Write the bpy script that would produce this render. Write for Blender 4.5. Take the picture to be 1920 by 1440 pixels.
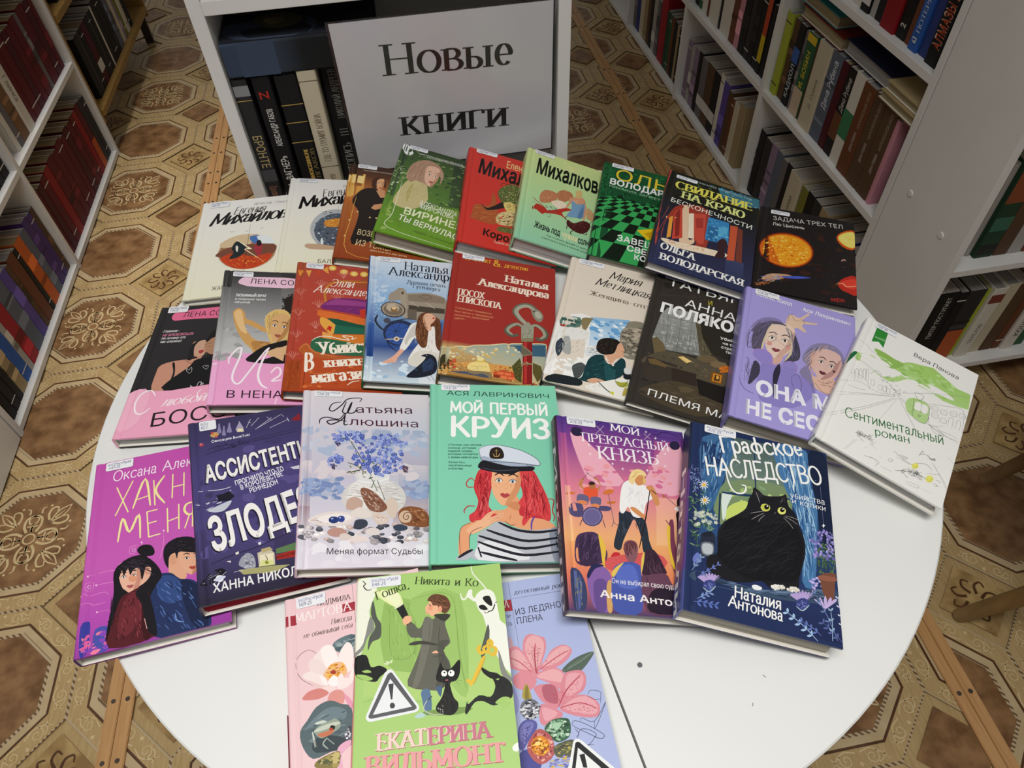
import bpy, bmesh, math, random
from mathutils import Vector, Matrix
from mathutils.geometry import tessellate_polygon

for o in list(bpy.data.objects):
    bpy.data.objects.remove(o)
S = bpy.context.scene
COL = S.collection
R = math.radians

# ------------------------------------------------------------------ camera, world, lights, exposure
TABLE = 0.69
cam_d = bpy.data.cameras.new('camera')
cam_d.sensor_width = 36.0
cam_d.lens = 36.0 * 1330.32 / 1920
cam_d.clip_start = 0.02
cam = bpy.data.objects.new('camera', cam_d)
COL.objects.link(cam)
cam.matrix_world = Matrix([[0.984072, 0.154077, -0.08867, 0.0], [-0.174499, 0.741987, -0.647306, 0.0], [-0.033943, 0.652469, 0.757055, 1.318058], [0.0, 0.0, 0.0, 1.0]])
S.camera = cam

W = bpy.data.worlds.new('room_light')
S.world = W
W.use_nodes = True
W.node_tree.nodes['Background'].inputs[0].default_value = (1.0, 0.965, 0.91, 1)
W.node_tree.nodes['Background'].inputs[1].default_value = 0.2

def area(name, loc, target, sx, sy, power, col, spread=180):
    l = bpy.data.lights.new(name, 'AREA')
    l.shape = 'RECTANGLE'; l.size = sx; l.size_y = sy; l.energy = power; l.color = col; l.spread = R(spread)
    o = bpy.data.objects.new(name, l)
    COL.objects.link(o)
    o.location = loc
    o.rotation_euler = (Vector(target) - Vector(loc)).to_track_quat('-Z', 'Y').to_euler()
    return o

area('ceiling_lamp', (-1.0, 1.9, 2.75), (-1.05, 1.9, 0), 0.9, 0.4, 7.0, (1.0, 0.96, 0.90), 64)
area('ceiling_lamp', (-0.14, -0.15, 2.75), (-0.14, 0.2, 0), 1.2, 0.6, 10.9, (1.0, 0.985, 0.96), 92)
S.view_settings.view_transform = 'Standard'
S.view_settings.look = 'None'
S.view_settings.gamma = 1
S.view_settings.use_curve_mapping = False
S.view_settings.exposure = 0.0

# ------------------------------------------------------------------ colour and materials
def lin(h):
    def f(c):
        c /= 255.0
        return c / 12.92 if c <= 0.04045 else ((c + 0.055) / 1.055) ** 2.4
    h = h.lstrip('#')
    if len(h) == 3:
        h = ''.join(a + a for a in h)
    return tuple(f(int(h[i:i + 2], 16)) for i in (0, 2, 4)) + (1.0,)

MATS = {}
def new_mat(name):
    m = bpy.data.materials.new(name)
    m.use_nodes = True
    nt = m.node_tree
    return m, nt, nt.nodes['Principled BSDF']

def noise_mat(name, c0, c1, scale=8, rough=0.5, detail=4, stretch=(1, 1, 1), lo=0.35, hi=0.65, bump=0.0, spec=0.4, space='Object'):
    if name in MATS:
        return MATS[name]
    m, nt, b = new_mat(name)
    tc = nt.nodes.new('ShaderNodeTexCoord')
    mp = nt.nodes.new('ShaderNodeMapping'); mp.inputs['Scale'].default_value = stretch
    nz = nt.nodes.new('ShaderNodeTexNoise'); nz.inputs['Scale'].default_value = scale; nz.inputs['Detail'].default_value = detail
    rp = nt.nodes.new('ShaderNodeValToRGB')
    rp.color_ramp.elements[0].position = lo; rp.color_ramp.elements[0].color = lin(c0)
    rp.color_ramp.elements[1].position = hi; rp.color_ramp.elements[1].color = lin(c1)
    nt.links.new(tc.outputs[space], mp.inputs[0]); nt.links.new(mp.outputs[0], nz.inputs['Vector'])
    nt.links.new(nz.outputs['Fac'], rp.inputs[0]); nt.links.new(rp.outputs[0], b.inputs['Base Color'])
    b.inputs['Roughness'].default_value = rough
    b.inputs['Specular IOR Level'].default_value = spec
    if bump:
        bp = nt.nodes.new('ShaderNodeBump'); bp.inputs['Strength'].default_value = bump; bp.inputs['Distance'].default_value = 0.002
        nt.links.new(nz.outputs['Fac'], bp.inputs['Height']); nt.links.new(bp.outputs[0], b.inputs['Normal'])
    MATS[name] = m
    return m

def print_mat(name, rough, spec=0.35):
    """printed, laminated board: the ink colour is the mesh's own print, a fine noise varies the gloss"""
    if name in MATS:
        return MATS[name]
    m, nt, b = new_mat(name)
    a = nt.nodes.new('ShaderNodeVertexColor'); a.layer_name = 'ink'
    nz = nt.nodes.new('ShaderNodeTexNoise'); nz.inputs['Scale'].default_value = 60
    mr = nt.nodes.new('ShaderNodeMapRange'); mr.inputs['To Min'].default_value = rough - 0.06; mr.inputs['To Max'].default_value = rough + 0.06
    nt.links.new(nz.outputs['Fac'], mr.inputs['Value']); nt.links.new(mr.outputs[0], b.inputs['Roughness'])
    nt.links.new(a.outputs['Color'], b.inputs['Base Color'])
    b.inputs['Specular IOR Level'].default_value = spec
    MATS[name] = m
    return m

def page_mat(name, c, c2, axis='Z', freq=900):
    """stack of paper leaves: thin lines across the thickness"""
    if name in MATS:
        return MATS[name]
    m, nt, b = new_mat(name)
    tc = nt.nodes.new('ShaderNodeTexCoord')
    mp = nt.nodes.new('ShaderNodeMapping'); mp.inputs['Scale'].default_value = (6, 6, freq)
    nz = nt.nodes.new('ShaderNodeTexNoise'); nz.inputs['Scale'].default_value = 1.0; nz.inputs['Detail'].default_value = 3
    rp = nt.nodes.new('ShaderNodeValToRGB')
    rp.color_ramp.elements[0].position = 0.3; rp.color_ramp.elements[0].color = lin(c2)
    rp.color_ramp.elements[1].position = 0.55; rp.color_ramp.elements[1].color = lin(c)
    nt.links.new(tc.outputs['Object'], mp.inputs[0]); nt.links.new(mp.outputs[0], nz.inputs['Vector'])
    nt.links.new(nz.outputs['Fac'], rp.inputs[0]); nt.links.new(rp.outputs[0], b.inputs['Base Color'])
    b.inputs['Roughness'].default_value = 0.85
    b.inputs['Specular IOR Level'].default_value = 0.1
    MATS[name] = m
    return m

M_PRINT = lambda: print_mat('printed_laminate', 0.34)
M_MATT = lambda: print_mat('printed_matt_board', 0.6, 0.25)
M_WHITE = lambda: noise_mat('white_laminate', 'e3e2df', 'e9e8e5', 5, 0.42, spec=0.35)
M_TABLE = lambda: noise_mat('white_table_laminate', 'e4e5e2', 'e9eae7', 3, 0.36, spec=0.35)

# ------------------------------------------------------------------ mesh helpers
class MB:
    def __init__(s):
        s.v = []; s.f = []; s.c = []; s.m = []
    def face(s, pts, col=(0.8, 0.8, 0.8, 1), mi=0):
        n = len(s.v)
        s.v += [tuple(p) for p in pts]
        s.f.append(tuple(range(n, n + len(pts))))
        s.c += (list(col) if isinstance(col, list) else [col] * len(pts))
        s.m.append(mi)
    def box(s, x0, x1, y0, y1, z0, z1, col=(0.8, 0.8, 0.8, 1), mi=0):
        P = [(x, y, z) for z in (z0, z1) for y in (y0, y1) for x in (x0, x1)]
        n = len(s.v); s.v += P
        for q in ((0, 2, 3, 1), (4, 5, 7, 6), (0, 1, 5, 4), (2, 6, 7, 3), (0, 4, 6, 2), (1, 3, 7, 5)):
            s.f.append(tuple(n + k for k in q)); s.c += [col] * 4; s.m.append(mi)
    def tube(s, pts, rads, n=12, col=(0.8, 0.8, 0.8, 1), mi=0):
        rings = []
        for i, p in enumerate(pts):
            p = Vector(p)
            d = (Vector(pts[min(i + 1, len(pts) - 1)]) - Vector(pts[max(i - 1, 0)])).normalized()
            u = d.orthogonal().normalized(); w = d.cross(u)
            b = len(s.v)
            r = rads[i] if isinstance(rads, (list, tuple)) else rads
            s.v += [tuple(p + (u * math.cos(2 * math.pi * k / n) + w * math.sin(2 * math.pi * k / n)) * r) for k in range(n)]
            rings.append(b)
        for a, b in zip(rings, rings[1:]):
            for k in range(n):
                s.f.append((a + k, a + (k + 1) % n, b + (k + 1) % n, b + k)); s.c += [col] * 4; s.m.append(mi)
        for a in (rings[0], rings[-1]):
            s.f.append(tuple(a + k for k in range(n))); s.c += [col] * n; s.m.append(mi)
    def build(s, name, mats, parent=None, bevel=0, smooth=False):
        me = bpy.data.meshes.new(name)
        me.from_pydata(s.v, [], s.f)
        if not isinstance(mats, (list, tuple)):
            mats = [mats]
        for m in mats:
            me.materials.append(m)
        if len(mats) > 1:
            me.polygons.foreach_set('material_index', s.m)
        ca = me.color_attributes.new('ink', 'FLOAT_COLOR', 'CORNER')
        ca.data.foreach_set('color', [x for c in s.c for x in c])
        if smooth:
            me.polygons.foreach_set('use_smooth', [True] * len(me.polygons))
        me.update()
        o = bpy.data.objects.new(name, me)
        COL.objects.link(o)
        if parent:
            o.parent = parent
        if bevel:
            bm = bmesh.new(); bm.from_mesh(me)
            bmesh.ops.remove_doubles(bm, verts=bm.verts, dist=1e-6)
            bmesh.ops.bevel(bm, geom=list(bm.edges), offset=bevel, segments=2, affect='EDGES', clamp_overlap=True)
            bm.to_mesh(me); bm.free()
        return o

def tag(o, label=None, cat=None, group=None, kind=None):
    if label: o['label'] = label
    if cat: o['category'] = cat
    if group: o['group'] = group
    if kind: o['kind'] = kind
    return o

def empty(name, M=None):
    o = bpy.data.objects.new(name, None)
    o.empty_display_size = 0.02
    COL.objects.link(o)
    if M is not None:
        o.matrix_world = M
    return o

def catmull(P, closed, sub=4):
    n = len(P)
    if n < 3:
        return list(P)
    out = []
    for i in range(n if closed else n - 1):
        if closed:
            a, b, c, d = P[i - 1], P[i], P[(i + 1) % n], P[(i + 2) % n]
        else:
            a, b, c, d = P[max(i - 1, 0)], P[i], P[i + 1], P[min(i + 2, n - 1)]
        for k in range(sub):
            t = k / sub; t2 = t * t; t3 = t2 * t
            out.append(tuple(0.5 * (2 * b[j] + (c[j] - a[j]) * t + (2 * a[j] - 5 * b[j] + 4 * c[j] - d[j]) * t2 + (3 * b[j] - a[j] - 3 * c[j] + d[j]) * t3) for j in (0, 1)))
    if not closed:
        out.append(P[-1])
    return out

def clip_axis(P, ax, val, keep_less):
    out = []
    n = len(P)
    for i in range(n):
        a, b = P[i], P[(i + 1) % n]
        ia = (a[ax] <= val) if keep_less else (a[ax] >= val)
        ib = (b[ax] <= val) if keep_less else (b[ax] >= val)
        if ia:
            out.append(a)
        if ia != ib:
            t = (val - a[ax]) / (b[ax] - a[ax])
            out.append((a[0] + (b[0] - a[0]) * t, a[1] + (b[1] - a[1]) * t))
    return out

def clip_rect(P, x0, x1, y0, y1):
    for ax, v, l in ((0, x0, False), (0, x1, True), (1, y0, False), (1, y1, True)):
        if len(P) < 3:
            return []
        P = clip_axis(P, ax, v, l)
    return P if len(P) >= 3 else []

def area2(P):
    return sum(P[i - 1][0] * P[i][1] - P[i][0] * P[i - 1][1] for i in range(len(P)))

def inside(P, x, y):
    c = False
    for i in range(len(P)):
        x1, y1 = P[i - 1]; x2, y2 = P[i]
        if (y1 > y) != (y2 > y) and x < (x2 - x1) * (y - y1) / (y2 - y1) + x1:
            c = not c
    return c

# ------------------------------------------------------------------ drawn letters (for serif, brush and marker lettering)
def arc(cx, cy, rx, ry, a0, a1, n=9):
    return [(cx + rx * math.cos(R(a0 + (a1 - a0) * i / n)), cy + ry * math.sin(R(a0 + (a1 - a0) * i / n))) for i in range(n + 1)]
def bowl(x, y0, y1, w):
    h = (y1 - y0) / 2
    return [(x, y1)] + arc(x + w - min(w * .6, h * 1.1), y0 + h, min(w * .6, h * 1.1), h, 90, -90) + [(x, y0)]
ST = lambda x: [(x, 0), (x, 1)]
GL = {
 'А': (.74, [[(.02, 0), (.36, 1)], [(.36, 1), (.72, 0)], [(.15, .36), (.58, .36)]]),
 'Б': (.6, [ST(.08), [(.08, 1), (.52, 1)], bowl(.08, 0, .56, .48)]),
 'В': (.62, [ST(.08), bowl(.08, .53, 1, .42), bowl(.08, 0, .53, .5)]),
 'Г': (.54, [ST(.08), [(.08, 1), (.52, 1)]]),
 'Д': (.74, [[(.22, 1), (.62, 1)], [(.6, 1), (.6, .08)], [(.24, 1), (.22, .5), (.1, .08)], [(.0, .08), (.74, .08)], [(.02, .08), (.0, -.16)], [(.72, .08), (.74, -.16)]]),
 'Е': (.56, [ST(.08), [(.08, 1), (.52, 1)], [(.08, .52), (.44, .52)], [(.08, 0), (.54, 0)]]),
 'Ж': (.94, [[(.47, 0), (.47, 1)], [(.06, 1), (.4, .52), (.02, 0)], [(.88, 1), (.54, .52), (.92, 0)], [(.4, .52), (.54, .52)]]),
 'З': (.56, [[(.06, .86)] + arc(.26, .76, .22, .24, 115, -90) , arc(.26, .26, .26, .26, 90, -115) + [(.04, .14)]]),
 'И': (.68, [ST(.08), ST(.6), [(.08, .06), (.6, .94)]]),
 'Й': (.68, [ST(.08), ST(.6), [(.08, .06), (.6, .94)], arc(.34, 1.26, .15, .12, 200, 340, 6)]),
 'К': (.64, [ST(.08), [(.1, .5), (.3, .6), (.56, 1)], [(.24, .56), (.62, 0)]]),
 'Л': (.68, [ST(.6), [(.24, 1), (.6, 1)], [(.26, 1), (.24, .45), (.16, .1), (.02, .02)]]),
 'М': (.84, [[(.06, 0), (.1, 1)], [(.1, 1), (.42, .16)], [(.42, .16), (.74, 1)], [(.74, 1), (.78, 0)]]),
 'Н': (.7, [ST(.08), ST(.62), [(.08, .52), (.62, .52)]]),
 'О': (.76, [arc(.38, .5, .34, .51, 90, 450, 20)]),
 'П': (.68, [ST(.08), ST(.6), [(.08, 1), (.6, 1)]]),
 'Р': (.58, [ST(.08), bowl(.08, .46, 1, .48)]),
 'С': (.64, [arc(.38, .5, .34, .51, 45, 315, 16)]),
 'Т': (.62, [ST(.31), [(.02, 1), (.6, 1)]]),
 'У': (.64, [[(.04, 1), (.33, .36)], [(.6, 1), (.3, .2), (.2, .02), (.06, .02)]]),
 'Ф': (.84, [[(.42, -.04), (.42, 1.04)], arc(.42, .54, .36, .3, 90, 450, 18)]),
 'Х': (.66, [[(.04, 0), (.62, 1)], [(.04, 1), (.62, 0)]]),
 'Ц': (.72, [ST(.08), ST(.58), [(.08, 0), (.7, 0)], [(.69, 0), (.7, -.2)]]),
 'Ч': (.64, [ST(.56), [(.08, 1), (.08, .66), (.14, .48), (.3, .44), (.56, .52)]]),
 'Ш': (.92, [ST(.08), ST(.46), ST(.84), [(.08, 0), (.84, 0)]]),
 'Щ': (.98, [ST(.08), ST(.46), ST(.84), [(.08, 0), (.96, 0)], [(.95, 0), (.96, -.2)]]),
 'Ъ': (.7, [[(.22, 0), (.22, 1)], [(.02, 1), (.22, 1)], bowl(.22, 0, .54, .44)]),
 'Ы': (.86, [ST(.08), bowl(.08, 0, .54, .42), ST(.76)]),
 'Ь': (.58, [ST(.08), bowl(.08, 0, .54, .46)]),
 'Э': (.64, [arc(.26, .5, .34, .51, 135, -135, 16), [(.2, .52), (.6, .52)]]),
 'Ю': (.98, [ST(.08), [(.08, .52), (.32, .52)], arc(.62, .5, .3, .51, 90, 450, 20)]),
 'Я': (.62, [ST(.54), [(.54, 1), (.3, 1)] + arc(.3, .73, .22, .27, 90, 270) + [(.54, .46)], [(.32, .46), (.04, 0)]]),
 'а': (.56, [[(.08, .78)] + arc(.26, .76, .2, .24, 130, 0, 6) + [(.46, .5), (.46, .1), (.54, .02)], arc(.25, .28, .2, .28, 75, 300, 10) + [(.46, .2)]]),
 'б': (.6, [arc(.3, .33, .24, .33, 90, 450, 16), [(.06, .4), (.08, .8), (.24, 1.14), (.54, 1.28)]]),
 'е': (.58, [[(.06, .52), (.52, .52)] + arc(.3, .52, .23, .48, 0, 315, 14)]),
 'р': (.62, [[(.08, 1), (.08, -.45)], arc(.33, .5, .25, .5, 150, -150, 14)]),
 'у': (.6, [[(.04, 1), (.3, .1)], [(.56, 1), (.26, -.2), (.14, -.42), (.02, -.4)]]),
 'ф': (.9, [[(.45, -.45), (.45, 1.45)], arc(.45, .5, .38, .46, 90, 450, 20)]),
 '&': (.8, [[(.76, .5), (.55, .12), (.3, .0), (.08, .2), (.18, .48), (.5, .74), (.46, .96), (.3, 1), (.2, .84), (.4, .5), (.78, 0)]]),
 '-': (.4, [[(.05, .4), (.35, .4)]]), '.': (.22, [[(.1, 0), (.12, .04)]]), ',': (.24, [[(.14, .04), (.06, -.14)]]), '!': (.24, [[(.1, 1), (.1, .3)], [(.1, .04), (.1, 0)]]),
 '«': (.5, [[(.24, .7), (.08, .5), (.24, .3)], [(.42, .7), (.26, .5), (.42, .3)]]), '»': (.5, [[(.08, .7), (.24, .5), (.08, .3)], [(.26, .7), (.42, .5), (.26, .3)]]),
 '0': (.6, [arc(.3, .5, .24, .5, 90, 450, 16)]), '1': (.36, [[(.06, .76), (.22, 1), (.22, 0)]]), '2': (.56, [[(.06, .8)] + arc(.27, .74, .2, .26, 140, -20, 7) + [(.06, 0), (.52, 0)]]),
 '3': (.54, [arc(.25, .76, .2, .24, 140, -90), arc(.25, .26, .24, .26, 90, -140)]), '4': (.58, [[(.42, 0), (.42, 1), (.04, .3), (.54, .3)]]), '5': (.54, [[(.48, 1), (.12, 1), (.09, .56)] + arc(.26, .31, .23, .31, 110, -130)]),
 '6': (.56, [[(.46, .98), (.18, .66)] + arc(.28, .3, .22, .3, 160, 500, 14)]), '7': (.52, [[(.04, 1), (.5, 1), (.2, 0)]]), '8': (.56, [arc(.28, .76, .19, .24, 90, 450, 12), arc(.28, .27, .24, .27, 90, 450, 14)]), '9': (.56, [arc(.28, .68, .22, .3, 0, 360, 14) + [(.48, .5), (.2, 0)]]),
 '(': (.3, [arc(.4, .5, .3, .65, 120, 240, 6)]), ')': (.3, [arc(-.1, .5, .3, .65, 60, -60, 6)]), '=': (.5, [[(.05, .6), (.45, .6)], [(.05, .36), (.45, .36)]]),
}
LOW = .7
PEN = {  # thick, thin, serif half length, slant, letter gap
 'serif': (.125, .042, .10, 0, .10), 'serifb': (.2, .07, .12, 0, .1), 'serifi': (.11, .045, .05, .22, .1),
 'brush': (.12, .05, 0, .3, .06), 'brushb': (.19, .06, 0, .3, .04), 'hand': (.085, .085, 0, .05, .1), 'handb': (.13, .12, 0, 0, .1), 'handx': (.12, .11, 0, 0, .06), 'marker': (.18, .16, 0, 0, .12),
}
def glyph(ch):
    """skeleton of a letter and its advance, in cap heights"""
    if ch == ' ':
        return .34, [], 1
    if ch in GL:
        w, st = GL[ch]
        if ch in 'аберуф':
            return w * LOW * 1.05, [[(x * LOW * 1.05, y * LOW) for x, y in s] for s in st], LOW
        return w, st, 1
    u = ch.upper()
    if u in GL:
        w, st = GL[u]
        return w * LOW, [[(x * LOW, y * LOW) for x, y in s] for s in st], LOW
    return .5, [[(.05, 0), (.05, 1)]], 1

def ribbon(P, wfun, cap):
    """quads along a polyline, width from its direction"""
    n = len(P)
    L = []; Rr = []
    for i in range(n):
        a = P[max(i - 1, 0)]; b = P[min(i + 1, n - 1)]
        dx, dy = b[0] - a[0], b[1] - a[1]
        l = math.hypot(dx, dy) or 1e-9
        dx /= l; dy /= l
        w = wfun(dx, dy, i / max(n - 1, 1)) / 2
        L.append((P[i][0] - dy * w, P[i][1] + dx * w)); Rr.append((P[i][0] + dy * w, P[i][1] - dx * w))
    Q = []
    for i in range(n - 1):
        Q.append([L[i], Rr[i], Rr[i + 1], L[i + 1]])
    if cap:
        for i in (0, n - 1):
            r = math.dist(L[i], Rr[i]) / 2
            Q.append([(P[i][0] + r * math.cos(k * math.pi / 4), P[i][1] + r * math.sin(k * math.pi / 4)) for k in range(8)])
    return Q

def stroke_letters(txt, style):
    th, tn, sf, sl, gap = PEN[style]
    Q = []; x = 0
    for ch in txt:
        adv, sts, hh = glyph(ch)
        for st in sts:
            P = st
            if len(P) > 2:
                P = catmull(P, False, 2)
            P = [(x + a, b) for a, b in P]
            if style.startswith('hand') or style == 'marker' or style.startswith('brush'):
                r_ = ribbon(P, lambda dx, dy, t: math.hypot(th * dy, tn * dx) * (1 - .25 * t if th > tn * 1.5 else 1), True)
                Q += [r_[:-2], [r_[-2]], [r_[-1]]]
            else:
                Q.append(ribbon(P, lambda dx, dy, t: math.hypot(th * dy, tn * dx), False))
            if sf:
                for e, d in ((st[0], st[1]), (st[-1], st[-2])):
                    vert = abs(e[1] - d[1]) > abs(e[0] - d[0]) * 1.2
                    if vert and (abs(e[1]) < .02 or abs(e[1] - hh) < .02 or e[1] < -.1):
                        sy = 1 if e[1] > hh / 2 else -1
                        k = sf * (hh if hh < 1 else 1)
                        Q.append([[(x + e[0] - th / 2 - k, e[1] - sy * tn * .9), (x + e[0] + th / 2 + k, e[1] - sy * tn * .9), (x + e[0] + th / 2 + k, e[1]), (x + e[0] - th / 2 - k, e[1])]])
                    elif not vert and ch not in 'ИиЙй-=' and abs(e[1] - d[1]) < .02 and sf > .06 and ch in 'ЕГТБПтгебЪ':
                        Q.append([[(x + e[0] - tn, e[1]), (x + e[0] + tn, e[1]), (x + e[0] + tn, e[1] + (.13 if e[1] < .3 else -.13)), (x + e[0] - tn, e[1] + (.13 if e[1] < .3 else -.13))]])
        x += adv + gap
    return [[[(a + sl * b, b) for a, b in q] for q in g] for g in Q]

SANS = {'sans': (0, 0), 'thin': (-.012, 0), 'sb': (.006, 0), 'sansb': (.02, 0), 'extb': (.032, 0), 'cond': (.01, 0), 'condb': (.03, 0), 'condx': (.05, 0), 'it': (0, .25), 'itb': (.02, .25), 'slabx': (.035, .1)}
FONT_CACHE = {}
def fill_bands(loops):
    E = []
    for lp in loops:
        for i in range(len(lp)):
            a, b = lp[i - 1], lp[i]
            if abs(a[1] - b[1]) > 1e-9:
                E.append((a, b, 1) if a[1] < b[1] else (b, a, -1))
    ys = {round(p[1], 5) for e in E for p in e[:2]}
    for i in range(len(E)):
        (ax, ay), (bx, by), _ = E[i]
        for j in range(i):
            (cx, cy), (dx, dy), _ = E[j]
            lo, hi = max(ay, cy), min(by, dy)
            if hi - lo < 1e-6 or max(ax, bx) < min(cx, dx) or max(cx, dx) < min(ax, bx):
                continue
            f = lambda y: (ax + (bx - ax) * (y - ay) / (by - ay)) - (cx + (dx - cx) * (y - cy) / (dy - cy))
            u, w = f(lo), f(hi)
            if u * w < -1e-12:
                ys.add(round(lo + (hi - lo) * u / (u - w), 5))
    ys = sorted(ys)
    out = []
    for y0, y1 in zip(ys, ys[1:]):
        if y1 - y0 < 1e-5:
            continue
        ym = (y0 + y1) / 2
        X = []
        for a, b, s_ in E:
            if a[1] < ym < b[1]:
                m = (b[0] - a[0]) / (b[1] - a[1])
                X.append((a[0] + m * (ym - a[1]), a[0] + m * (y0 - a[1]), a[0] + m * (y1 - a[1]), s_))
        X.sort()
        wn = 0
        for k, x in enumerate(X):
            if wn == 0:
                st = x
            wn += x[3]
            if wn == 0:
                out.append([(st[1], y0), (x[1], y0), (x[2], y1), (st[2], y1)])
    return out
def sans_letters(txt, style):
    k = (txt, style)
    if k not in FONT_CACHE:
        off, sh = SANS[style]
        c = bpy.data.curves.new('lettering', 'FONT')
        c.body = txt; c.offset = min(off, 0); c.shear = sh; c.resolution_u = 2; c.fill_mode = 'NONE'
        o = bpy.data.objects.new('lettering', c)
        COL.objects.link(o)
        dg = bpy.context.evaluated_depsgraph_get()
        e = o.evaluated_get(dg); me = e.to_mesh()
        vs = [(v.co.x, v.co.y) for v in me.vertices]
        nxt = {}
        for ed in me.edges:
            i, j = ed.vertices
            nxt.setdefault(i, []).append(j); nxt.setdefault(j, []).append(i)
        seen = set(); loops = []
        for i in range(len(vs)):
            if i in seen or i not in nxt:
                continue
            lp = [i]; seen.add(i); cur = nxt[i][0] if (i + 1) not in nxt[i] else i + 1
            while cur not in seen:
                seen.add(cur); lp.append(cur)
                cand = [q for q in nxt[cur] if q not in seen]
                if not cand:
                    break
                cur = cand[0]
            if len(lp) > 2:
                loops.append([vs[q] for q in lp])
        # outlines may overlap themselves: each letter is filled band by band, wherever the winding is not zero
        clusters = []
        for lp in loops:
            x0 = min(p[0] for p in lp); x1 = max(p[0] for p in lp)
            hit = [cl for cl in clusters if cl[0] < x1 - .002 and cl[1] > x0 + .002]
            rest = [cl for cl in clusters if cl not in hit]
            clusters = rest + [(min([x0] + [cl[0] for cl in hit]), max([x1] + [cl[1] for cl in hit]), sum((cl[2] for cl in hit), []) + [lp])]
        Q = []
        for cl in clusters:
            g = fill_bands(cl[2])
            Q.append(g)
            if off > 0:          # heavier weight: the outline itself is inked
                for lp in cl[2]:
                    Q.append(ribbon(lp + [lp[0], lp[1]], lambda dx, dy, t: off * 2, False)[:len(lp) + 1])
        e.to_mesh_clear()
        bpy.data.objects.remove(o); bpy.data.curves.remove(c)
        FONT_CACHE[k] = Q
    return FONT_CACHE[k]
CAP = .727

def letters(txt, style):
    """polygons of a line of text with cap height 1 and left edge 0"""
    if style in PEN:
        Q = stroke_letters(txt, style); k = 1
    else:
        Q = sans_letters(txt, style); k = 1 / CAP
    if not Q:
        return [], 1
    x0 = min(p[0] for g in Q for q in g for p in q); x1 = max(p[0] for g in Q for q in g for p in q)
    return [[[((a - x0) * k, b * k) for a, b in q] for q in g] for g in Q], (x1 - x0) * k

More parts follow.
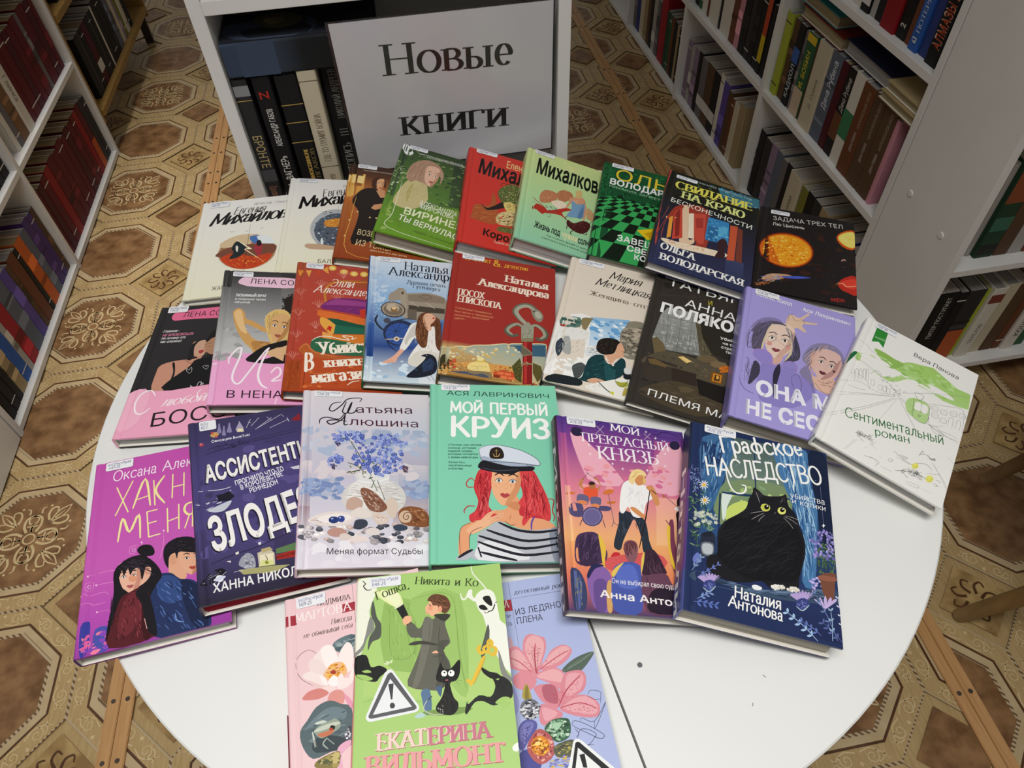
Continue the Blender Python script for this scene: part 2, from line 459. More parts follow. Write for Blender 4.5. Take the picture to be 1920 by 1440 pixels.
# ------------------------------------------------------------------ printing on a flat sheet
class Print:
    """ink shapes layered on a sheet; to3d(x, y, layer) gives the place in the part's own space; strips cut shapes where the sheet bends"""
    def __init__(s, mb, w, h, to3d, cuts=()):
        s.mb = mb; s.w = w; s.h = h; s.to3d = to3d; s.k = 0
        s.cuts = [0] + [c for c in cuts if c < w] + [w]
        s.rng = random.Random(int(w * 1e5) + int(h * 1e5))
        s.gx, s.gy = 56, 84
        s.top = [[0] * s.gx for _ in range(s.gy)]      # how many ink layers already lie at each spot
    def layer(s):
        pass
    def shape(s, polys, col):
        """one stroke or patch: it goes one layer above whatever ink is already under it"""
        xs = [p[0] for q in polys for p in q]; ys = [p[1] for q in polys for p in q]
        if not xs:
            return
        i0 = max(0, int(min(xs) / s.w * s.gx)); i1 = min(s.gx - 1, int(max(xs) / s.w * s.gx))
        j0 = max(0, int(min(ys) / s.h * s.gy)); j1 = min(s.gy - 1, int(max(ys) / s.h * s.gy))
        if i1 < i0 or j1 < j0:
            return
        s.k = 1 + max(max(r[i0:i1 + 1]) for r in s.top[j0:j1 + 1])
        for r in s.top[j0:j1 + 1]:
            r[i0:i1 + 1] = [s.k] * (i1 - i0 + 1)
        for q in polys:
            s.flat(q, col)
    def poly(s, P, col):
        s.shape([P], col)
    def flat(s, P, col):
        x0 = min(p[0] for p in P); x1 = max(p[0] for p in P)
        y0 = min(p[1] for p in P); y1 = max(p[1] for p in P)
        if x1 < 0 or x0 > s.w or y1 < 0 or y0 > s.h:
            return
        P0 = P
        for a, b in zip(s.cuts, s.cuts[1:]):
            if x1 <= a or x0 >= b:
                continue
            P = P0
            if x0 < a or x1 > b or y0 < 0 or y1 > s.h:
                P = clip_rect(P0, a, b, 0, s.h)
            if len(P) < 3:
                continue
            if callable(col) is False:
                if area2(P) < 0:
                    P = P[::-1]
                if len(P) == 3 or s.convex(P):
                    s.mb.face([s.to3d(x, y, s.k) for x, y in P], col)
                    continue
            tri = tessellate_polygon([[Vector((x, y, 0)) for x, y in P]])
            for t in tri:
                T = [P[i] for i in t]
                if area2(T) < 0:
                    T = T[::-1]
                s.mb.face([s.to3d(x, y, s.k) for x, y in T], [col(x, y) for x, y in T] if callable(col) else col)
    @staticmethod
    def convex(P):
        for i in range(len(P)):
            a, b, c = P[i - 2], P[i - 1], P[i]
            if (b[0] - a[0]) * (c[1] - b[1]) - (b[1] - a[1]) * (c[0] - b[0]) < -1e-14:
                return False
        return True
    def blobshape(s, x, y, rx, ry, rot, n=7, wob=.25):
        r = s.rng
        return [(x + math.cos(rot) * rx * math.cos(a) * q - math.sin(rot) * ry * math.sin(a) * q, y + math.sin(rot) * rx * math.cos(a) * q + math.cos(rot) * ry * math.sin(a) * q)
                for a, q in ((2 * math.pi * i / n, 1 + r.uniform(-wob, wob)) for i in range(n))]
    def line(s, P, w, col, taper=True, smooth=True):
        if smooth and len(P) > 2:
            P = catmull(P, False, 4)
        Q = ribbon(P, lambda dx, dy, t: w * (1 - .45 * abs(2 * t - 1) ** 3 if taper else 1), w > .0012)
        n = len(Q) - 2 if w > .0012 else len(Q)
        s.shape(Q[:n], col)
        for q in Q[n:]:
            s.shape([q], col)
    def text(s, txt, style, x0, y0, x1, y1, h, col):
        Q, L = letters(txt, style)
        dx, dy = x1 - x0, y1 - y0
        l = math.hypot(dx, dy); ux, uy = dx / l, dy / l
        k = l / L
        for g in Q:
            s.shape([[(x0 + a * k * ux - b * h * uy, y0 + a * k * uy + b * h * ux) for a, b in q] for q in g], col)
    def scatter(s, kind, cols, n, r0, r1, P, seed):
        r = s.rng = random.Random(seed * 77 + n)
        C = [lin(c) for c in cols]
        xs = [p[0] for p in P]; ys = [p[1] for p in P]
        bx0, bx1, by0, by1 = max(min(xs), 0), min(max(xs), s.w), max(min(ys), 0), min(max(ys), s.h)
        if bx1 <= bx0 or by1 <= by0:
            return
        if kind in ('brick', 'checker'):
            m = max(2, int(math.sqrt(n)) if kind == 'brick' else n)
            stp = (bx1 - bx0) / m
            if kind == 'brick':
                rows = max(2, int((by1 - by0) / (stp * .55)))
                for j in range(rows):
                    for i in range(m + 1):
                        x = bx0 + (i - .5 * (j % 2)) * stp; y = by0 + j * (by1 - by0) / rows
                        if inside(P, x + stp / 2, y + stp * .25):
                            s.poly([(x + .05 * stp, y + .03 * stp), (x + .92 * stp, y + .03 * stp), (x + .92 * stp, y + .48 * stp), (x + .05 * stp, y + .48 * stp)], r.choice(C))
            else:
                cx = (bx0 + bx1) / 2
                rows = 11; y = by0; dy = (by1 - by0) * .26; j = 0
                while y < by1 and j < 24:
                    y2 = min(y + dy, by1)
                    for i in range(-9, 10):
                        f = lambda q, yy: cx + q * stp * 1.7 * (1 - .72 * (yy - by0) / (by1 - by0)) + .25 * (yy - by0)
                        s.poly([(f(i, y), y), (f(i + 1, y), y), (f(i + 1, y2), y2), (f(i, y2), y2)], C[(i + j) % 2])
                    y = y2; dy *= .78; j += 1
            return
        # main axis of the patch
        mx, my = sum(xs) / len(xs), sum(ys) / len(ys)
        sxx = sum((x - mx) ** 2 for x in xs); syy = sum((y - my) ** 2 for y in ys); sxy = sum((x - mx) * (y - my) for x, y in P)
        ax = .5 * math.atan2(2 * sxy, sxx - syy)
        size = math.hypot(bx1 - bx0, by1 - by0)
        done = 0; tries = 0
        while done < n and tries < n * 12:
            tries += 1
            x = r.uniform(bx0, bx1); y = r.uniform(by0, by1)
            if not inside(P, x, y):
                continue
            done += 1
            c = r.choice(C); q = r.uniform(r0, r1)
            if kind == 'blob':
                s.poly(s.blobshape(x, y, q, q * r.uniform(.4, .8), r.uniform(-.5, .5)), c)
            elif kind == 'peb':
                s.poly(s.blobshape(x, y, q, q * .62, r.uniform(-.3, .3), 10, .1), c)
                s.poly(s.blobshape(x - q * .15, y + q * .15, q * .55, q * .3, 0, 8, .1), tuple(min(1, v * 1.25 + .02) for v in c[:3]) + (1,))
            elif kind == 'dot':
                s.poly([(x + q * math.cos(k * math.pi / 3), y + q * math.sin(k * math.pi / 3)) for k in range(6)], c)
            elif kind == 'leaf':
                a = r.uniform(0, 6.28); dx, dy = math.cos(a), math.sin(a); w = q * r.uniform(.2, .32)
                s.poly([(x - dx * q, y - dy * q), (x + dy * w, y - dx * w), (x + dx * q, y + dy * q), (x - dy * w, y + dx * w)], c)
            elif kind == 'fl5':
                a0 = r.uniform(0, 6.28); c2 = tuple(v * .8 for v in c[:3]) + (1,)
                for k in range(5):
                    a = a0 + k * 1.257
                    s.poly(s.blobshape(x + math.cos(a) * q * .55, y + math.sin(a) * q * .55, q * .5, q * .42, a, 7, .06), c if k % 2 else c2)
                s.poly([(x + q * .2 * math.cos(k * 1.05), y + q * .2 * math.sin(k * 1.05)) for k in range(6)], lin('f4e8a0'))
                s.poly([(x + q * .1 * math.cos(k * 1.05), y + q * .1 * math.sin(k * 1.05)) for k in range(6)], lin('6a4a28'))
            elif kind in ('line', 'hair'):
                l = size * (r.uniform(.05, .16) if kind == 'line' else r.uniform(.16, .34)); a = ax + r.uniform(-.22, .22)
                cu = r.uniform(-.25, .25) * l if kind == 'hair' else 0
                pts = []
                for k in range(5):
                    t = (k - 2) / 4 * l
                    b = cu * (1 - ((k - 2) / 2) ** 2)
                    px, py = x + math.cos(a) * t - math.sin(a) * b, y + math.sin(a) * t + math.cos(a) * b
                    if inside(P, px, py):
                        pts.append((px, py))
                if len(pts) > 1:
                    s.line(pts, q, c, True, False)
            elif kind == 'loop':
                s.line([(x + q * math.cos(t) + t * q * .1, y + q * .7 * math.sin(t)) for t in [k * .8 + r.uniform(0, .3) for k in range(9)]], .0003, c)
            elif kind == 'twig':
                a = ax + r.uniform(-.9, .9)
                s.line([(x, y), (x + math.cos(a) * .008, y + math.sin(a) * .008)], q, c, True, False)
                s.line([(x + r.uniform(-.002, .002), y), (x + .003, y + .002), (x + .001, y + .004), (x, y)], q, c)
    def run(s, ops):
        mm = lambda L: [(L[i] * 2e-4, L[i + 1] * 2e-4) for i in range(0, len(L), 2)]
        for op in ops:
            s.layer()
            t = op[0]
            if t == 'p':
                s.poly(catmull(mm(op[2]), True, 3), lin(op[1]))
            elif t == 'q':
                s.poly(mm(op[2]), lin(op[1]))
            elif t == 'g':
                P = mm(op[2]); a, b = lin(op[1][0]), lin(op[1][1])
                y0 = min(p[1] for p in P); y1 = max(p[1] for p in P)
                s.poly(P, lambda x, y: tuple(b[i] + (a[i] - b[i]) * min(1, max(0, (y - y0) / (y1 - y0))) for i in range(3)) + (1,))
            elif t == 's':
                s.line(mm(op[3]), op[2] * 1e-4, lin(op[1]))
            elif t == 't':
                a = [v * 1e-4 for v in op[4]]
                s.text(op[2], op[3], *a, lin(op[1]))
            elif t == 'x':
                s.scatter(op[2], op[1], op[3], op[4] * 1e-4, op[5] * 1e-4, mm(op[6]), op[7])

# ------------------------------------------------------------------ books
def ramp(stops, t):
    """stops: [(t, hex), ...] from the head of the cover (0) to its tail (1)"""
    if isinstance(stops, str):
        return lin(stops)
    if t <= stops[0][0]:
        return lin(stops[0][1])
    for (a, ca), (b, cb) in zip(stops, stops[1:]):
        if t <= b:
            k = (t - a) / max(b - a, 1e-6); x, y = lin(ca), lin(cb)
            return tuple(x[i] + (y[i] - x[i]) * k for i in range(3)) + (1,)
    return lin(stops[-1][1])

def front_z(x, T, hard):
    """height of the front board's outer face: rolled at the spine, dipped at the hinge"""
    r = min(.003, T * .3)
    z = T
    if x < r:
        z -= r - math.sqrt(max(r * r - (r - x) ** 2, 0))
    if hard:
        z -= .0010 * math.exp(-((x - .0085) / .0016) ** 2)
    return z

def book_cover(mb, w, h, T, front, spine, back, inner='e8e4da', hard=True, ny=10):
    """the case: front board, spine and back board in one shell"""
    spine = spine or front
    t = .0024 if hard else .0008
    xs = [w, .0125] + ([.0105, .0085, .0065] if hard else [.008]) + [.0045, .003, .0018, .0008, 0]
    top = [(x, front_z(x, T, hard)) for x in xs]
    r = min(.003, T * .3)
    mid = [(0, T - r - (T - 2 * r) * k / 4) for k in (1, 2, 3)] if T > .008 else [(0, T / 2)]
    outer = top + mid + [(x, T - z) for x, z in reversed(top)]
    def inn(x, z):
        xi = max(x, t) if x < w else x
        zi = min(max(z, t), T - t) if x > .004 else (min(max(z, t), T - t))
        return (xi, zi)
    inner_p = [inn(x, z) for x, z in outer]
    nt = len(top); nm = len(mid)
    ys = {k / ny for k in range(ny + 1)}
    for reg in (front, spine, back):
        if reg is not None and not isinstance(reg, str):
            ys |= {a for a, _ in reg}
    ys = sorted(1 - a for a in ys)
    for i in range(len(outer) - 1):
        (x0, z0), (x1, z1) = outer[i], outer[i + 1]
        reg = front if i < nt - 3 else (spine if i < nt + nm + 2 else back)
        for ya, yb in zip(ys, ys[1:]):
            y0, y1 = h * ya, h * yb
            c0, c1 = ramp(reg, 1 - ya - 1e-5), ramp(reg, 1 - yb + 1e-5)
            mb.face([(x0, y0, z0), (x0, y1, z0), (x1, y1, z1), (x1, y0, z1)], [c0, c1, c1, c0])
    ic = lin(inner)
    for i in range(len(outer) - 1):
        (x0, z0), (x1, z1) = inner_p[i], inner_p[i + 1]
        if math.hypot(x1 - x0, z1 - z0) > 1e-7:
            mb.face([(x1, 0, z1), (x1, h, z1), (x0, h, z0), (x0, 0, z0)], ic)
        for y, tt in ((0, 1), (h, 0)):
            reg = front if i < nt - 3 else (spine if i < nt + nm + 2 else back)
            c = ramp(reg, tt)
            q = [(outer[i][0], y, outer[i][1]), (outer[i + 1][0], y, outer[i + 1][1]), (inner_p[i + 1][0], y, inner_p[i + 1][1]), (inner_p[i][0], y, inner_p[i][1])]
            mb.face(q if y == 0 else q[::-1], c)
    for k in (0, len(outer) - 1):
        c = front if k == 0 else back
        a, b = outer[k], inner_p[k]
        q = [(a[0], 0, a[1]), (b[0], 0, b[1]), (b[0], h, b[1]), (a[0], h, a[1])]
        mb.face(q if k == 0 else q[::-1], ramp(c, .5))

def page_block(mb, w, h, T, hard=True):
    t = .0026 if hard else .0009
    o = .0032 if hard else .0004
    y0, y1 = o, h - o
    z0, z1 = t, T - t
    n = 6
    P = []
    for k in range(n + 1):     # fore edge, slightly hollow
        f = k / n
        P.append((w - o - (.0022 if hard else .0003) * math.sin(math.pi * f), z0 + (z1 - z0) * f))
    for k in range(n + 1):     # back of the block, slightly round
        f = 1 - k / n
        P.append((.0032 + (.0022 if hard else 0) * (1 - math.sin(math.pi * f)), z0 + (z1 - z0) * f))
    m = len(P)
    for y, fl in ((y0, False), (y1, True)):
        q = [(x, y, z) for x, z in P]
        mb.face(q if fl is False else q[::-1])
    for i in range(m):
        a, b = P[i], P[(i + 1) % m]
        mb.face([(a[0], y0, a[1]), (a[0], y1, a[1]), (b[0], y1, b[1]), (b[0], y0, b[1])])

PAGES = {'c': ('pages_cream', 'b6b0a4', '8a8478'), 'w': ('pages_white', 'bcbbb9', '949390'), 'r': ('pages_crimson', '8a1528', '5c0c18'), 'g': ('pages_grey', '9f9d9a', '74726e'), 'y': ('pages_yellowed', 'a89878', '6c6048')}

def shelf_label(parent, T, L, P, lines):
    """white call-number sticker with pen writing near the head of the spine edge"""
    x0, y0, w, h = P
    mb = MB()
    z = T + .0009
    r = .0016
    pts = []
    for cx, cy, a0 in ((x0 + w - r, y0 + h - r, 0), (x0 + r, y0 + h - r, 90), (x0 + r, y0 + r, 180), (x0 + w - r, y0 + r, 270)):
        for k in range(4):
            a = R(a0 + 30 * k)
            pts.append((cx + r * math.cos(a), cy + r * math.sin(a)))
    wc = lin(L.get('paper', 'ecedf0'))
    mb.face([(x, y, z) for x, y in pts], wc)
    for i in range(len(pts)):
        a, b = pts[i - 1], pts[i]
        mb.face([(a[0], a[1], z - .0002), (b[0], b[1], z - .0002), (b[0], b[1], z), (a[0], a[1], z)], wc)
    pr = Print(mb, 1, 1, lambda x, y, k: (x, y, z + .00003 + k * 1e-5))
    pr.layer()
    n = len(lines)
    for i, s_ in enumerate(lines):
        hh = h / (n + .9)
        yb = y0 + h - (i + 1) * hh * 1.12 - h * .06
        ww = w * min(.84, .075 * len(s_))
        pr.text(s_, 'hand', x0 + w * .07 + (w * .03 if i else 0), yb, x0 + w * .07 + ww, yb - .0001, hh * .82, lin('3a4a86'))
    o = mb.build('shelf_label', M_MATT(), parent)
    o['label'] = 'white paper sticker with blue pen call number'
    return o

def make_book(name, label, cat, group, M, w, h, T, front, spine, back, ops, pages='c', hard=True, sticker=None, lines=(), spine_text=None, matt=False, layer=4.5e-6):
    root = empty(name, M)
    tag(root, label, cat, group)
    mb = MB()
    book_cover(mb, w, h, T, front, spine, back, hard=hard)
    pr = Print(mb, w, h, lambda x, y, k: (x, y, front_z(x, T, hard) + .00004 + k * layer), (.0006, .0018, .003, .0065, .0085, .0105))
    pr.run(ops)
    if spine_text:
        ps = Print(mb, h, T, lambda x, y, k: (-.00004 - k * 1e-5, h - x, y))
        for (txt, style, a, b, z, hh, c) in spine_text:
            ps.layer()
            if style == 'band':
                ps.poly([(a, 0), (b, 0), (b, T), (a, T)], lin(c))
            else:
                ps.text(txt, style, a, z * T, b, z * T, hh * T, lin(c))
    mb.build('cover', M_MATT() if matt else M_PRINT(), root)
    pb = MB(); page_block(pb, w, h, T, hard)
    nm, c, c2 = PAGES[pages]
    pb.build('page_block', page_mat(nm, c, c2), root)
    if sticker:
        shelf_label(root, T, {}, sticker, lines)
    return root

# ------------------------------------------------------------------ floor: patterned linoleum in three sheets
SEAM_L, SEAM_R = -0.670, 0.803
PITCH = 0.3265
def floor():
    marble = noise_mat('brown_marble_print', '6b4a2c', '95704a', 26, 0.42, 6, lo=.36, hi=.64)
    tanw = noise_mat('tan_wood_print', 'ab8f60', 'bda273', 7, 0.42, 5, (30, 3, 3), lo=.3, hi=.7)
    bevel = noise_mat('light_border_print', 'b8a078', 'c4ae88', 20, 0.42, 3)
    dark = noise_mat('dark_border_print', '4a2e18', '5c3c22', 20, 0.42, 3)
    scroll = noise_mat('scroll_print', 'c8b080', 'd4be92', 30, 0.42, 3)
    beige = noise_mat('beige_marble_print', '8a6c40', 'b89a66', 22, 0.42, 6, lo=.36, hi=.62)
    rope, nt, b = new_mat('rope_line_print')
    tc = nt.nodes.new('ShaderNodeTexCoord'); wv = nt.nodes.new('ShaderNodeTexWave')
    wv.inputs['Scale'].default_value = 55; wv.bands_direction = 'DIAGONAL'
    rp = nt.nodes.new('ShaderNodeValToRGB')
    rp.color_ramp.elements[0].color = lin('6a5032'); rp.color_ramp.elements[1].color = lin('b8a484')
    rp.color_ramp.elements[0].position = .3; rp.color_ramp.elements[1].position = .5
    nt.links.new(tc.outputs['Object'], wv.inputs['Vector']); nt.links.new(wv.outputs['Fac'], rp.inputs[0]); nt.links.new(rp.outputs[0], b.inputs['Base Color'])
    b.inputs['Roughness'].default_value = .42
    mats = [marble, tanw, bevel, dark, scroll, beige, rope]
    mb = MB()
    X0, X1, Y0, Y1 = -1.75, 1.95, -0.45, 4.3
    mb.face([(-3, -3, -.004), (3, -3, -.004), (3, 6, -.004), (-3, 6, -.004)], mi=1)
    T8 = math.tan(math.pi / 8)
    def octa(a):
        return [(a, -a * T8), (a, a * T8), (a * T8, a), (-a * T8, a), (-a, a * T8), (-a, -a * T8), (-a * T8, -a), (a * T8, -a)]
    rings = [(.1632, 6), (.1605, 1), (.1300, 3), (.1255, 2), (.1130, 6), (.1070, 0)]
    # flourish and scroll shapes in unit cells
    def spiral(sx):
        out = [(sx * .004, -.009), (sx * .012, -.011)]
        for k in range(16):
            t = k / 15; a = -1.6 + t * 9.5; r = .0115 * (1 - t) + .0018
            out.append((sx * (.023 + r * math.cos(a)), r * math.sin(a)))
        return out
    scr = []
    for sx in (-1, 1):
        scr += ribbon(spiral(sx), lambda dx, dy, t: .0024 * (1 - .4 * t), False)
        scr += ribbon(catmull([(sx * .032, -.008), (sx * .042, -.002), (sx * .05, .009)], False, 3), lambda dx, dy, t: .0032 * (1 - .7 * t), False)
        scr += ribbon(catmull([(sx * .03, .010), (sx * .04, .006), (sx * .047, -.006)], False, 3), lambda dx, dy, t: .002, False)
    scr.append([(0, .004), (-.004, .009), (0, .013), (.004, .009)])
    flo = []
    A = .1
    for q in range(4):
        c, s_ = math.cos(q * math.pi / 2 + math.pi / 4), math.sin(q * math.pi / 2 + math.pi / 4)
        rot = lambda P: [((x * c - y * s_) * A, (x * s_ + y * c) * A) for x, y in P]
        for sx in (-1, 1):
            for P, w in (([(.05, .18), (.1, .34), (.24, .46), (.38, .42), (.42, .28), (.3, .22), (.24, .3)], .055), ([(.06, .52), (.2, .6), (.26, .74), (.17, .82), (.1, .74)], .05),
                         ([(0, .5), (.07, .68), (.08, .84), (0, 1.04)], .04), ([(.12, .12), (.2, .2), (.3, .14)], .05), ([(.34, .52), (.42, .6), (.4, .68)], .04)):
                flo += ribbon(rot(catmull([(sx * x, y) for x, y in P], False, 3)), lambda dx, dy, t: w * A * (1.1 - .6 * t), False)
            flo.append(rot([(sx * .34 + .03 * math.cos(k * 1.05), .76 + .03 * math.sin(k * 1.05)) for k in range(6)]))
        flo += ribbon(rot([(0, .62), (0, .9)]), lambda dx, dy, t: .05 * A * (1 - t), False)
    flo += ribbon([(.12 * A * math.cos(k * .5236), .12 * A * math.sin(k * .5236)) for k in range(13)], lambda dx, dy, t: .035 * A, False)
    # beige corner squares carry a small rosette
    ros = []
    for q in range(8):
        a = q * math.pi / 4
        P = [(.2, .0), (.42, .12), (.6, .02), (.5, -.12)]
        ros += ribbon(catmull([((x * math.cos(a) - y * math.sin(a)) * .07, (x * math.sin(a) + y * math.cos(a)) * .07) for x, y in P], False, 3), lambda dx, dy, t: .006 * (1 - .5 * t), False)
    def put(P, cx, cy, xa, xb, mi, z):
        Q = [(cx + x, cy + y) for x, y in P]
        xs = [q[0] for q in Q]
        if max(xs) <= xa or min(xs) >= xb:
            return
        if min(xs) < xa or max(xs) > xb:
            Q = clip_axis(clip_axis(Q, 0, xa, False), 0, xb, True)
            if len(Q) < 3:
                return
        if area2(Q) < 0:
            Q = Q[::-1]
        mb.face([(x, y, z) for x, y in Q], mi=mi)
    for xa, xb, ox, oy, par in ((X0, SEAM_L, -.925, .908, 0), (SEAM_L, SEAM_R, .577, 2.305, 0), (SEAM_R, X1, 1.085, .578, 1)):
        i0 = math.floor((xa - ox) / PITCH) - 1; i1 = math.ceil((xb - ox) / PITCH) + 1
        j0 = math.floor((Y0 - oy) / PITCH); j1 = math.ceil((Y1 - oy) / PITCH)
        for i in range(i0, i1 + 1):
            for j in range(j0, j1 + 1):
                cx, cy = ox + i * PITCH, oy + j * PITCH
                for (a, m), nx in zip(rings, rings[1:] + [(None, None)]):
                    O = octa(a)
                    if nx[0] is None:
                        put(O, cx, cy, xa, xb, m, 0)
                    else:
                        I = octa(nx[0])
                        for k in range(8):
                            put([O[k], O[(k + 1) % 8], I[(k + 1) % 8], I[k]], cx, cy, xa, xb, m, 0)
                near = abs(cx) < 1.5
                if near:
                    for k in range(8):
                        ca, sa = math.cos(k * math.pi / 4 - math.pi / 2), math.sin(k * math.pi / 4 - math.pi / 2)
                        for P in scr:
                            put([(x * -sa + (.1452 + y) * ca, x * ca + (.1452 + y) * sa) for x, y in P], cx, cy, xa, xb, 4, .0002)
                if (i + j + par) % 2 == 0 and near:
                    for P in flo:
                        put(P, cx, cy, xa, xb, 4, .0002)
                sx, sy = cx + PITCH / 2, cy - PITCH / 2
                d = PITCH / 2 - .1632 * T8 + .0000
                d = PITCH - .1632 - .1632 * T8 - PITCH / 2 + .0001
                bg = (i + j + par) % 2 == 0
                put([(d, 0), (0, d), (-d, 0), (0, -d)], sx, sy, xa, xb, 6, 0)
                e = d - .004
                put([(e, 0), (0, e), (-e, 0), (0, -e)], sx, sy, xa, xb, 0 if SQ(xa, i, j) else 5, .0001)
                if not SQ(xa, i, j) and near:
                    for P in ros:
                        put(P, sx, sy, xa, xb, 3, .0002)
    o = mb.build('floor', mats)
    tag(o, kind='structure')
def SQ(xa, i, j):
    """which corner squares are brown"""
    if xa < SEAM_L: return (j - 1) % 2 == 1 if i % 2 == 0 else (j - 1) % 2 == 0
    if xa < SEAM_R: return j % 2 == 0 if i % 2 == 0 else j % 2 == 1
    return (j % 2 == 0) if i % 2 == 0 else (j % 2 == 1)
floor()

def seam_strip(n, x, w, y0, y1, screws):
    wood = noise_mat('pale_wood_strip', 'b98a58', 'c99c68', 9, .45, 5, (24, 1.5, 4), lo=.3, hi=.7)
    steel = noise_mat('dark_screw', '3a342c', '4c443a', 40, .4)
    root = empty('trim_%d' % n, Matrix.Translation((x, y0, 0)))
    tag(root, kind='structure')
    for s in (-1, 1):
        mb = MB()
        mb.box(min(0, s * w / 2) + (.0006 if s > 0 else 0), max(0, s * w / 2) - (.0006 if s < 0 else 0), 0, y1 - y0, 0.0004, .0055)
        mb.build('half_strip', wood, root, bevel=.0012)
    for y in screws:
        for s in (-1, 1):
            mb = MB()
            c = s * w * .26
            mb.tube([(c, y - y0, .0045), (c, y - y0, .0066)], [.0046, .0038], 10)
            mb.build('screw', steel, root)
seam_strip(1, -.667, .048, -.3, 4.2, [-.2 + .315 * k for k in range(1)] + [.11, .424, .527, .84, 1.15, 1.46, 1.77, 2.08, 2.19, 2.256, 2.38, 2.48, 2.8, 3.1, 3.4, 3.8])
seam_strip(2, .803, .041, -.3, 4.2, [-.1, .264, .66, 1.05, 1.45, 1.85, 2.25, 2.45, 2.65, 3.05, 3.2, 3.5, 3.9])

# ------------------------------------------------------------------ round folding table
def table():
    cx, cy, r = (0.0687, 0.5335, 0.4658)
    root = empty('round_table', Matrix.Translation((cx, cy, 0)))
    tag(root, 'round white folding table covered with rows of new books', 'table')
    th = .018
    sa = R(96.44)
    dx, dy = math.cos(sa), math.sin(sa)          # along the gap between the two leaves
    nx, ny = -dy, dx
    off = 0.0083                              # distance of the gap from the centre
    for sgn in (-1, 1):
        mb = MB()
        g = .0011
        a0 = math.acos(max(-1, min(1, (off * sgn + g) / r)))
        n = 72
        P = []
        base = math.atan2(ny * sgn, nx * sgn)
        for k in range(n + 1):
            a = base - a0 + 2 * a0 * k / n
            P.append((r * math.cos(a), r * math.sin(a)))
        c = lin('e6e6e4')
        bv = .0015
        Pi = [(x * (1 - bv / r), y * (1 - bv / r)) for x, y in P]
        mb.face([(x, y, TABLE) for x, y in Pi])
        mb.face([(x, y, TABLE - th) for x, y in reversed(P)])
        for k in range(len(P)):
            a, b = k - 1, k
            mb.face([(P[a][0], P[a][1], TABLE - th), (P[b][0], P[b][1], TABLE - th), (P[b][0], P[b][1], TABLE - bv), (P[a][0], P[a][1], TABLE - bv)])
            mb.face([(P[a][0], P[a][1], TABLE - bv), (P[b][0], P[b][1], TABLE - bv), (Pi[b][0], Pi[b][1], TABLE), (Pi[a][0], Pi[a][1], TABLE)])
        leaf = mb.build('table_leaf', M_TABLE(), root)
    # joining strip of dark edge under the gap
    dk = noise_mat('dark_edge_band', '2e2c2a', '3a3836', 30, .6)
    mb = MB()
    w = .008; l = math.sqrt(r * r - off * off) - .01
    P = [(nx * off + dx * u * l + nx * v * w, ny * off + dy * u * l + ny * v * w) for u, v in ((-1, -1), (1, -1), (1, 1), (-1, 1))]
    mb.face([(x, y, TABLE - th - .0001) for x, y in P]); mb.face([(x, y, TABLE - th - .003) for x, y in reversed(P)])
    for k in range(4):
        a, b = P[k - 1], P[k]
        mb.face([(a[0], a[1], TABLE - th - .003), (b[0], b[1], TABLE - th - .003), (b[0], b[1], TABLE - th - .0001), (a[0], a[1], TABLE - th - .0001)])
    mb.build('joining_strip', dk, root)
    steel = noise_mat('screw_steel', '55565a', '77787c', 40, .35)
    mb = MB()
    hx, hy = (0.126, 0.198)
    mb.tube([(hx - cx, hy - cy, TABLE - .001), (hx - cx, hy - cy, TABLE + .0006)], [.0026, .0022], 12)
    mb.tube([(hx - cx, hy - cy, TABLE + .0004), (hx - cx, hy - cy, TABLE + .0008)], [.0012, .0010], 8)
    mb.build('screw', steel, root)
    scuff = noise_mat('scuff_mark', '8a8a88', 'a2a2a0', 40, .5)
    for mx, my, a in ((.228, .168, 2.2), (.208, .148, 1.2)):
        mb = MB()
        q = ribbon([(mx - cx, my - cy), (mx - cx + .003 * math.cos(a), my - cy + .003 * math.sin(a))], lambda dx, dy, t: .0008, False)[0]
        mb.face([(x, y, TABLE + .00006) for x, y in q])
        mb.build('scuff', scuff, root)
    frame = noise_mat('white_steel_leg', 'd4d4d2', 'dcdcda', 10, .4)
    for k in range(4):
        a = R(45 + 90 * k + math.degrees(sa))
        mb = MB()
        mb.tube([(.30 * math.cos(a), .30 * math.sin(a), 0), (.26 * math.cos(a), .26 * math.sin(a), TABLE - th)], .014, 14)
        mb.build('leg', frame, root)
    mb = MB()
    for k in range(2):
        a = R(45 + 90 * k + math.degrees(sa))
        mb.tube([(.264 * math.cos(a), .264 * math.sin(a), TABLE - .06), (-.264 * math.cos(a), -.264 * math.sin(a), TABLE - .06)], .009, 10)
    mb.build('underframe', frame, root)
table()

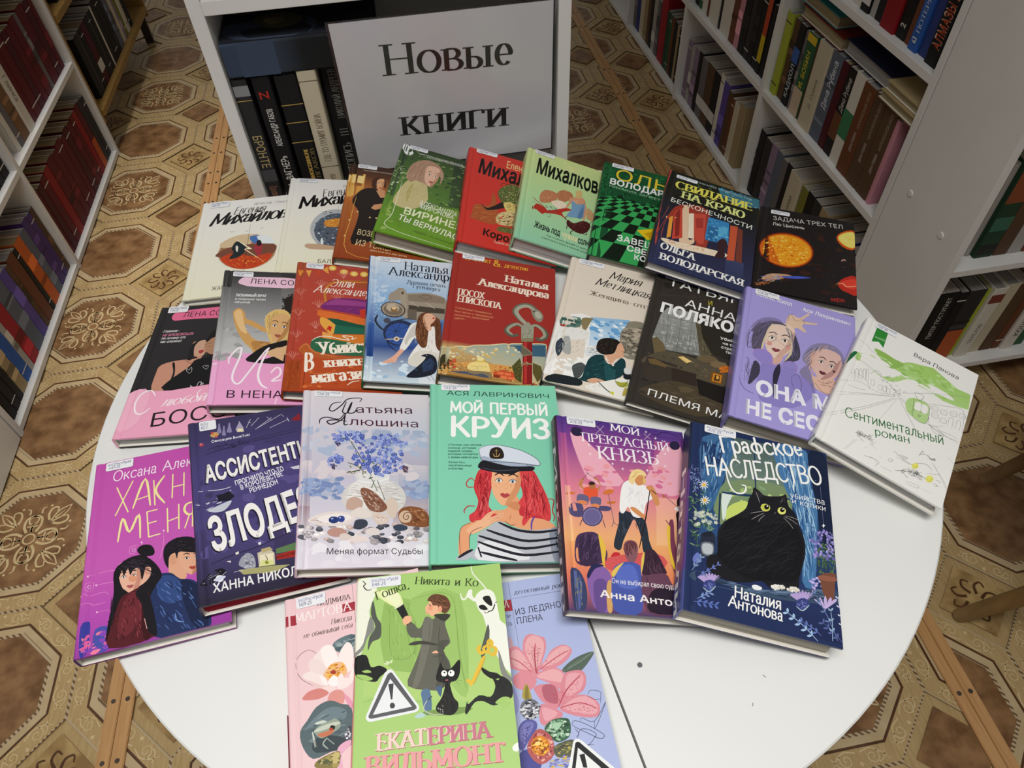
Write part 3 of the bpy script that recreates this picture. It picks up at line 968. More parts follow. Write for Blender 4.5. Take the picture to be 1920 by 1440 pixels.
# ------------------------------------------------------------------ white furniture
def bookcase(name, label, x0, x1, y0, y1, face, uprights, shelves, h, t=.016, z0=0.0, kick=False, back=True, caps=()):
    """face: which way the open front looks ('+x', '-x', '-y'). uprights: positions along the front; shelves: heights of their undersides"""
    root = empty(name, Matrix.Translation(((x0 + x1) / 2, (y0 + y1) / 2, 0)))
    tag(root, label, 'bookcase')
    ox, oy = (x0 + x1) / 2, (y0 + y1) / 2
    m = M_WHITE()
    ax = 0 if face == '-y' else 1
    for u in uprights:
        mb = MB()
        if ax:
            mb.box(x0 - ox, x1 - ox, u - oy, u + t - oy, z0, h)
        else:
            mb.box(u - ox, u + t - ox, y0 - oy, y1 - oy, z0, h)
        mb.build('side_panel' if u in (uprights[0], uprights[-1]) else 'divider', m, root, bevel=.0008)
    bt = .004
    for z in shelves:
        for a, b in zip(uprights, uprights[1:]):
            mb = MB()
            if ax:
                xa, xb = (x0 + bt, x1 - .0015) if face == '+x' else (x0 + .0015, x1 - bt)
                mb.box(xa - ox, xb - ox, a + t - oy, b - oy, z, z + t)
            else:
                mb.box(a + t - ox, b - ox, y0 + .0015 - oy, y1 - bt - oy, z, z + t)
            mb.build('shelf', m, root, bevel=.0008)
    if back:
        mb = MB()
        if face == '+x': mb.box(x0 - ox, x0 + bt - ox, uprights[0] + t - oy, uprights[-1] - oy, z0, h)
        elif face == '-x': mb.box(x1 - bt - ox, x1 - ox, uprights[0] + t - oy, uprights[-1] - oy, z0, h)
        else: mb.box(uprights[0] + t - ox, uprights[-1] - ox, y1 - bt - oy, y1 - oy, z0, h)
        mb.build('back_panel', m, root)
    for (x, y, z) in caps:
        mb = MB()
        mb.tube([(x - ox + .0002, y - oy, z), (x - ox - .0022, y - oy, z)], [.0075, .006], 14)
        mb.build('screw_cap', m, root)
    return root

XL, XR = -1.013, .981
bookcase('bookcase', 'white open bookcase of red hardcovers on the left of the aisle', XL - .27, XL, 1.2, 2.47, '+x', [1.2, 1.827, 2.454], [.004, .314, .63, .945, 1.26], 1.5)
bookcase('bookcase', 'long tall white bookcase along the right side of the dim aisle', XR, XR + .27, 1.134, 3.6, '-x', [1.134, 1.752, 2.370, 2.985, 3.584], [.004, .322, .644, .97, 1.29, 1.61, 1.95], 1.966, t=.018)
bookcase('bookcase', 'white bookcase facing the camera at the right edge behind the chair', XR, XR + .85, .90, 1.130, '-y', [XR, XR + .42, XR + .834], [.075, .373, .678, .98, 1.29, 1.6, 1.9], 1.916, caps=((XR, 1.075, .455), (XR, .955, .440)))

def cabinet():
    root = empty('cabinet', Matrix.Translation((XL - .14, .88, 0)))
    tag(root, 'low white cabinet with a closed door at the left edge', 'cabinet')
    ox, oy = XL - .14, .88
    m = M_WHITE()
    mb = MB(); mb.box(XL - .28 - ox, XL - .018 - ox, .56 - oy, 1.195 - oy, 0, .72); mb.build('carcass', m, root, bevel=.001)
    mb = MB(); mb.box(XL - .0175 - ox, XL - ox, .563 - oy, 1.192 - oy, .004, .716); d = mb.build('door', m, root, bevel=.001)
    mb = MB(); mb.tube([(XL + .001 - ox, .64 - oy, .5), (XL + .022 - ox, .64 - oy, .5), (XL + .022 - ox, .64 - oy, .38), (XL + .001 - ox, .64 - oy, .38)], .005, 10)
    mb.build('handle', noise_mat('brushed_steel', '9a9a9a', 'b0b0b0', 20, .3), d)
cabinet()

def wooden_rack():
    root = empty('wooden_rack', Matrix.Translation((XL - .13, 3.0, 0)))
    tag(root, 'old wooden book rack standing past the white bookcase on short legs', 'rack')
    ox, oy = XL - .13, 3.0
    wood = noise_mat('old_oak', '8a6a34', 'a8844a', 6, .5, 5, (3, 22, 22), lo=.3, hi=.7)
    dk = noise_mat('dark_leg', '2a2018', '34281e', 20, .5)
    for z in (.122, .43, .76):
        mb = MB(); mb.box(XL - .26 - ox, XL - ox, 2.50 - oy, 3.40 - oy, z, z + .022); mb.build('shelf', wood, root, bevel=.0015)
    for y in (2.50, 3.378):
        for x in (XL - .26, XL - .05):
            mb = MB(); mb.box(x - ox, x + .03 - ox, y - oy, y + .022 - oy, 0, .122); mb.build('leg', dk, root, bevel=.001)
    for y in (2.484, 3.40):
        mb = MB(); mb.box(XL - .26 - ox, XL - .006 - ox, y - oy, y + .0158 - oy, .1, 1.0); mb.build('side_panel', wood, root, bevel=.0015)
    mb = MB(); mb.box(XL - .266 - ox, XL - .2602 - ox, 2.50 - oy, 3.40 - oy, .122, 1.0); mb.build('back_panel', wood, root)
wooden_rack()

DSY = 1.003
def display():
    x0, x1 = -.252, .2475
    root = empty('display_unit', Matrix.Translation((0, DSY + .15, 0)))
    tag(root, 'white display shelf unit holding the printed sign behind the table', 'shelf unit')
    ox, oy = 0, DSY + .15
    m = M_WHITE(); t = .018
    for x in (x0, x1 - t):
        mb = MB(); mb.box(x - ox, x + t - ox, DSY - oy, DSY + .30 - oy, 0, 1.30); mb.build('side_panel', m, root, bevel=.0008)
    for z in (.02, .33, .642, .951, 1.28):
        mb = MB(); mb.box(x0 + t - ox, x1 - t - ox, DSY + .001 - oy, DSY + .296 - oy, z, z + .018); mb.build('shelf', m, root, bevel=.0008)
    mb = MB(); mb.box(x0 + t - ox, x1 - t - ox, DSY + .296 - oy, DSY + .30 - oy, 0, 1.30); mb.build('back_panel', m, root)
display()

def sign():
    """A4 sheet in a clear plastic sleeve, leaning in the front of the open compartment"""
    w, h = .312, .268
    zb = .6604
    M = Matrix.Translation((-.0865, DSY + .014, zb)) @ Matrix.Rotation(R(92.5), 4, 'X')
    root = empty('sign', M)
    tag(root, 'white paper sign with two big Cyrillic words in a plastic sleeve', 'sign')
    pm = noise_mat('sign_paper', 'cdccd2', 'd3d2d6', 4, .28, spec=.5)
    mb = MB()
    mb.box(.003, w - .003, .036, h - .003, -.0012, 0)
    pap = mb.build('paper', pm, root)
    mb = MB()
    pr = Print(mb, w, h, lambda x, y, k: (x, y, .0003 + k * 1e-5))
    c = lin('1c1a1c'); ec = lin('4a4a50')
    pr.layer()
    for P in ([(.0, .034), (w, .034), (w, .0362), (0, .0362)], [(0, .034), (.0022, .034), (.0022, h), (0, h)], [(0, h - .0018), (w, h - .0018), (w, h), (0, h)], [(w - .003, .034), (w - .001, .034), (w - .001, h), (w - .003, h)]):
        pr.poly(P, ec)
    pr.layer()
    for (txt, p0, p1, hh) in [('Новые', [0.0625, 0.1866], [0.2505, 0.1816], 0.044), ('книги', [0.0735, 0.0906], [0.2415, 0.0856], 0.0429)]:
        pr.text(txt, 'serif', p0[0], p0[1], p1[0], p1[1], hh, c)
    mb.build('lettering', noise_mat('black_toner', '1c1a1c', '242224', 50, .4), root)
    sl, nt, b = new_mat('clear_plastic_sleeve')
    b.inputs['Base Color'].default_value = lin('f4f6f8'); b.inputs['Roughness'].default_value = .22
    nz = nt.nodes.new('ShaderNodeTexNoise'); nz.inputs['Scale'].default_value = 14; nz.inputs['Detail'].default_value = 4
    bp = nt.nodes.new('ShaderNodeBump'); bp.inputs['Strength'].default_value = .35; bp.inputs['Distance'].default_value = .004
    nt.links.new(nz.outputs['Fac'], bp.inputs['Height']); nt.links.new(bp.outputs[0], b.inputs['Normal'])
    tr = nt.nodes.new('ShaderNodeBsdfTransparent'); gl = nt.nodes.new('ShaderNodeBsdfGlossy'); mx = nt.nodes.new('ShaderNodeMixShader')
    gl.inputs['Roughness'].default_value = .18; nt.links.new(bp.outputs[0], gl.inputs['Normal']); mx.inputs[0].default_value = .05
    nt.links.new(tr.outputs[0], mx.inputs[1]); nt.links.new(gl.outputs[0], mx.inputs[2])
    nt.links.new(mx.outputs[0], nt.nodes['Material Output'].inputs[0])
    mb = MB()
    for z in (.0012, -.0020):
        mb.face([(-.001, 0, z), (w + .001, 0, z), (w + .001, h, z), (-.001, h, z)])
    mb.build('sleeve', sl, root)
sign()

def chair():
    wood = noise_mat('worn_brown_wood', '6a4e2c', '80623a', 8, .4, 4, (4, 4, 1))
    root = empty('wooden_chair', Matrix.Translation((1.08, .42, 0)))
    tag(root, 'brown wooden chair at the right edge, mostly only its round legs', 'chair')
    ox, oy = 1.08, .42
    top = {}
    for (bx, by), (tx, ty) in (((.875, .392), (.925, .29)), ((1.100, .655), (1.15, .535)), ((1.27, .19), (1.2, .22)), ((1.42, .5), (1.36, .5))):
        mb = MB(); mb.tube([(bx - ox, by - oy, 0), ((bx + tx) / 2 - ox, (by + ty) / 2 - oy, .22), (tx - ox, ty - oy, .44)], [.0125, .0165, .0185], 18)
        mb.build('leg', wood, root, smooth=True)
    mb = MB(); mb.box(.90 - ox, 1.38 - ox, .16 - oy, .56 - oy, .44, .462); mb.build('seat', wood, root, bevel=.006)
chair()

# ------------------------------------------------------------------ books standing on the shelves
CN = {'dr': ('5c0f1a', 'dark red'), 'rd': ('8c1620', 'red'), 'br': ('a0202c', 'bright red'), 'ma': ('4a101c', 'maroon'), 'or': ('c8622a', 'orange'), 'dg': ('2c2a2c', 'charcoal'), 'bk': ('161517', 'black'),
      'gy': ('6a6668', 'grey'), 'lg': ('a8a49e', 'light grey'), 'wh': ('d8d2c6', 'white'), 'cr': ('c8bda4', 'cream'), 'tn': ('a08c68', 'tan'), 'bn': ('58402c', 'brown'), 'lb': ('7c5a3c', 'light brown'),
      'pu': ('4c3470', 'purple'), 'vi': ('5a4a98', 'violet'), 'db': ('2c3c78', 'dark blue'), 'bl': ('2c5aa8', 'blue'), 'sl': ('5c6474', 'slate blue'), 'gn': ('2c5a3c', 'green'), 'dk': ('24402c', 'dark green'), 'lm': ('a8b438', 'lime green'), 'ye': ('d8b030', 'yellow'), 'ol': ('7a7830', 'olive'),
      'te': ('2c8c90', 'teal'), 'mv': ('8c7890', 'mauve'), 'pk': ('c88a98', 'pink'), 'ob': ('6a3c24', 'russet')}
ORD = ['first', 'second', 'third', 'fourth', 'fifth', 'sixth', 'seventh', 'eighth', 'ninth', 'tenth', 'eleventh', 'twelfth', 'thirteenth', 'fourteenth', 'fifteenth', 'sixteenth', 'seventeenth', 'eighteenth', 'nineteenth', 'twentieth']
rs = random.Random(11)
def stand(side, front, start, z, spec, where, group, end='far'):
    """a row of books. side L: spines face +x, rows run toward the camera; R: spines face -x; F: spines face the camera. spec items: (colour, thickness cm, height cm, depth cm, style, recess cm, text)"""
    pos = start
    for i, it in enumerate(spec):
        c, t, h, d = it[0], it[1] / 100, it[2] / 100, it[3] / 100
        style = it[4] if len(it) > 4 else ''
        rec = (it[5] if len(it) > 5 else 1.0) / 100
        txt = it[6] if len(it) > 6 else ()
        g = .0006
        if c == '_':
            pos += -t if side in 'LR' else t
            continue
        if side == 'L':      # x->-X, y->Z, z->+Y
            M = Matrix(((-1, 0, 0, front - rec), (0, 0, 1, pos - t + g), (0, 1, 0, z + .0004), (0, 0, 0, 1))); pos -= t
        elif side == 'R':    # x->+X, y->Z, z->-Y
            M = Matrix(((1, 0, 0, front + rec), (0, 0, -1, pos - g), (0, 1, 0, z + .0004), (0, 0, 0, 1))); pos -= t
        else:                # x->+Y, y->Z, z->+X
            M = Matrix(((0, 0, 1, pos + g), (1, 0, 0, front + rec), (0, 1, 0, z + .0004), (0, 0, 0, 1))); pos += t
        T = t - 2 * g
        hexc, cname = CN[c]
        hard = T > .013 and 'p' not in style
        st = []
        k2 = '%02x%02x%02x' % tuple(min(255, int(int(hexc[q:q + 2], 16) * 1.22 + 12)) for q in (0, 2, 4))
        k3 = '%02x%02x%02x' % tuple(int(int(hexc[q:q + 2], 16) * .72) for q in (0, 2, 4))
        lightc = c in ('wh', 'cr', 'lg', 'tn', 'ye', 'lm', 'pk')
        ink = '3a342c' if lightc else ('c8b890' if 'g' in style else 'd8d4cc')
        if 'b' in style:
            st += [('', 'band', h * .10, h * .115, 0, 0, ink), ('', 'band', h * .86, h * .875, 0, 0, ink)]
        if 'm' in style:
            for q in range(3):
                a = h * rs.uniform(.2, .8)
                st.append(('', 'band', a, min(a + h * rs.uniform(.03, .14), h * .97), 0, 0, rs.choice((k2, k3))))
        if 'w' in style:
            st.append(('', 'band', h * .62, h * .8, 0, 0, 'd8d4cc'))
        if 'o' in style:
            st.append(('', 'band', h * .55, h * .999, 0, 0, 'b8562a'))
        for (s_, sty, a, b, v0, hh, col) in txt:
            st.append((s_, sty, a * h, b * h, v0, hh, col or ink))
        adj = [w_ for ch, w_ in (('b', 'banded '), ('w', 'pale-blocked '), ('o', 'orange-footed ')) if ch in style]
        what = ('hardcover' if hard else 'paperback')
        lab = '%s %s%s, %s from the %s end, %s' % (cname, ''.join(adj), what, ORD[i - sum(1 for q in spec[:i] if q[0] == '_')], end, where)
        make_book('book', lab, 'book', group, M, d, h, T, hexc, None, hexc, [], 'y' if c in ('dr', 'ma', 'rd', 'or') else ('g' if rs.random() < .5 else 'c'), hard, spine_text=st, matt=True)
    return pos

reds = [('dg', 3.2, 20.5, 14.5, 'b'), ('dg', 3.4, 21, 14.5, ''), ('dr', 4, 21.5, 15, 'o'), ('rd', 3.6, 21, 15, ''), ('dr', 3, 21.3, 15, 'b'), ('dr', 4, 21, 15, 'm'), ('ma', 4.4, 21.6, 15, 'b'), ('dr', 3.6, 21, 15, ''), ('dr', 5, 22, 15.5, 'b'), ('dr', 4.2, 21.3, 15, 'm'), ('dr', 5.2, 22, 16, 'm'), ('rd', 4.4, 21.6, 15, ''), ('dr', 4, 21.4, 15, 'b'), ('ma', 3.6, 21, 15, ''), ('dr', 4, 21, 15, '')]
stand('L', XL - .008, 2.448, .020, reds, 'low left shelf by wooden rack', 'red hardcovers on the low left shelf')
topr = [('_', 1.4, 0, 0), ('dr', 3.4, 20.6, 14.5, 'm'), ('ma', 4.2, 21, 14.5, 'b'), ('dr', 5.6, 21.5, 15, 'm'), ('gy', 2.4, 21, 15, 'm'), ('dr', 4.8, 21.3, 15, 'm'), ('dr', 4, 20.8, 15, ''), ('ma', 4, 21, 15, 'b'), ('dr', 4.8, 21.6, 15, 'b'), ('dr', 3.6, 21, 15, ''), ('wh', 4.6, 21.3, 15, '', .6, (('Глинка', 'hand', .3, .62, .3, .45, ''),)), ('lb', 4.8, 21, 14.5, 'm'), ('gy', 3, 21.5, 14.5, 'b'), ('wh', 2.2, 21, 15, '')]
stand('L', XL - .008, 2.448, .330, topr, 'middle left shelf by wooden rack', 'red hardcovers on the middle left shelf')
mix = [('bn', 2.4, 20.5, 14, 'm'), ('pu', 2.8, 20.5, 14, 'b'), ('pu', 3.6, 21, 14, 'm'), ('sl', 3.8, 20, 14, 'm'), ('or', 4.6, 20.5, 14.5, 'm'), ('bk', 2.2, 20, 13, 'b'), ('ob', 4.4, 20.5, 14.5, 'g'), ('bn', 2.2, 20, 13, 'm'), ('vi', 3.8, 20.5, 14, 'm'), ('sl', 5.4, 21, 15, 'm'), ('br', 4.6, 20.5, 14.5, 'm'), ('lg', 2.2, 20.5, 13.5, 'm'), ('bl', 4, 20.5, 14.5, 'b'), ('tn', 3.8, 20.5, 14.5, 'm'), ('bk', 2.6, 20, 13.5, 'm'), ('bk', 3.2, 20.5, 13.5, 'b'), ('bk', 2.8, 20, 13.5, 'm')]
stand('L', XL - .008, 1.822, .020, mix, 'low left shelf by closed cabinet', 'mixed books on the low left shelf')
stand('L', XL - .008, 1.822, .330, [('bk', 3.8, 20.5, 14, 'b'), ('bk', 3.6, 21, 14, 'm'), ('bk', 4, 20.5, 14, 'b'), ('bk', 3.6, 21, 14, 'w'), ('bk', 4, 20.5, 14, ''), ('dg', 3.4, 20.5, 14, 'b'), ('bk', 4, 21, 14, 'm')], 'middle left shelf by closed cabinet', 'black books on the middle left shelf')
rack = [('_', 16, 0, 0), ('bk', 2.6, 20.5, 14), ('bk', 2.6, 20, 14, 'b'), ('cr', 2.8, 22, 15, 'b'), ('wh', 1.8, 21, 15, ''), ('ol', 3.4, 22, 15, 'b'), ('mv', 2.2, 22, 15, 'm'), ('cr', 3.4, 22.5, 15, ''), ('gy', 3, 20, 14, 'm'), ('sl', 2.6, 20, 14, 'm'), ('bk', 4, 20.5, 14, 'm'), ('bk', 4.4, 21, 15, 'b'), ('bk', 4, 21, 15, ''), ('wh', 1.6, 20.5, 14, ''), ('bk', 3.4, 20, 14, ''), ('dg', 3, 20, 14, 'b'), ('bk', 3.2, 20, 14, ''), ('ma', 5.6, 20, 14.5, 'w'), ('bk', 3.4, 20, 14, 'b'), ('dg', 3.4, 20, 14, ''), ('bk', 3.4, 20, 14, '')]
stand('L', XL - .010, 3.385, .1445, rack, 'lower shelf of wooden rack', 'books on the wooden rack')
stand('L', XL - .010, 2.80, .4525, [('bn', 3.6, 20, 14, 'b'), ('dg', 3.2, 20, 14, 'm'), ('tn', 3, 20, 14, ''), ('bn', 3.2, 20, 14, 'b'), ('dg', 3, 20, 14, ''), ('bk', 3.4, 20, 14, 'b')], 'upper shelf of wooden rack', 'books on the wooden rack')

# right aisle bookcase
stand('R', XR + .012, 2.980, .020, [('gy', 3.6, 20.5, 14, 'm'), ('db', 4.4, 21, 14.5, ''), ('cr', 4.6, 21.5, 15, ''), ('tn', 4.4, 21.5, 15, 'b'), ('bn', 3.4, 20, 14, ''), ('bk', 3.2, 20.5, 14, ''), ('lg', 4, 20, 14, 'w'), ('gy', 3.2, 20, 13.5, 'm'), ('_', 1, 0, 0), ('br', 6.4, 24.5, 20, ''), ('dk', 3.2, 20.5, 14, ''), ('gn', 2.4, 20.5, 14, 'b'), ('ob', 2.6, 20.5, 14, ''), ('bk', 3.4, 20, 14, ''), ('tn', 2.2, 20, 14, ''), ('bk', 3.2, 19.5, 14, 'b')], 'low far bay of right bookcase', 'books low in the far bay')
stand('R', XR + .012, 2.362, .020, [('mv', 3.6, 20, 14, 'b'), ('lg', 2.8, 19.5, 14, 'm'), ('mv', 4, 20, 14, 'm'), ('bk', 3.2, 20.5, 14, ''), ('gy', 5, 20, 14, 'w'), ('bn', 6, 20.5, 14.5, 'w'), ('bk', 5.2, 20.5, 14, 'w'), ('wh', 3, 22, 15, 'b'), ('vi', 4.2, 21, 14, 'm'), ('bn', 3, 20, 14, ''), ('ob', 2.4, 19, 14, 'b'), ('cr', 3.6, 19, 14, ''), ('tn', 4.2, 20.5, 14, '')], 'low middle bay of right bookcase', 'books low in the middle bay')
stand('R', XR + .012, 2.362, .340, [('bk', 3, 20, 14, ''), ('gn', 3.2, 20.5, 14, 'b'), ('wh', 4.2, 20.5, 14.5, ''), ('ob', 1.8, 20, 14, ''), ('wh', 3, 20.5, 14, ''), ('wh', 5, 21, 15, '', .5, (('Донцова', 'hand', .35, .6, .3, .4, ''),)), ('bk', 1.6, 20, 14, ''), ('wh', 4.2, 21, 15, ''), ('wh', 3, 21, 15, ''), ('ob', 4, 20.5, 14, 'm'), ('pk', 3.2, 20.5, 14, 'm'), ('bk', 4.4, 20, 14, 'm'), ('dg', 3, 20, 14, 'b'), ('bk', 3.2, 20, 14, 'm'), ('bk', 3, 20, 14, 'b'), ('bk', 2.6, 20.5, 14, '', .8, (('', 'band', .01, .5, 0, 0, 'b84a28'), ('', 'band', .5, .85, 0, 0, 'c8b020'))), ('bk', 2.6, 19, 14, '')], 'second-shelf middle bay of right bookcase', 'books in the middle bay')
ru = lambda s_, a=.12, b=.5, v=.28, h=.46, c='': ((s_, 'it', b, a, 1 - v, h, c),)
stand('R', XR + .012, 1.746, .340, [('lm', 3.2, 21, 15, 'b', .3), ('bn', 3, 20.5, 14, 'm'), ('bk', 3.4, 20.5, 14.5, '', .8, (('КАДКОЛ', 'sansb', .9, .48, .75, .5, 'c8d0d8'), ('', 'band', .28, .46, 0, 0, '3c60a8'))), ('gy', 1.6, 20, 14, 'm'), ('gn', 4.6, 20.5, 14.5, '', .8, (('', 'band', .66, .999, 0, 0, 'c8b49a'), ('', 'band', .01, .1, 0, 0, 'd8b830'), ('И. БОБИН', 'sansb', .64, .2, .72, .4, 'd8c838'))), ('bn', 1.6, 19.5, 14, ''),
     ('cr', 6, 21.3, 15, '', .4, (('Д. Рубина', 'hand', .75, .4, .65, .2, ''),)), ('sl', 4.8, 21.3, 14.5, 'm', .8, (('Дина Рубина', 'sansb', .62, .08, .75, .42, 'd8dce4'),)), ('ma', 3, 21, 14.5, '', .8), ('bk', 3.6, 21, 14.5, '', .8, (('Дина Рубина', 'it', .48, .1, .75, .45, 'd8d4cc'), ('', 'band', .5, .8, 0, 0, '6a4028'))), ('wh', 4.2, 21.6, 14.5, '', .6, (('', 'band', .4, .7, 0, 0, '3c7c54'),)),
     ('ob', 4.8, 21.3, 14.5, '', .3, (('ДИНА РУБИНА', 'sans', .72, .5, .7, .2, 'c8c0b8'), ('НАПОЛЕОНОВ ОБОЗ', 'sans', .45, .06, .75, .2, 'a89888'))), ('bn', 4.6, 21.3, 14.5, '', .3, (('ДИНА РУБИНА', 'sans', .72, .5, .7, .2, 'c8c0b8'), ('НАПОЛЕОНОВ ОБОЗ', 'sans', .45, .06, .75, .2, 'a89888'))), ('bn', 4.8, 21.3, 14.5, '', .3, (('ДИНА РУБИНА', 'sans', .72, .5, .7, .2, 'c8c0b8'), ('НАПОЛЕОНОВ ОБОЗ', 'sans', .45, .06, .75, .2, 'a89888'))), ('pk', 1.5, 20, 14, 'p', .3), ('dk', 3.0, 20, 14, '', 2.6, (('РОДОСЛОВНАЯ', 'sansb', .6, .14, .8, .2, 'c8c038'), ('РОМАНОВЫХ', 'sansb', .6, .14, .45, .2, 'c8c038'))), ('bk', 1.5, 19.6, 14, 'b', 3)], 'second-shelf corner bay of right bookcase', 'books on the shelf by the corner')
stand('R', XR + .012, 1.746, .020, [('bk', 3.6, 20.5, 14, 'm'), ('dg', 4.2, 20, 14, ''), ('mv', 3.6, 20.5, 14, 'm'), ('sl', 3.6, 20.5, 14, ''), ('gy', 3, 20, 14, ''), ('bk', 3.4, 20.5, 14, ''), ('cr', 6.2, 20.5, 14.5, '', .4, (('Яковлева', 'hand', .8, .3, .65, .26, ''),)), ('ol', 3.4, 19.5, 14, ''), ('bk', 3.4, 20, 14, 'm'), ('dg', 3.8, 20, 14, 'm'), ('tn', 4.4, 20, 14, ''), ('lb', 3.2, 19, 14, ''), ('bk', 3.6, 19.5, 14, 'b'), ('db', 4, 19.5, 14, ''), ('bk', 3.6, 19, 14, '')], 'low corner bay of right bookcase', 'books on the lowest shelf by the corner')
stand('R', XR + .012, 1.746, .662, [('wh', 4, 20, 14, ''), ('tn', 3.6, 20.5, 14, 'b'), ('lg', 3.4, 21, 14, ''), ('gy', 3.6, 20, 14, 'm'), ('wh', 3.6, 20, 14, ''), ('cr', 3.4, 20.5, 14, 'm'), ('wh', 3.2, 21, 14, '', 1.2, (('', 'band', .6, .95, 0, 0, '2a2828'),)), ('wh', 3.4, 20.5, 14, 'm'), ('bk', 3.4, 21, 14, '', .6, (('', 'band', .86, .93, 0, 0, 'e0dcd8'),)), ('lg', 2, 20.5, 14, ''), ('bk', 3.2, 20.5, 14, ''), ('rd', 5.2, 21.5, 15, '', .4), ('bk', 3.4, 21, 14, 'm', 1, (('2', 'sansb', .9, .86, .7, .5, ''),)), ('ob', 2.2, 21, 14, ''), ('bl', 3, 21, 14.5, '', .4, (('ПОТЕРЯННОЕ', 'serif', .84, .3, .7, .36, 'c8d4e8'), ('63', 'sansb', .93, .88, .7, .5, 'e8ecf0'))), ('db', 3, 21.5, 14.5, ''), ('bk', 3.8, 21.5, 15, '', .4, (('АЛМАЗЫ ШАХА', 'sansb', .86, .2, .82, .66, 'e8e0d8'), ('АЛМАЗЫ ШАХА', 'sansb', .86, .2, .80, .58, 'b84a28')))], 'third-shelf corner bay of right bookcase', 'books on the upper shelf by the corner')

# corner bookcase, facing the camera
stand('F', .90 + .020, 1.0, .091, [('tn', 2.2, 20, 14, 'm'), ('bk', 4.8, 21.5, 15, '', .3, (('ПИТЕР ПОСТУПАЕТ', 'sans', .62, .06, .7, .22, ''),)), ('bk', 2.2, 21, 15, 'b', .3), ('dg', 4, 21, 15, 'm', .3, (('', 'band', .55, .97, 0, 0, 'b85a2c'),)), ('lm', 1.8, 20, 14, '', 1), ('wh', 3.2, 20.5, 14.5, '', .3, (('ТЕРЕХОВ', 'sans', .8, .5, .7, .3, ''), ('', 'band', .08, .2, 0, 0, '7a3c30'))), ('cr', 3.4, 20.5, 14.5, ''), ('bn', 3, 20, 14, ''), ('ob', 2, 20, 14, 'b'), ('wh', 3, 20.5, 14.5, '', .4, (('КОШКА', 'sansb', .8, .45, .75, .4, ''),)), ('gn', 3, 20, 14, '')], 'bottom shelf of camera-facing bookcase', 'books on the lower shelf of the corner bookcase', 'panel')
stand('F', .90 + .030, 1.0, .3895, [('sl', 2.4, 21, 14, 'm'), ('wh', 2, 21, 14, ''), ('lg', 1.2, 20.5, 14, 'p'), ('dk', 4, 21, 15, '', 0, (('', 'band', .02, .4, 0, 0, '8a4a2c'), ('', 'band', .55, .7, 0, 0, '3c6a54'), ('', 'band', .85, .97, 0, 0, '20221f'))), ('bn', 3.2, 21, 15, '', 0), ('lg', 3, 20, 14.5, '', 0), ('ob', 3, 20.5, 14, 'b', 0), ('cr', 3, 20, 14, '', 0), ('gy', 3, 20, 14, 'm', 0)], 'upper shelf of camera-facing bookcase', 'books on the upper shelf of the corner bookcase', 'panel')

# books inside the display unit
stand('F', DSY + .006, -.2325, .6602, [
    ('dg', 2.2, 20.2, 14, '', .4, (('', 'band', .045, .12, 0, 0, '8c8c90'), ('', 'band', .15, .155, 0, 0, 'c8a860'), ('БРОНТЕ', 'sans', .42, .68, .2, .62, 'c8b078'), ('', 'band', .7, .8, 0, 0, '4c4c50'), ('Грозовой пер.', 'it', .84, .99, .25, .5, 'a87860'))),
    ('_', .5, 0, 0),
    ('bk', 2.7, 20.3, 14, '', .3, (('Z', 'sansb', .16, .10, .7, .5, 'c83028'), ('АЛЕКСАНДР ГАБОВ', 'sansb', .52, .23, .66, .32, 'e0dcd8'), ('СЛОМ «ВАГНЕР»', 'sansb', .98, .6, .7, .42, 'e0dcd8'))),
    ('_', .4, 0, 0),
    ('bk', 3.2, 20.2, 14, '', .2, (('', 'band', .21, .216, 0, 0, 'b89850'), ('', 'band', .345, .351, 0, 0, 'b89850'), ('', 'band', .5, .506, 0, 0, 'b89850'), ('Михаил', 'serifb', .9, .56, .62, .26, 'b89850'), ('БУЛГАКОВ', 'serif', .9, .56, .92, .2, '8a7848'))),
    ('cr', 2.8, 20.5, 14, '', .2, (('ГДЕ-ТО ГРЕМИТ ВОЙНА', 'serif', .69, .31, .68, .34, '5a4a34'), ('', 'band', .07, .076, 0, 0, '6a5a44'), ('', 'band', .73, .736, 0, 0, '6a5a44'), ('Сергеев', 'serifi', .95, .8, .68, .4, '5a4a34'))),
    ('_', .2, 0, 0),
    ('bk', 3, 20.3, 14, '', 2.6, (('НИКОЛАЙ АНДРЕЕВ', 'serif', .42, .05, .72, .34, '8a8880'), ('III', 'serif', .56, .5, .72, .4, '9a9890'), ('ЛЕТОПИСЬ', 'serif', .92, .62, .72, .42, '9a9890'))),
    ('dg', 3, 20.2, 14, '', 3.4), ('bk', 3.2, 20, 14, '', 3.4)], 'shelf beside the paper sign', 'books beside the sign', 'panel')

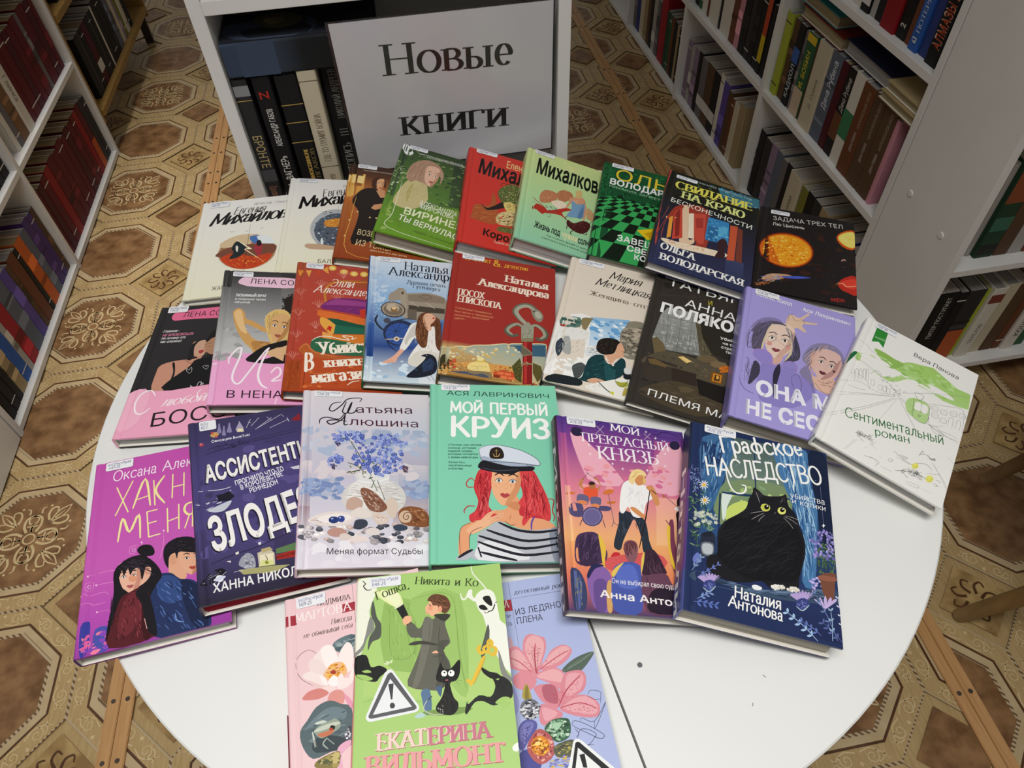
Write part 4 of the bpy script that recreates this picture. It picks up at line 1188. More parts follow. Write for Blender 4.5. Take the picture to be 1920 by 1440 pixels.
# ------------------------------------------------------------------ the new books on the table
# place of each cover on the table (x, y, z, yaw, pitch, roll, width, height, thickness), its sticker and its call number
POSE = {
    'mih1': ([-0.3254, 0.7532, 0.6934, -2.17, 1.37, 0.31, 0.131, 0.2097, 0.0113], [0.0115, 0.1951, 0.0288, 0.0138], 'М69-25'),
    'mih2': ([-0.2025, 0.7596, 0.7094, -4.66, 1.41, 8.16, 0.131, 0.2096, 0.0159], [0.0118, 0.199, 0.0283, 0.009], 'М69-25'),
    'brown': ([-0.1264, 0.7625, 0.7201, -8.54, 1.64, 12.42, 0.1312, 0.2101, 0.0155], [0.0115, 0.2007, 0.0278, 0.0088], 'М64-25'),
    'green': ([-0.0718, 0.7809, 0.7337, -15.3, 0.55, 17.02, 0.131, 0.2065, 0.0232], [0.0115, 0.1969, 0.0272, 0.009], 'М64-25'),
    'red': ([0.0318, 0.7382, 0.7331, -12.5, 1.5, 18.39, 0.1355, 0.2118, 0.0223], [0.0115, 0.202, 0.0312, 0.0092], 'М69-25'),
    'mint': ([0.1031, 0.726, 0.7348, -16.18, 0.68, 18.98, 0.131, 0.2061, 0.0239], [0.0115, 0.1965, 0.0297, 0.009], 'М69-25'),
    'dkgreen': ([0.1973, 0.6901, 0.7264, -20.72, 1.18, 11.33, 0.1319, 0.2071, 0.015], [0.0119, 0.1975, 0.0321, 0.009], 'В68-25'),
    'svid': ([0.259, 0.6467, 0.7409, -26.32, -1.12, 12.06, 0.1323, 0.209, 0.0141], [0.0115, 0.1936, 0.0301, 0.0077], 'В68-25'),
    'tri': ([0.3858, 0.6061, 0.7081, -27.31, -3.4, 2.78, 0.1271, 0.192, 0.0135], [0.015, 0.1759, 0.0255, 0.0094], 'Л93-25'),
    'boss': ([-0.3704, 0.5311, 0.6926, -6.71, 0.11, -0.17, 0.131, 0.2085, 0.0168], [0.0115, 0.1965, 0.025, 0.0114], 'С59-25'),
    'igra': ([-0.2638, 0.5355, 0.721, -1.16, 2.64, 13.36, 0.1311, 0.214, 0.0169], [0.0115, 0.2026, 0.024, 0.009], 'С59-25'),
    'elli': ([-0.1836, 0.537, 0.724, -4.09, 1.74, 14.8, 0.1307, 0.2104, 0.017], [0.0115, 0.1995, 0.0213, 0.0095], 'А42-25'),
    'nat': ([-0.0965, 0.5373, 0.7216, -5.09, 1.14, 13.24, 0.1311, 0.2106, 0.0152], [0.0115, 0.201, 0.0286, 0.009], 'А46-25'),
    'posoh': ([-0.0145, 0.529, 0.7191, -12.29, 0.46, 12.41, 0.1335, 0.2061, 0.0203], [0.0115, 0.1965, 0.0285, 0.009], 'А46-25'),
    'metl': ([0.0986, 0.504, 0.715, -22.4, 0.96, 9.92, 0.1311, 0.2092, 0.0159], [0.0115, 0.1996, 0.0321, 0.009], 'М54-25'),
    'polya': ([0.1834, 0.4605, 0.7159, -26.61, 0.52, 8.75, 0.1314, 0.2143, 0.0113], [0.0115, 0.2055, 0.0257, 0.0082], 'П54-25'),
    'ona': ([0.2739, 0.4116, 0.7133, -27.33, 0.38, 8.75, 0.1313, 0.2032, 0.026], [0.0115, 0.1936, 0.0288, 0.009], 'А45-25'),
    'senti': ([0.3452, 0.3653, 0.7297, -42.7, -1.93, 11.38, 0.131, 0.2042, 0.0153], [0.0115, 0.1935, 0.0261, 0.009], 'П16-25'),
    'hakni': ([-0.3551, 0.284, 0.698, 5.75, 0.5, 2.75, 0.1322, 0.2091, 0.0174], [0.0115, 0.197, 0.0266, 0.0107], 'А47-25'),
    'zlod': ([-0.2467, 0.3016, 0.7147, 8.87, 0.97, 9.5, 0.131, 0.2109, 0.0209], [0.0115, 0.197, 0.0165, 0.0128], 'М52-25'),
    'tat': ([-0.1632, 0.3176, 0.7276, -1.45, 0.82, 15.95, 0.1347, 0.2076, 0.0178], [0.0115, 0.1992, 0.0293, 0.0078], 'А59-25'),
    'kruiz': ([-0.0447, 0.305, 0.713, -6.22, 1.85, 7.92, 0.1366, 0.2078, 0.0224], [0.012, 0.1989, 0.0309, 0.0083], 'Л13-25'),
    'knyaz': ([0.0646, 0.2368, 0.7298, -9.27, 1.81, 15.99, 0.1404, 0.2022, 0.0159], [0.0124, 0.1926, 0.0306, 0.009], 'А72-25'),
    'graf': ([0.1574, 0.2206, 0.7202, -21.64, 1.46, 9.9, 0.1374, 0.196, 0.0262], [0.0135, 0.1864, 0.0318, 0.009], 'А72-25'),
    'mart': ([-0.1649, 0.102, 0.6941, 3.39, 0.76, -1.35, 0.1237, 0.2056, 0.0123], [0.0115, 0.1939, 0.0263, 0.0107], 'М29-25'),
    'goshka': ([-0.122, 0.1022, 0.7109, -4.06, 1.42, 0.35, 0.1289, 0.2046, 0.0124], [0.0115, 0.1938, 0.0283, 0.0097], 'В46-25'),
    'plena': ([-0.0384, 0.0842, 0.6949, -0.97, -0.07, 1.7, 0.124, 0.2051, 0.012], None, ''),
}

# printed artwork of each cover, shapes in fifths of a millimetre from the tail of the spine edge
ART = {
'mih1': [["s","8a8a86",2,[382,1000,640,984]],
["s","8a8a86",2,[387,946,644,930]],
["t","77777a","ДЕТЕКТИВ - СОБЫТИЕ","sb",[761,1934,1318,1912,41]],
["t","1c1c1e","Евгения","brush",[484,1751,955,1753,166]],
["t","161618","Михайлова","brushb",[160,1538,1397,1559,247]],
["q","c9a98c",[580,439,582,396,574,356,556,320,530,289,496,266,458,250,416,244,372,246,328,258,288,277,251,304,221,338,198,377,185,418,181,460,188,502,204,540,229,572,262,598,302,615,346,622,392,620,438,608,480,586,517,557,547,522,568,482]],
["q","a0724e",[572,436,574,396,566,358,549,323,524,294,492,272,454,257,414,251,372,253,330,264,291,282,256,308,228,340,206,377,193,416,190,456,196,495,212,531,236,562,268,586,306,602,348,610,392,607,436,596,476,575,512,548,540,514,561,476]],
["p","d8c09a",[188,550,286,618,400,618,402,514,330,500,211,496]],
["p","4a78b8",[386,594,476,592,528,544,532,492,426,510]],
["p","e8eef2",[435,592,526,570,565,486,492,486]],
["p","7a4a38",[184,450,298,506,557,488,572,396,487,361,199,398]],
["p","c8431c",[204,384,306,429,422,372,548,388,531,304,434,248,308,270]],
["x",["e8842c","f0b040","b8321c","7a2418"],"blob",90,5,16,[208,384,306,429,422,372,548,388,531,304,434,248,308,270],3],
["p","1e2a2c",[272,485,300,557,363,495,362,420,320,377,264,374,290,432]],
["p","e8e0d8",[298,506,315,496,317,440,304,454]],
["p","a83240",[428,484,456,543,480,488,478,375,444,406]],
["p","201818",[440,533,464,542,476,488,449,480]],
["q","fff4d0",[272,600,415,454,399,453,366,462,524,287,359,458,382,472]],
["s","f8c050",4,[359,458,524,287]],
["s","202020",4,[377,736,378,467,378,222]],
["s","555",5,[240,678,256,666,272,677]],
["s","555",5,[346,667,360,658,371,668]],
["s","555",5,[448,676,460,676,474,688]],
["s","555",5,[419,608,429,616,440,603]],
["t","4a4638","ЖАРКИЙ","sans",[373,126,690,130,79]]],
'mih2': [["s","8a8a86",2,[390,991,646,1038]],
["s","8a8a86",2,[393,937,648,982]],
["t","77777a","ДЕТЕКТИВ - СОБЫТИЕ","sb",[775,1914,1328,2027,41]],
["t","1c1c1e","Евгения","brush",[498,1661,960,1774,165]],
["t","161618","Михайлова","brushb",[179,1370,1395,1680,242]],
["q","b8bcc0",[546,464,544,413,532,365,514,322,487,287,455,260,419,242,380,236,342,240,304,254,270,278,239,311,215,352,198,398,190,447,190,498,200,546,218,591,243,630,276,660,313,679,353,688,394,684,434,668,470,642,501,606,525,562,540,514]],
["q","55606e",[535,450,532,400,518,353,494,313,464,282,427,262,387,254,346,259,308,276,274,304,246,342,228,386,218,436,220,486,232,534,254,576,285,609,322,631,364,640,406,636,447,618,482,587,510,547,528,500]],
["x",["38424e","8a98a6","c8d0d8","2a3038","6a7684"],"blob",160,6,22,[194,551,280,676,402,683,506,567,515,360,424,280,224,272],5],
["p","d89038",[282,542,344,578,424,576,428,497,302,484]],
["x",["e8a848","c87820","f0c878"],"blob",40,6,16,[282,542,344,578,424,576,428,497,302,484],6],
["p","c8a888",[184,296,362,278,442,244,203,241]],
["s","202020",4,[366,730,384,242]],
["p","e8ecf0",[269,336,279,362,291,300,276,293]],
["t","4a4638","БАЛЕТ","sans",[535,200,816,197,75]]],
'brown': [["g",["3a2418","3a2418"],[1,1034,411,1090,412,1008,2,917]],
["g",["f0c060","c0602a"],[30,924,122,938,126,657,20,580,-4,794]],
["q","f8dc90",[6,910,56,916,58,822,8,825]],
["q","f8dc90",[70,912,116,915,116,822,70,826]],
["q","e8b860",[13,784,58,787,63,670,20,647]],
["q","e0a048",[71,783,112,792,116,682,76,666]],
["x",["c85a20","d87830","a84818"],"blob",40,5,15,[30,502,147,608,325,633,324,434,74,258],4],
["p","231a18",[75,673,123,760,204,786,250,740,287,693,335,310,110,144,116,366,118,495,64,589]],
["p","4a2a1c",[180,808,181,894,224,926,266,900,278,802,240,850,208,829]],
["p","e8b080",[210,893,222,916,248,917,262,896,262,840,260,805,248,775,238,764,228,774,216,802,211,837]],
["p","c88858",[262,896,264,840,260,805,248,775,240,764,246,802,252,827,255,864]],
["p","f4efe8",[218,845,224,852,230,846,224,840]],
["p","2a2420",[222,845,224,852,226,846,224,840]],
["s","2a2420",4,[217,844,224,854,232,846]],
["s","402418",6,[216,862,224,870,232,863]],
["p","f4efe8",[242,846,249,854,255,847,249,842]],
["p","2a2420",[246,846,249,852,252,846,249,841]],
["s","2a2420",4,[242,845,248,855,256,847]],
["s","402418",6,[240,864,248,872,257,864]],
["s","c88858",2,[238,844,240,824,235,818]],
["p","b8483c",[229,800,234,806,238,803,240,806,246,800,238,789]],
["s","6a2420",2,[230,799,238,798,246,800]],
["q","d89a70",[214,760,250,684,283,692,276,774,246,781]],
["p","4a2818",[179,801,178,886,216,924,260,913,226,905,206,857,212,788]],
["q","d89a70",[197,552,214,595,268,620,273,568,227,538]],
["q","e8c88a",[206,448,206,444,204,441,202,439,198,438,196,440,194,442,193,446,193,450,194,453,197,456,200,456,202,455,204,452]],
["q","e8c88a",[250,451,249,447,248,444,246,442,242,441,240,442,238,445,237,448,237,452,238,456,241,458,244,459,246,458,248,455]],
["q","e8c88a",[117,494,116,490,115,487,113,485,110,484,108,486,106,488,104,492,104,496,106,500,108,502,111,502,114,501,116,498]],
["q","e8c88a",[72,395,72,391,70,388,68,386,66,385,63,386,61,388,60,392,60,396,62,400,64,402,66,402,69,401,71,398]],
["q","e8c88a",[61,224,61,220,60,218,58,215,54,214,52,216,50,218,49,222,49,226,50,229,52,231,56,232,58,230,60,228]],
["s","e8b050",8,[84,662,74,434,86,62,420,25]],
["t","e8d0a0","ВОЗВРАЩЕНИЕ","sans",[266,502,935,461,116]],
["t","e8d0a0","ИЗ ТЬМЫ","sans",[266,284,732,241,122]],
["t","f0d8b0","Даже если весь мир против","sb",[466,203,954,164,33]],
["t","c8b8a8","серия романы Александры Мироновой","sb",[201,1960,836,1959,35]]],
'green': [["g",["2c3a2a","46603a"],[-24,1025,510,980,538,458,184,380,0,404]],
["x",["5a7a44","3a5232","6a8a50","30402c","7c9a5c"],"blob",150,12,40,[-16,982,510,980,538,458,404,452,251,465,19,468],8],
["x",["c8d4a8","a8b888","dce4c8","88a060"],"blob",70,6,22,[-4,834,85,728,134,650,67,560,14,411,0,600],9],
["p","f0f4f4",[7,978,24,1050,96,946,52,907]],
["p","cdc08a",[64,326,90,529,136,636,238,641,273,530,283,425,198,306]],
["p","b8b070",[134,466,143,554,162,591,160,464,154,366]],
["x",["a89c60","dcd49c"],"line",30,3,6,[79,333,105,536,224,620,283,425],4],
["p","b89880",[106,622,98,749,132,848,208,908,291,888,344,808,352,724,339,646,332,744,268,816,229,738,276,616,314,591,242,614,168,651]],
["p","e8bca0",[220,825,245,862,294,862,320,824,318,728,310,670,288,620,270,604,250,620,228,670,220,729]],
["p","c89478",[320,824,320,728,310,670,288,620,271,604,285,666,299,708,305,771]],
["p","f4efe8",[239,742,250,753,262,742,250,733]],
["p","2a2420",[246,742,250,752,256,742,250,732]],
["s","2a2420",5,[237,740,250,756,264,742]],
["s","6a4a38",9,[235,772,250,784,266,771]],
["p","f4efe8",[286,741,298,753,310,741,298,732]],
["p","2a2420",[293,741,298,752,302,741,298,732]],
["s","2a2420",5,[284,739,298,756,312,741]],
["s","6a4a38",9,[282,771,298,784,314,771]],
["s","c89478",2,[277,739,280,703,270,695]],
["p","b06458",[258,664,268,674,274,669,280,674,290,664,274,645]],
["s","6a2420",2,[258,662,274,660,290,662]],
["p","b08c74",[114,626,101,758,143,858,226,911,307,874,342,800,302,846,244,850,210,811,214,716,214,630,170,638,142,603]],
["x",["d8b8a0","96745c","c8a488","846450"],"hair",60,3,6,[108,652,104,766,148,856,226,906,202,822,204,683,160,647],7],
["s","7a5a44",5,[332,744,348,694,339,646,355,624]],
["g",["7aa03c","6a9a2c"],[44,344,556,439,553,28,4,-6,14,148]],
["x",["8aac4c","6a9030","98b860"],"blob",40,20,50,[34,313,544,406,550,76,16,24],4],
["s","f0f4d8",9,[82,568,86,218,86,60,535,16]],
["t","f4f6e8","АЛЕКСАНДРА","sb",[473,768,1011,713,95]],
["t","f4f6e8","МИРОНОВА","sb",[496,685,978,633,94]],
["t","f0f4d0","ВИРИНЕЯ,","sansb",[307,483,1173,445,149]],
["t","f4f6e4","ТЫ ВЕРНУЛАСЬ?","sansb",[256,332,1204,220,118]],
["t","3c5a1c","Любовь - это испытание","it",[493,170,1042,116,37]],
["t","d8dcd0","серия романы Александры Мироновой","sb",[260,1909,934,1919,37]],
["t","d8dcd0","НАТАЛЬЯ ПОЛЯНСКАЯ","sb",[400,1864,957,1884,40]]],
'red': [["t","f0d090","Елена","cond",[579,1846,873,1834,179]],
["t","1a1414","Михалкова","condb",[174,1546,1362,1467,363]],
["x",["a0502c","b86838","8a4424"],"spire",0,10,10,[80,298,86,428,135,436,206,478,215,616,239,492,260,260,76,259],1],
["p","b05a30",[80,298,92,411,192,440,208,586,239,492,260,260,76,259]],
["x",["d8803c","803c20","e8a058"],"line",50,3,5,[80,298,92,398,243,429,260,272,75,265],2],
["p","241c1c",[130,440,186,406,296,530,316,472,220,400,172,386]],
["p","5a6a34",[242,600,288,702,363,749,426,680,414,566,298,491]],
["x",["6a7a3c","e0d8a8","3c4a24","b8484a","c8b870"],"leaf",110,10,24,[242,600,288,702,363,749,410,672,396,558,298,491],3],
["p","e0c878",[289,500,330,530,381,512,376,445,318,421]],
["s","2a2018",8,[315,485,331,504,340,489,324,469,315,485]],
["s","2a2018",8,[352,494,368,514,374,490,358,476]],
["s","8a2a1c",7,[326,444,342,457,362,450]],
["p","d8c088",[248,342,302,414,402,430,406,305,268,262]],
["x",["c83824","e8d8a0","2a2420","8a7a3c"],"blob",70,8,20,[248,342,302,408,385,423,374,280,268,262],5],
["p","6a6a38",[278,242,392,250,377,208,264,194]],
["x",["4a5a2a","8a8a4a","2c2c1c"],"leaf",60,10,20,[262,236,374,280,369,210,272,196],6],
["s","3a2a1c",10,[262,690,269,722,320,730,355,732]],
["t","1c1212","Королевство","condb",[335,227,1266,179,145]],
["t","f4d8c0","Судьба умеет ждать","sb",[493,135,894,146,41]]],
'mint': [["t","e8e4a0","Елена","cond",[571,1796,804,1811,173]],
["t","141814","Михалкова","condb",[172,1505,1205,1470,379]],
["p","c08058",[136,508,156,572,188,596,248,594,262,532,223,472,150,436]],
["p","b87850",[257,598,296,653,358,650,370,588,297,510,260,546]],
["x",["d89a70","9a5a3a","e0b08a"],"dot",110,4,8,[136,508,156,572,248,594,296,653,366,655,362,570,223,472,150,436],4],
["p","f0e0c8",[219,470,263,513,314,518,334,462,286,425]],
["x",["d8a890","b88870"],"line",12,3,4,[223,472,263,509,314,516,330,460,286,432],5],
["p","d89a78",[356,594,438,610,476,547,472,426,458,380,444,504,380,552,334,462,322,456,347,536]],
["p","7aa0c4",[367,566,407,540,462,567,458,458,448,408,340,374,368,466]],
["p","5a80a8",[443,517,456,524,452,410,414,398]],
["p","d89a78",[378,606,438,636,466,596,406,566]],
["p","d8b878",[391,688,434,711,437,643,412,610,394,628]],
["s","f0dcc0",7,[370,574,398,562,409,594]],
["s","2a2a2a",9,[466,596,442,530]],
["p","b83428",[104,347,120,406,178,398,206,372,270,417,334,462,369,454,304,396,342,336,290,362,192,339,169,315,125,344]],
["s","a82c24",12,[89,464,134,428,170,406]],
["s","a82c24",10,[97,422,145,400]],
["s","a82c24",14,[116,353,97,362,101,332]],
["s","a82c24",14,[159,336,169,315]],
["x",["e0d8d0","28344a","4a5a78"],"blob",36,6,14,[184,426,260,438,271,392,198,368],6],
["s","7a8a6a",8,[193,320,208,341,229,338,219,308,200,312]],
["p","4a1c1c",[350,340,393,323,458,380,510,367,496,284,448,236,389,246,345,287]],
["x",["7a3c34","8a5040","2a1010"],"blob",24,6,14,[359,332,458,368,502,350,447,248,380,254],7],
["s","4a1c1c",12,[351,328,329,343,340,374]],
["s","4a1c1c",12,[379,278,350,277,348,238]],
["s","4a1c1c",12,[397,250,374,214,388,196]],
["s","4a1c1c",12,[456,246,481,240,492,264]],
["s","4a1c1c",12,[494,321,527,350]],
["s","4a1c1c",12,[501,362,524,413]],
["p","c8a070",[486,538,530,494,542,421,482,418]],
["x",["8a6038","e0c090"],"line",14,3,5,[486,538,530,494,542,421,481,430],3],
["t","1c2420","Жизнь под","condb",[248,311,609,288,137]],
["t","f0e8b0","чужим","condb",[634,288,847,267,133]],
["t","1c2420","солнцем","condb",[864,263,1136,268,133]],
["t","243028","Как отличить друзей от врагов","sb",[434,206,1024,169,37]],
["t","243028","и распознать волка в овечьей шкуре","sb",[371,140,1010,104,37]]],
'dkgreen': [["g",["14542c","0c3c20"],[6,1019,467,1038,420,374,-2,334]],
["x",["1c6a38","0e3a1e","247a44"],"brick",140,10,20,[-1,1002,94,1012,83,368,5,349],3],
["x",["1e7a40","0a2c18","2e9a54","146030"],"blob",120,10,30,[98,970,460,1006,420,500,62,410],4],
["s","081c10",14,[46,559,76,598,119,575,117,509,72,478,52,508]],
["s","081c10",16,[62,487,52,356]],
["s","081c10",16,[133,515,158,422,152,320]],
["q","0c3018",[65,462,143,493,164,450,80,392]],
["q","2c8a4c",[56,550,102,582,120,523,70,490]],
["q","0a2414",[134,675,166,688,192,591,143,584]],
["q","0a2414",[212,652,261,659,264,620,222,617]],
["x",["38a858","0a1c10"],"checker",6,0,0,[147,626,412,640,374,2,-30,-11],1],
["t","e8c838","ОЛЬГА","sans",[192,1707,1433,1659,264]],
["t","f4f6f4","ВОЛОДАРСКАЯ","extb",[126,1567,1333,1564,135]],
["t","a8d0b0","НИКАКИХ ЗАПРЕТОВ","sans",[128,1498,982,1450,48]],
["q","e8c41c",[293,350,402,404,393,290,370,275]],
["q","c8a010",[346,333,404,380,389,294]],
["t","f0f4f0","ЗАВЕЩАНИЕ","sansb",[340,397,1239,393,121]],
["t","f0f4f0","СВЕРЧКА","extb",[484,251,1120,233,110]],
["t","f0f4f0","КОСТИ","extb",[594,107,1001,121,103]]],
'svid': [["p","c04838",[3,1056,16,1056,2,705,32,246,30,180,16,290,3,588]],
["g",["1c2018","1a1a1c"],[48,1058,660,1032,631,678,80,704]],
["q","3c7488",[358,1016,656,1030,662,927,513,874,386,922]],
["x",["2c5a6c","4a8a9c","38584c","60a0b0"],"blob",50,10,30,[286,1021,656,1030,650,920,423,898],3],
["x",["2c4a28","4a6a3c","1c2c18"],"blob",50,10,30,[52,1028,358,1016,369,913,80,825],4],
["g",["3c4468","2a3050"],[41,238,602,276,608,0,58,31]],
["p","a03c2c",[54,258,66,509,128,672,321,708,348,310,161,250]],
["p","e8c8a8",[149,640,189,663,221,348,261,356,260,302,174,270]],
["q","c84838",[100,570,144,652,187,329,124,282]],
["q","8a2c24",[109,561,133,632,164,344,140,316]],
["q","e8a040",[76,500,97,526,113,302,88,276]],
["q","f0d0a0",[54,502,122,526,116,508,54,481]],
["q","c85040",[228,626,310,658,328,338,298,322,260,368]],
["q","f0e0c8",[196,609,228,626,261,356,221,348]],
["q","a83c34",[246,580,298,608,306,501,263,478]],
["q","3c88c0",[328,640,472,648,486,408,330,392]],
["q","2c6aa0",[338,546,405,555,412,396,340,384]],
["q","5ab0d8",[404,568,469,590,470,481,412,477]],
["x",["4a9cd0","2c70a8","78c0e0"],"blob",30,10,30,[330,626,464,643,476,417,338,397],3],
["q","c85838",[482,625,532,638,538,268,488,254,486,490]],
["q","7a3c30",[534,624,568,616,587,268,546,272]],
["p","f0dcc0",[70,266,182,274,333,302,478,314,474,273,404,249,166,214,66,238]],
["x",["e8c8a0","f8ecd8","d8a880"],"blob",40,8,20,[78,258,334,296,472,297,164,226],4],
["p","3c2428",[412,396,448,462,480,420,466,346,474,273,412,241,428,326]],
["s","a84030",7,[76,557,32,352,24,242]],
["s","c85840",7,[58,619,31,462]],
["t","e8e060","СВИДАНИЕ","serifb",[127,1707,1233,1743,162]],
["t","e0e890","НА КРАЮ","serifb",[223,1519,1141,1502,157]],
["t","e8f0e0","БЕСКОНЕЧНОСТИ","sb",[117,1355,1252,1308,99]],
["t","f4f4f0","ОЛЬГА","serifb",[123,316,598,288,124]],
["t","f4f4f0","ВОЛОДАРСКАЯ","serifb",[137,110,1239,107,120]],
["t","c8d0d0","НИКАКИХ ЗАПРЕТНЫХ ТЕМ","sb",[419,1985,1202,1981,32]],
["q","4aa8e0",[373,1008,382,1026,396,1015,386,990]]],
'tri': [["x",["2a1c1c","341c18","3a2018","241818"],"blob",60,30,80,[94,700,632,834,632,86,68,75],5],
["q","7a2408",[372,476,364,428,346,382,319,343,286,310,248,288,208,274,166,272,126,282,90,302,60,332,38,370,24,414,20,462,27,512,44,559,70,602,104,636,144,662,186,676,230,676,272,666,308,643,338,610,360,570,371,524]],
["q","d86818",[364,476,356,430,339,388,314,350,282,320,246,298,208,286,168,285,130,294,96,312,66,340,45,376,32,418,28,462,34,509,50,553,76,593,108,626,146,649,187,662,228,663,268,653,303,632,332,602,352,564,363,521]],
["q","f0a020",[356,475,348,434,332,395,308,360,278,332,244,312,207,302,170,300,134,308,101,325,74,350,53,384,41,422,38,463,44,506,58,546,82,582,113,612,148,634,187,646,226,646,264,638,297,618,324,590,344,556,354,516]],
["x",["f8c840","e88818","d86810","fce070","f0a828"],"blob",240,7,22,[43,474,77,574,154,632,259,624,340,523,350,442,306,358,208,309,114,330,48,390],6],
["x",["b84a10","c85a10"],"blob",26,6,16,[92,462,198,544,278,501,242,404,126,390],2],
["p","d85a10",[516,732,560,820,635,850,632,635,558,637]],
["p","f0e070",[526,736,568,808,634,831,632,653,566,662]],
["x",["f8f0b0","e8c840","f4e890"],"blob",40,8,18,[536,738,568,795,628,814,626,666,574,672],3],
["p","c02c20",[525,224,570,298,634,324,634,136,583,143,540,166]],
["p","e04030",[540,229,578,274,631,294,630,198,576,191]],
["s","f8d8a0",10,[518,222,555,228,576,204,634,230]],
["s","f0a060",6,[510,206,540,214]],
["p","c09878",[66,126,122,185,242,202,141,120,75,90]],
["x",["88b0d8","e8d0a0","4a68c0","c87838"],"line",60,3,8,[24,60,64,138,138,184,250,192,178,140,70,50],4],
["p","4a5ac0",[184,174,288,211,362,220,280,182,199,162]],
["x",["a85c28","784020","c88848"],"blob",24,10,24,[18,44,103,126,114,78,79,28],3],
["q","c8a08c",[576,484,574,476,570,469,564,464,558,462,552,462,547,466,546,473,547,481,552,488,558,494,564,496,570,495,575,491]],
["q","3a2420",[577,476,576,470,572,464,566,460,560,458,554,458,550,462,550,466,551,472,554,478,560,482,566,484,572,484,576,481]],
["x",["f0e8e0","c8d0e8"],"dot",50,1,3,[44,713,633,864,624,48,88,6],8],
["t","d8d4d0","ЗАДАЧА ТРЕХ ТЕЛ","sans",[193,1613,1121,1713,99]],
["t","e8e4e0","Лю Цысинь","sb",[192,1479,614,1517,73]],
["t","d83828","FANTZON","sb",[970,50,1127,81,63]],
["s","d83828",5,[520,72,520,20]]],
'boss': [["p","e87098",[94,938,102,980,163,1000,442,1011,462,918,242,918,126,912,109,920]],
["t","2a2426","ЛЕНА СОКОЛ","thin",[326,1879,1033,1874,92]],
["t","e8e4e4","Главное -","itb",[144,1621,346,1620,42]],
["t","e88aa8","НЕ ВЛЮБЛЯТЬСЯ.","itb",[151,1553,536,1549,42]],
["t","e8e4e4","Но почему это","itb",[150,1499,451,1497,41]],
["t","e8e4e4","так сложно?","itb",[152,1443,417,1436,41]],
["p","c89078",[129,336,120,472,126,522,162,548,240,564,296,564,342,574,300,606,284,705,326,711,362,708,370,609,337,508,280,458,236,416,216,338]],
["p","caa088",[288,660,306,703,338,720,362,708,376,608,354,586,314,604]],
["p","1c1a1c",[284,560,276,647,292,704,342,730,318,712,300,664,314,576]],
["p","a83c3c",[333,630,358,638,366,624,348,606]],
["s","7a5a4a",5,[312,663,336,666]],
["p","b08468",[358,678,376,736,418,742,461,708,490,570,414,567,378,618]],
["p","1a1818",[364,698,385,796,480,828,508,684,411,743]],
["p","241e1e",[382,618,414,596,484,598,496,540,416,557]],
["s","2a1a18",7,[364,682,400,694]],
["s","2a1a18",5,[375,662,403,664]],
["p","161517",[244,438,309,510,345,564,508,548,556,316,204,330,218,409]],
["p","161517",[198,540,212,543,233,462,230,416,221,422,221,472]],
["s","3a2a24",5,[269,561,303,534,331,534]],
["s","d8d4d4",4,[414,473,388,498,403,506,408,496,416,507,422,491,414,473]],
["s","d8d4d4",4,[320,450,297,474,296,493,310,478,322,500,330,467,320,450]],
["p","f4f2f2",[348,356,369,342,408,347,418,332,379,328,355,344]],
["s","e8e4e4",6,[388,344,392,375,409,374,407,352,420,368,420,342]],
["s","3a3638",4,[95,340,64,364,76,372,91,358,106,370,120,355,95,340]],
["p","f0a8c4",[9,324,246,326,580,327,662,-82,-2,46,-6,228]],
["p","f4b4cc",[9,324,125,326,112,93,3,70]],
["s","fbf0f4",19,[164,294,129,336,82,314,64,247,84,178,124,166,158,204]],
["t","fbf0f4","любой","brush",[426,417,946,473,122]],
["s","fbf0f4",12,[412,242,406,294,421,319]],
["t","241c20","БОСС","thin",[393,130,1223,213,202]]],
'igra': [["g",["4a4a4a","c4c4c4"],[6,1047,442,1061,411,317,2,318]],
["x",["b0b0b0","bcbcbc","a0a0a0"],"blob",40,30,70,[14,582,395,756,385,326,14,318],4],
["g",["3a3a3a","343434"],[6,1052,442,1072,446,930,4,920]],
["p","f0c8dc",[92,962,113,1006,174,1018,443,1017,446,934,180,930,124,942]],
["t","242024","ЛЕНА СОКОЛ","thin",[322,1917,1104,1910,90]],
["t","f0f0f0","ЛЮБИМЫЙ ВРАГ","extb",[172,1677,535,1682,45]],
["t","e8e8e8","в ловушке твоих","sansb",[171,1618,528,1620,36]],
["t","e8e8e8","объятий","sansb",[169,1561,346,1562,36]],
["x",["2a2420","3c3430","1c1816"],"blob",110,6,16,[354,846,418,892,438,687,398,676,358,754],5],
["q","2a2420",[365,826,419,870,435,697,383,714]],
["p","d0a060",[83,691,94,726,119,737,148,704,158,655,206,628,268,582,290,554,270,544,196,589,155,606,172,550,228,476,327,461,342,424,278,404,230,340,208,402,152,474,104,586]],
["p","e8c088",[90,691,104,722,128,718,140,674,152,606,174,531,140,548,109,614]],
["p","b88448",[204,466,274,469,341,443,290,432,234,394,213,421]],
["x",["8a6030","e8c890"],"line",26,2,5,[210,458,307,470,328,434,233,403],4],
["p","d8b878",[266,630,282,700,334,738,390,725,416,656,406,464,379,472,350,518,296,554,327,461,315,442,292,507]],
["p","dcae78",[296,688,328,718,386,706,411,664,403,571,389,516,360,474,337,462,316,483,295,536,290,595]],
["p","b88850",[411,664,405,570,389,516,360,474,340,462,360,518,378,556,390,616]],
["p","f4efe8",[312,603,326,612,338,598,324,592]],
["p","2a2420",[320,602,326,610,330,599,324,591]],
["s","2a2420",7,[309,602,326,614,340,597]],
["s","5a3c20",12,[309,633,328,642,345,626]],
["p","f4efe8",[366,592,380,600,392,586,378,580]],
["p","2a2420",[374,590,380,599,385,588,378,580]],
["s","2a2420",7,[363,590,380,603,395,585]],
["s","5a3c20",12,[364,622,382,630,400,614]],
["s","b88850",2,[355,592,356,556,344,550]],
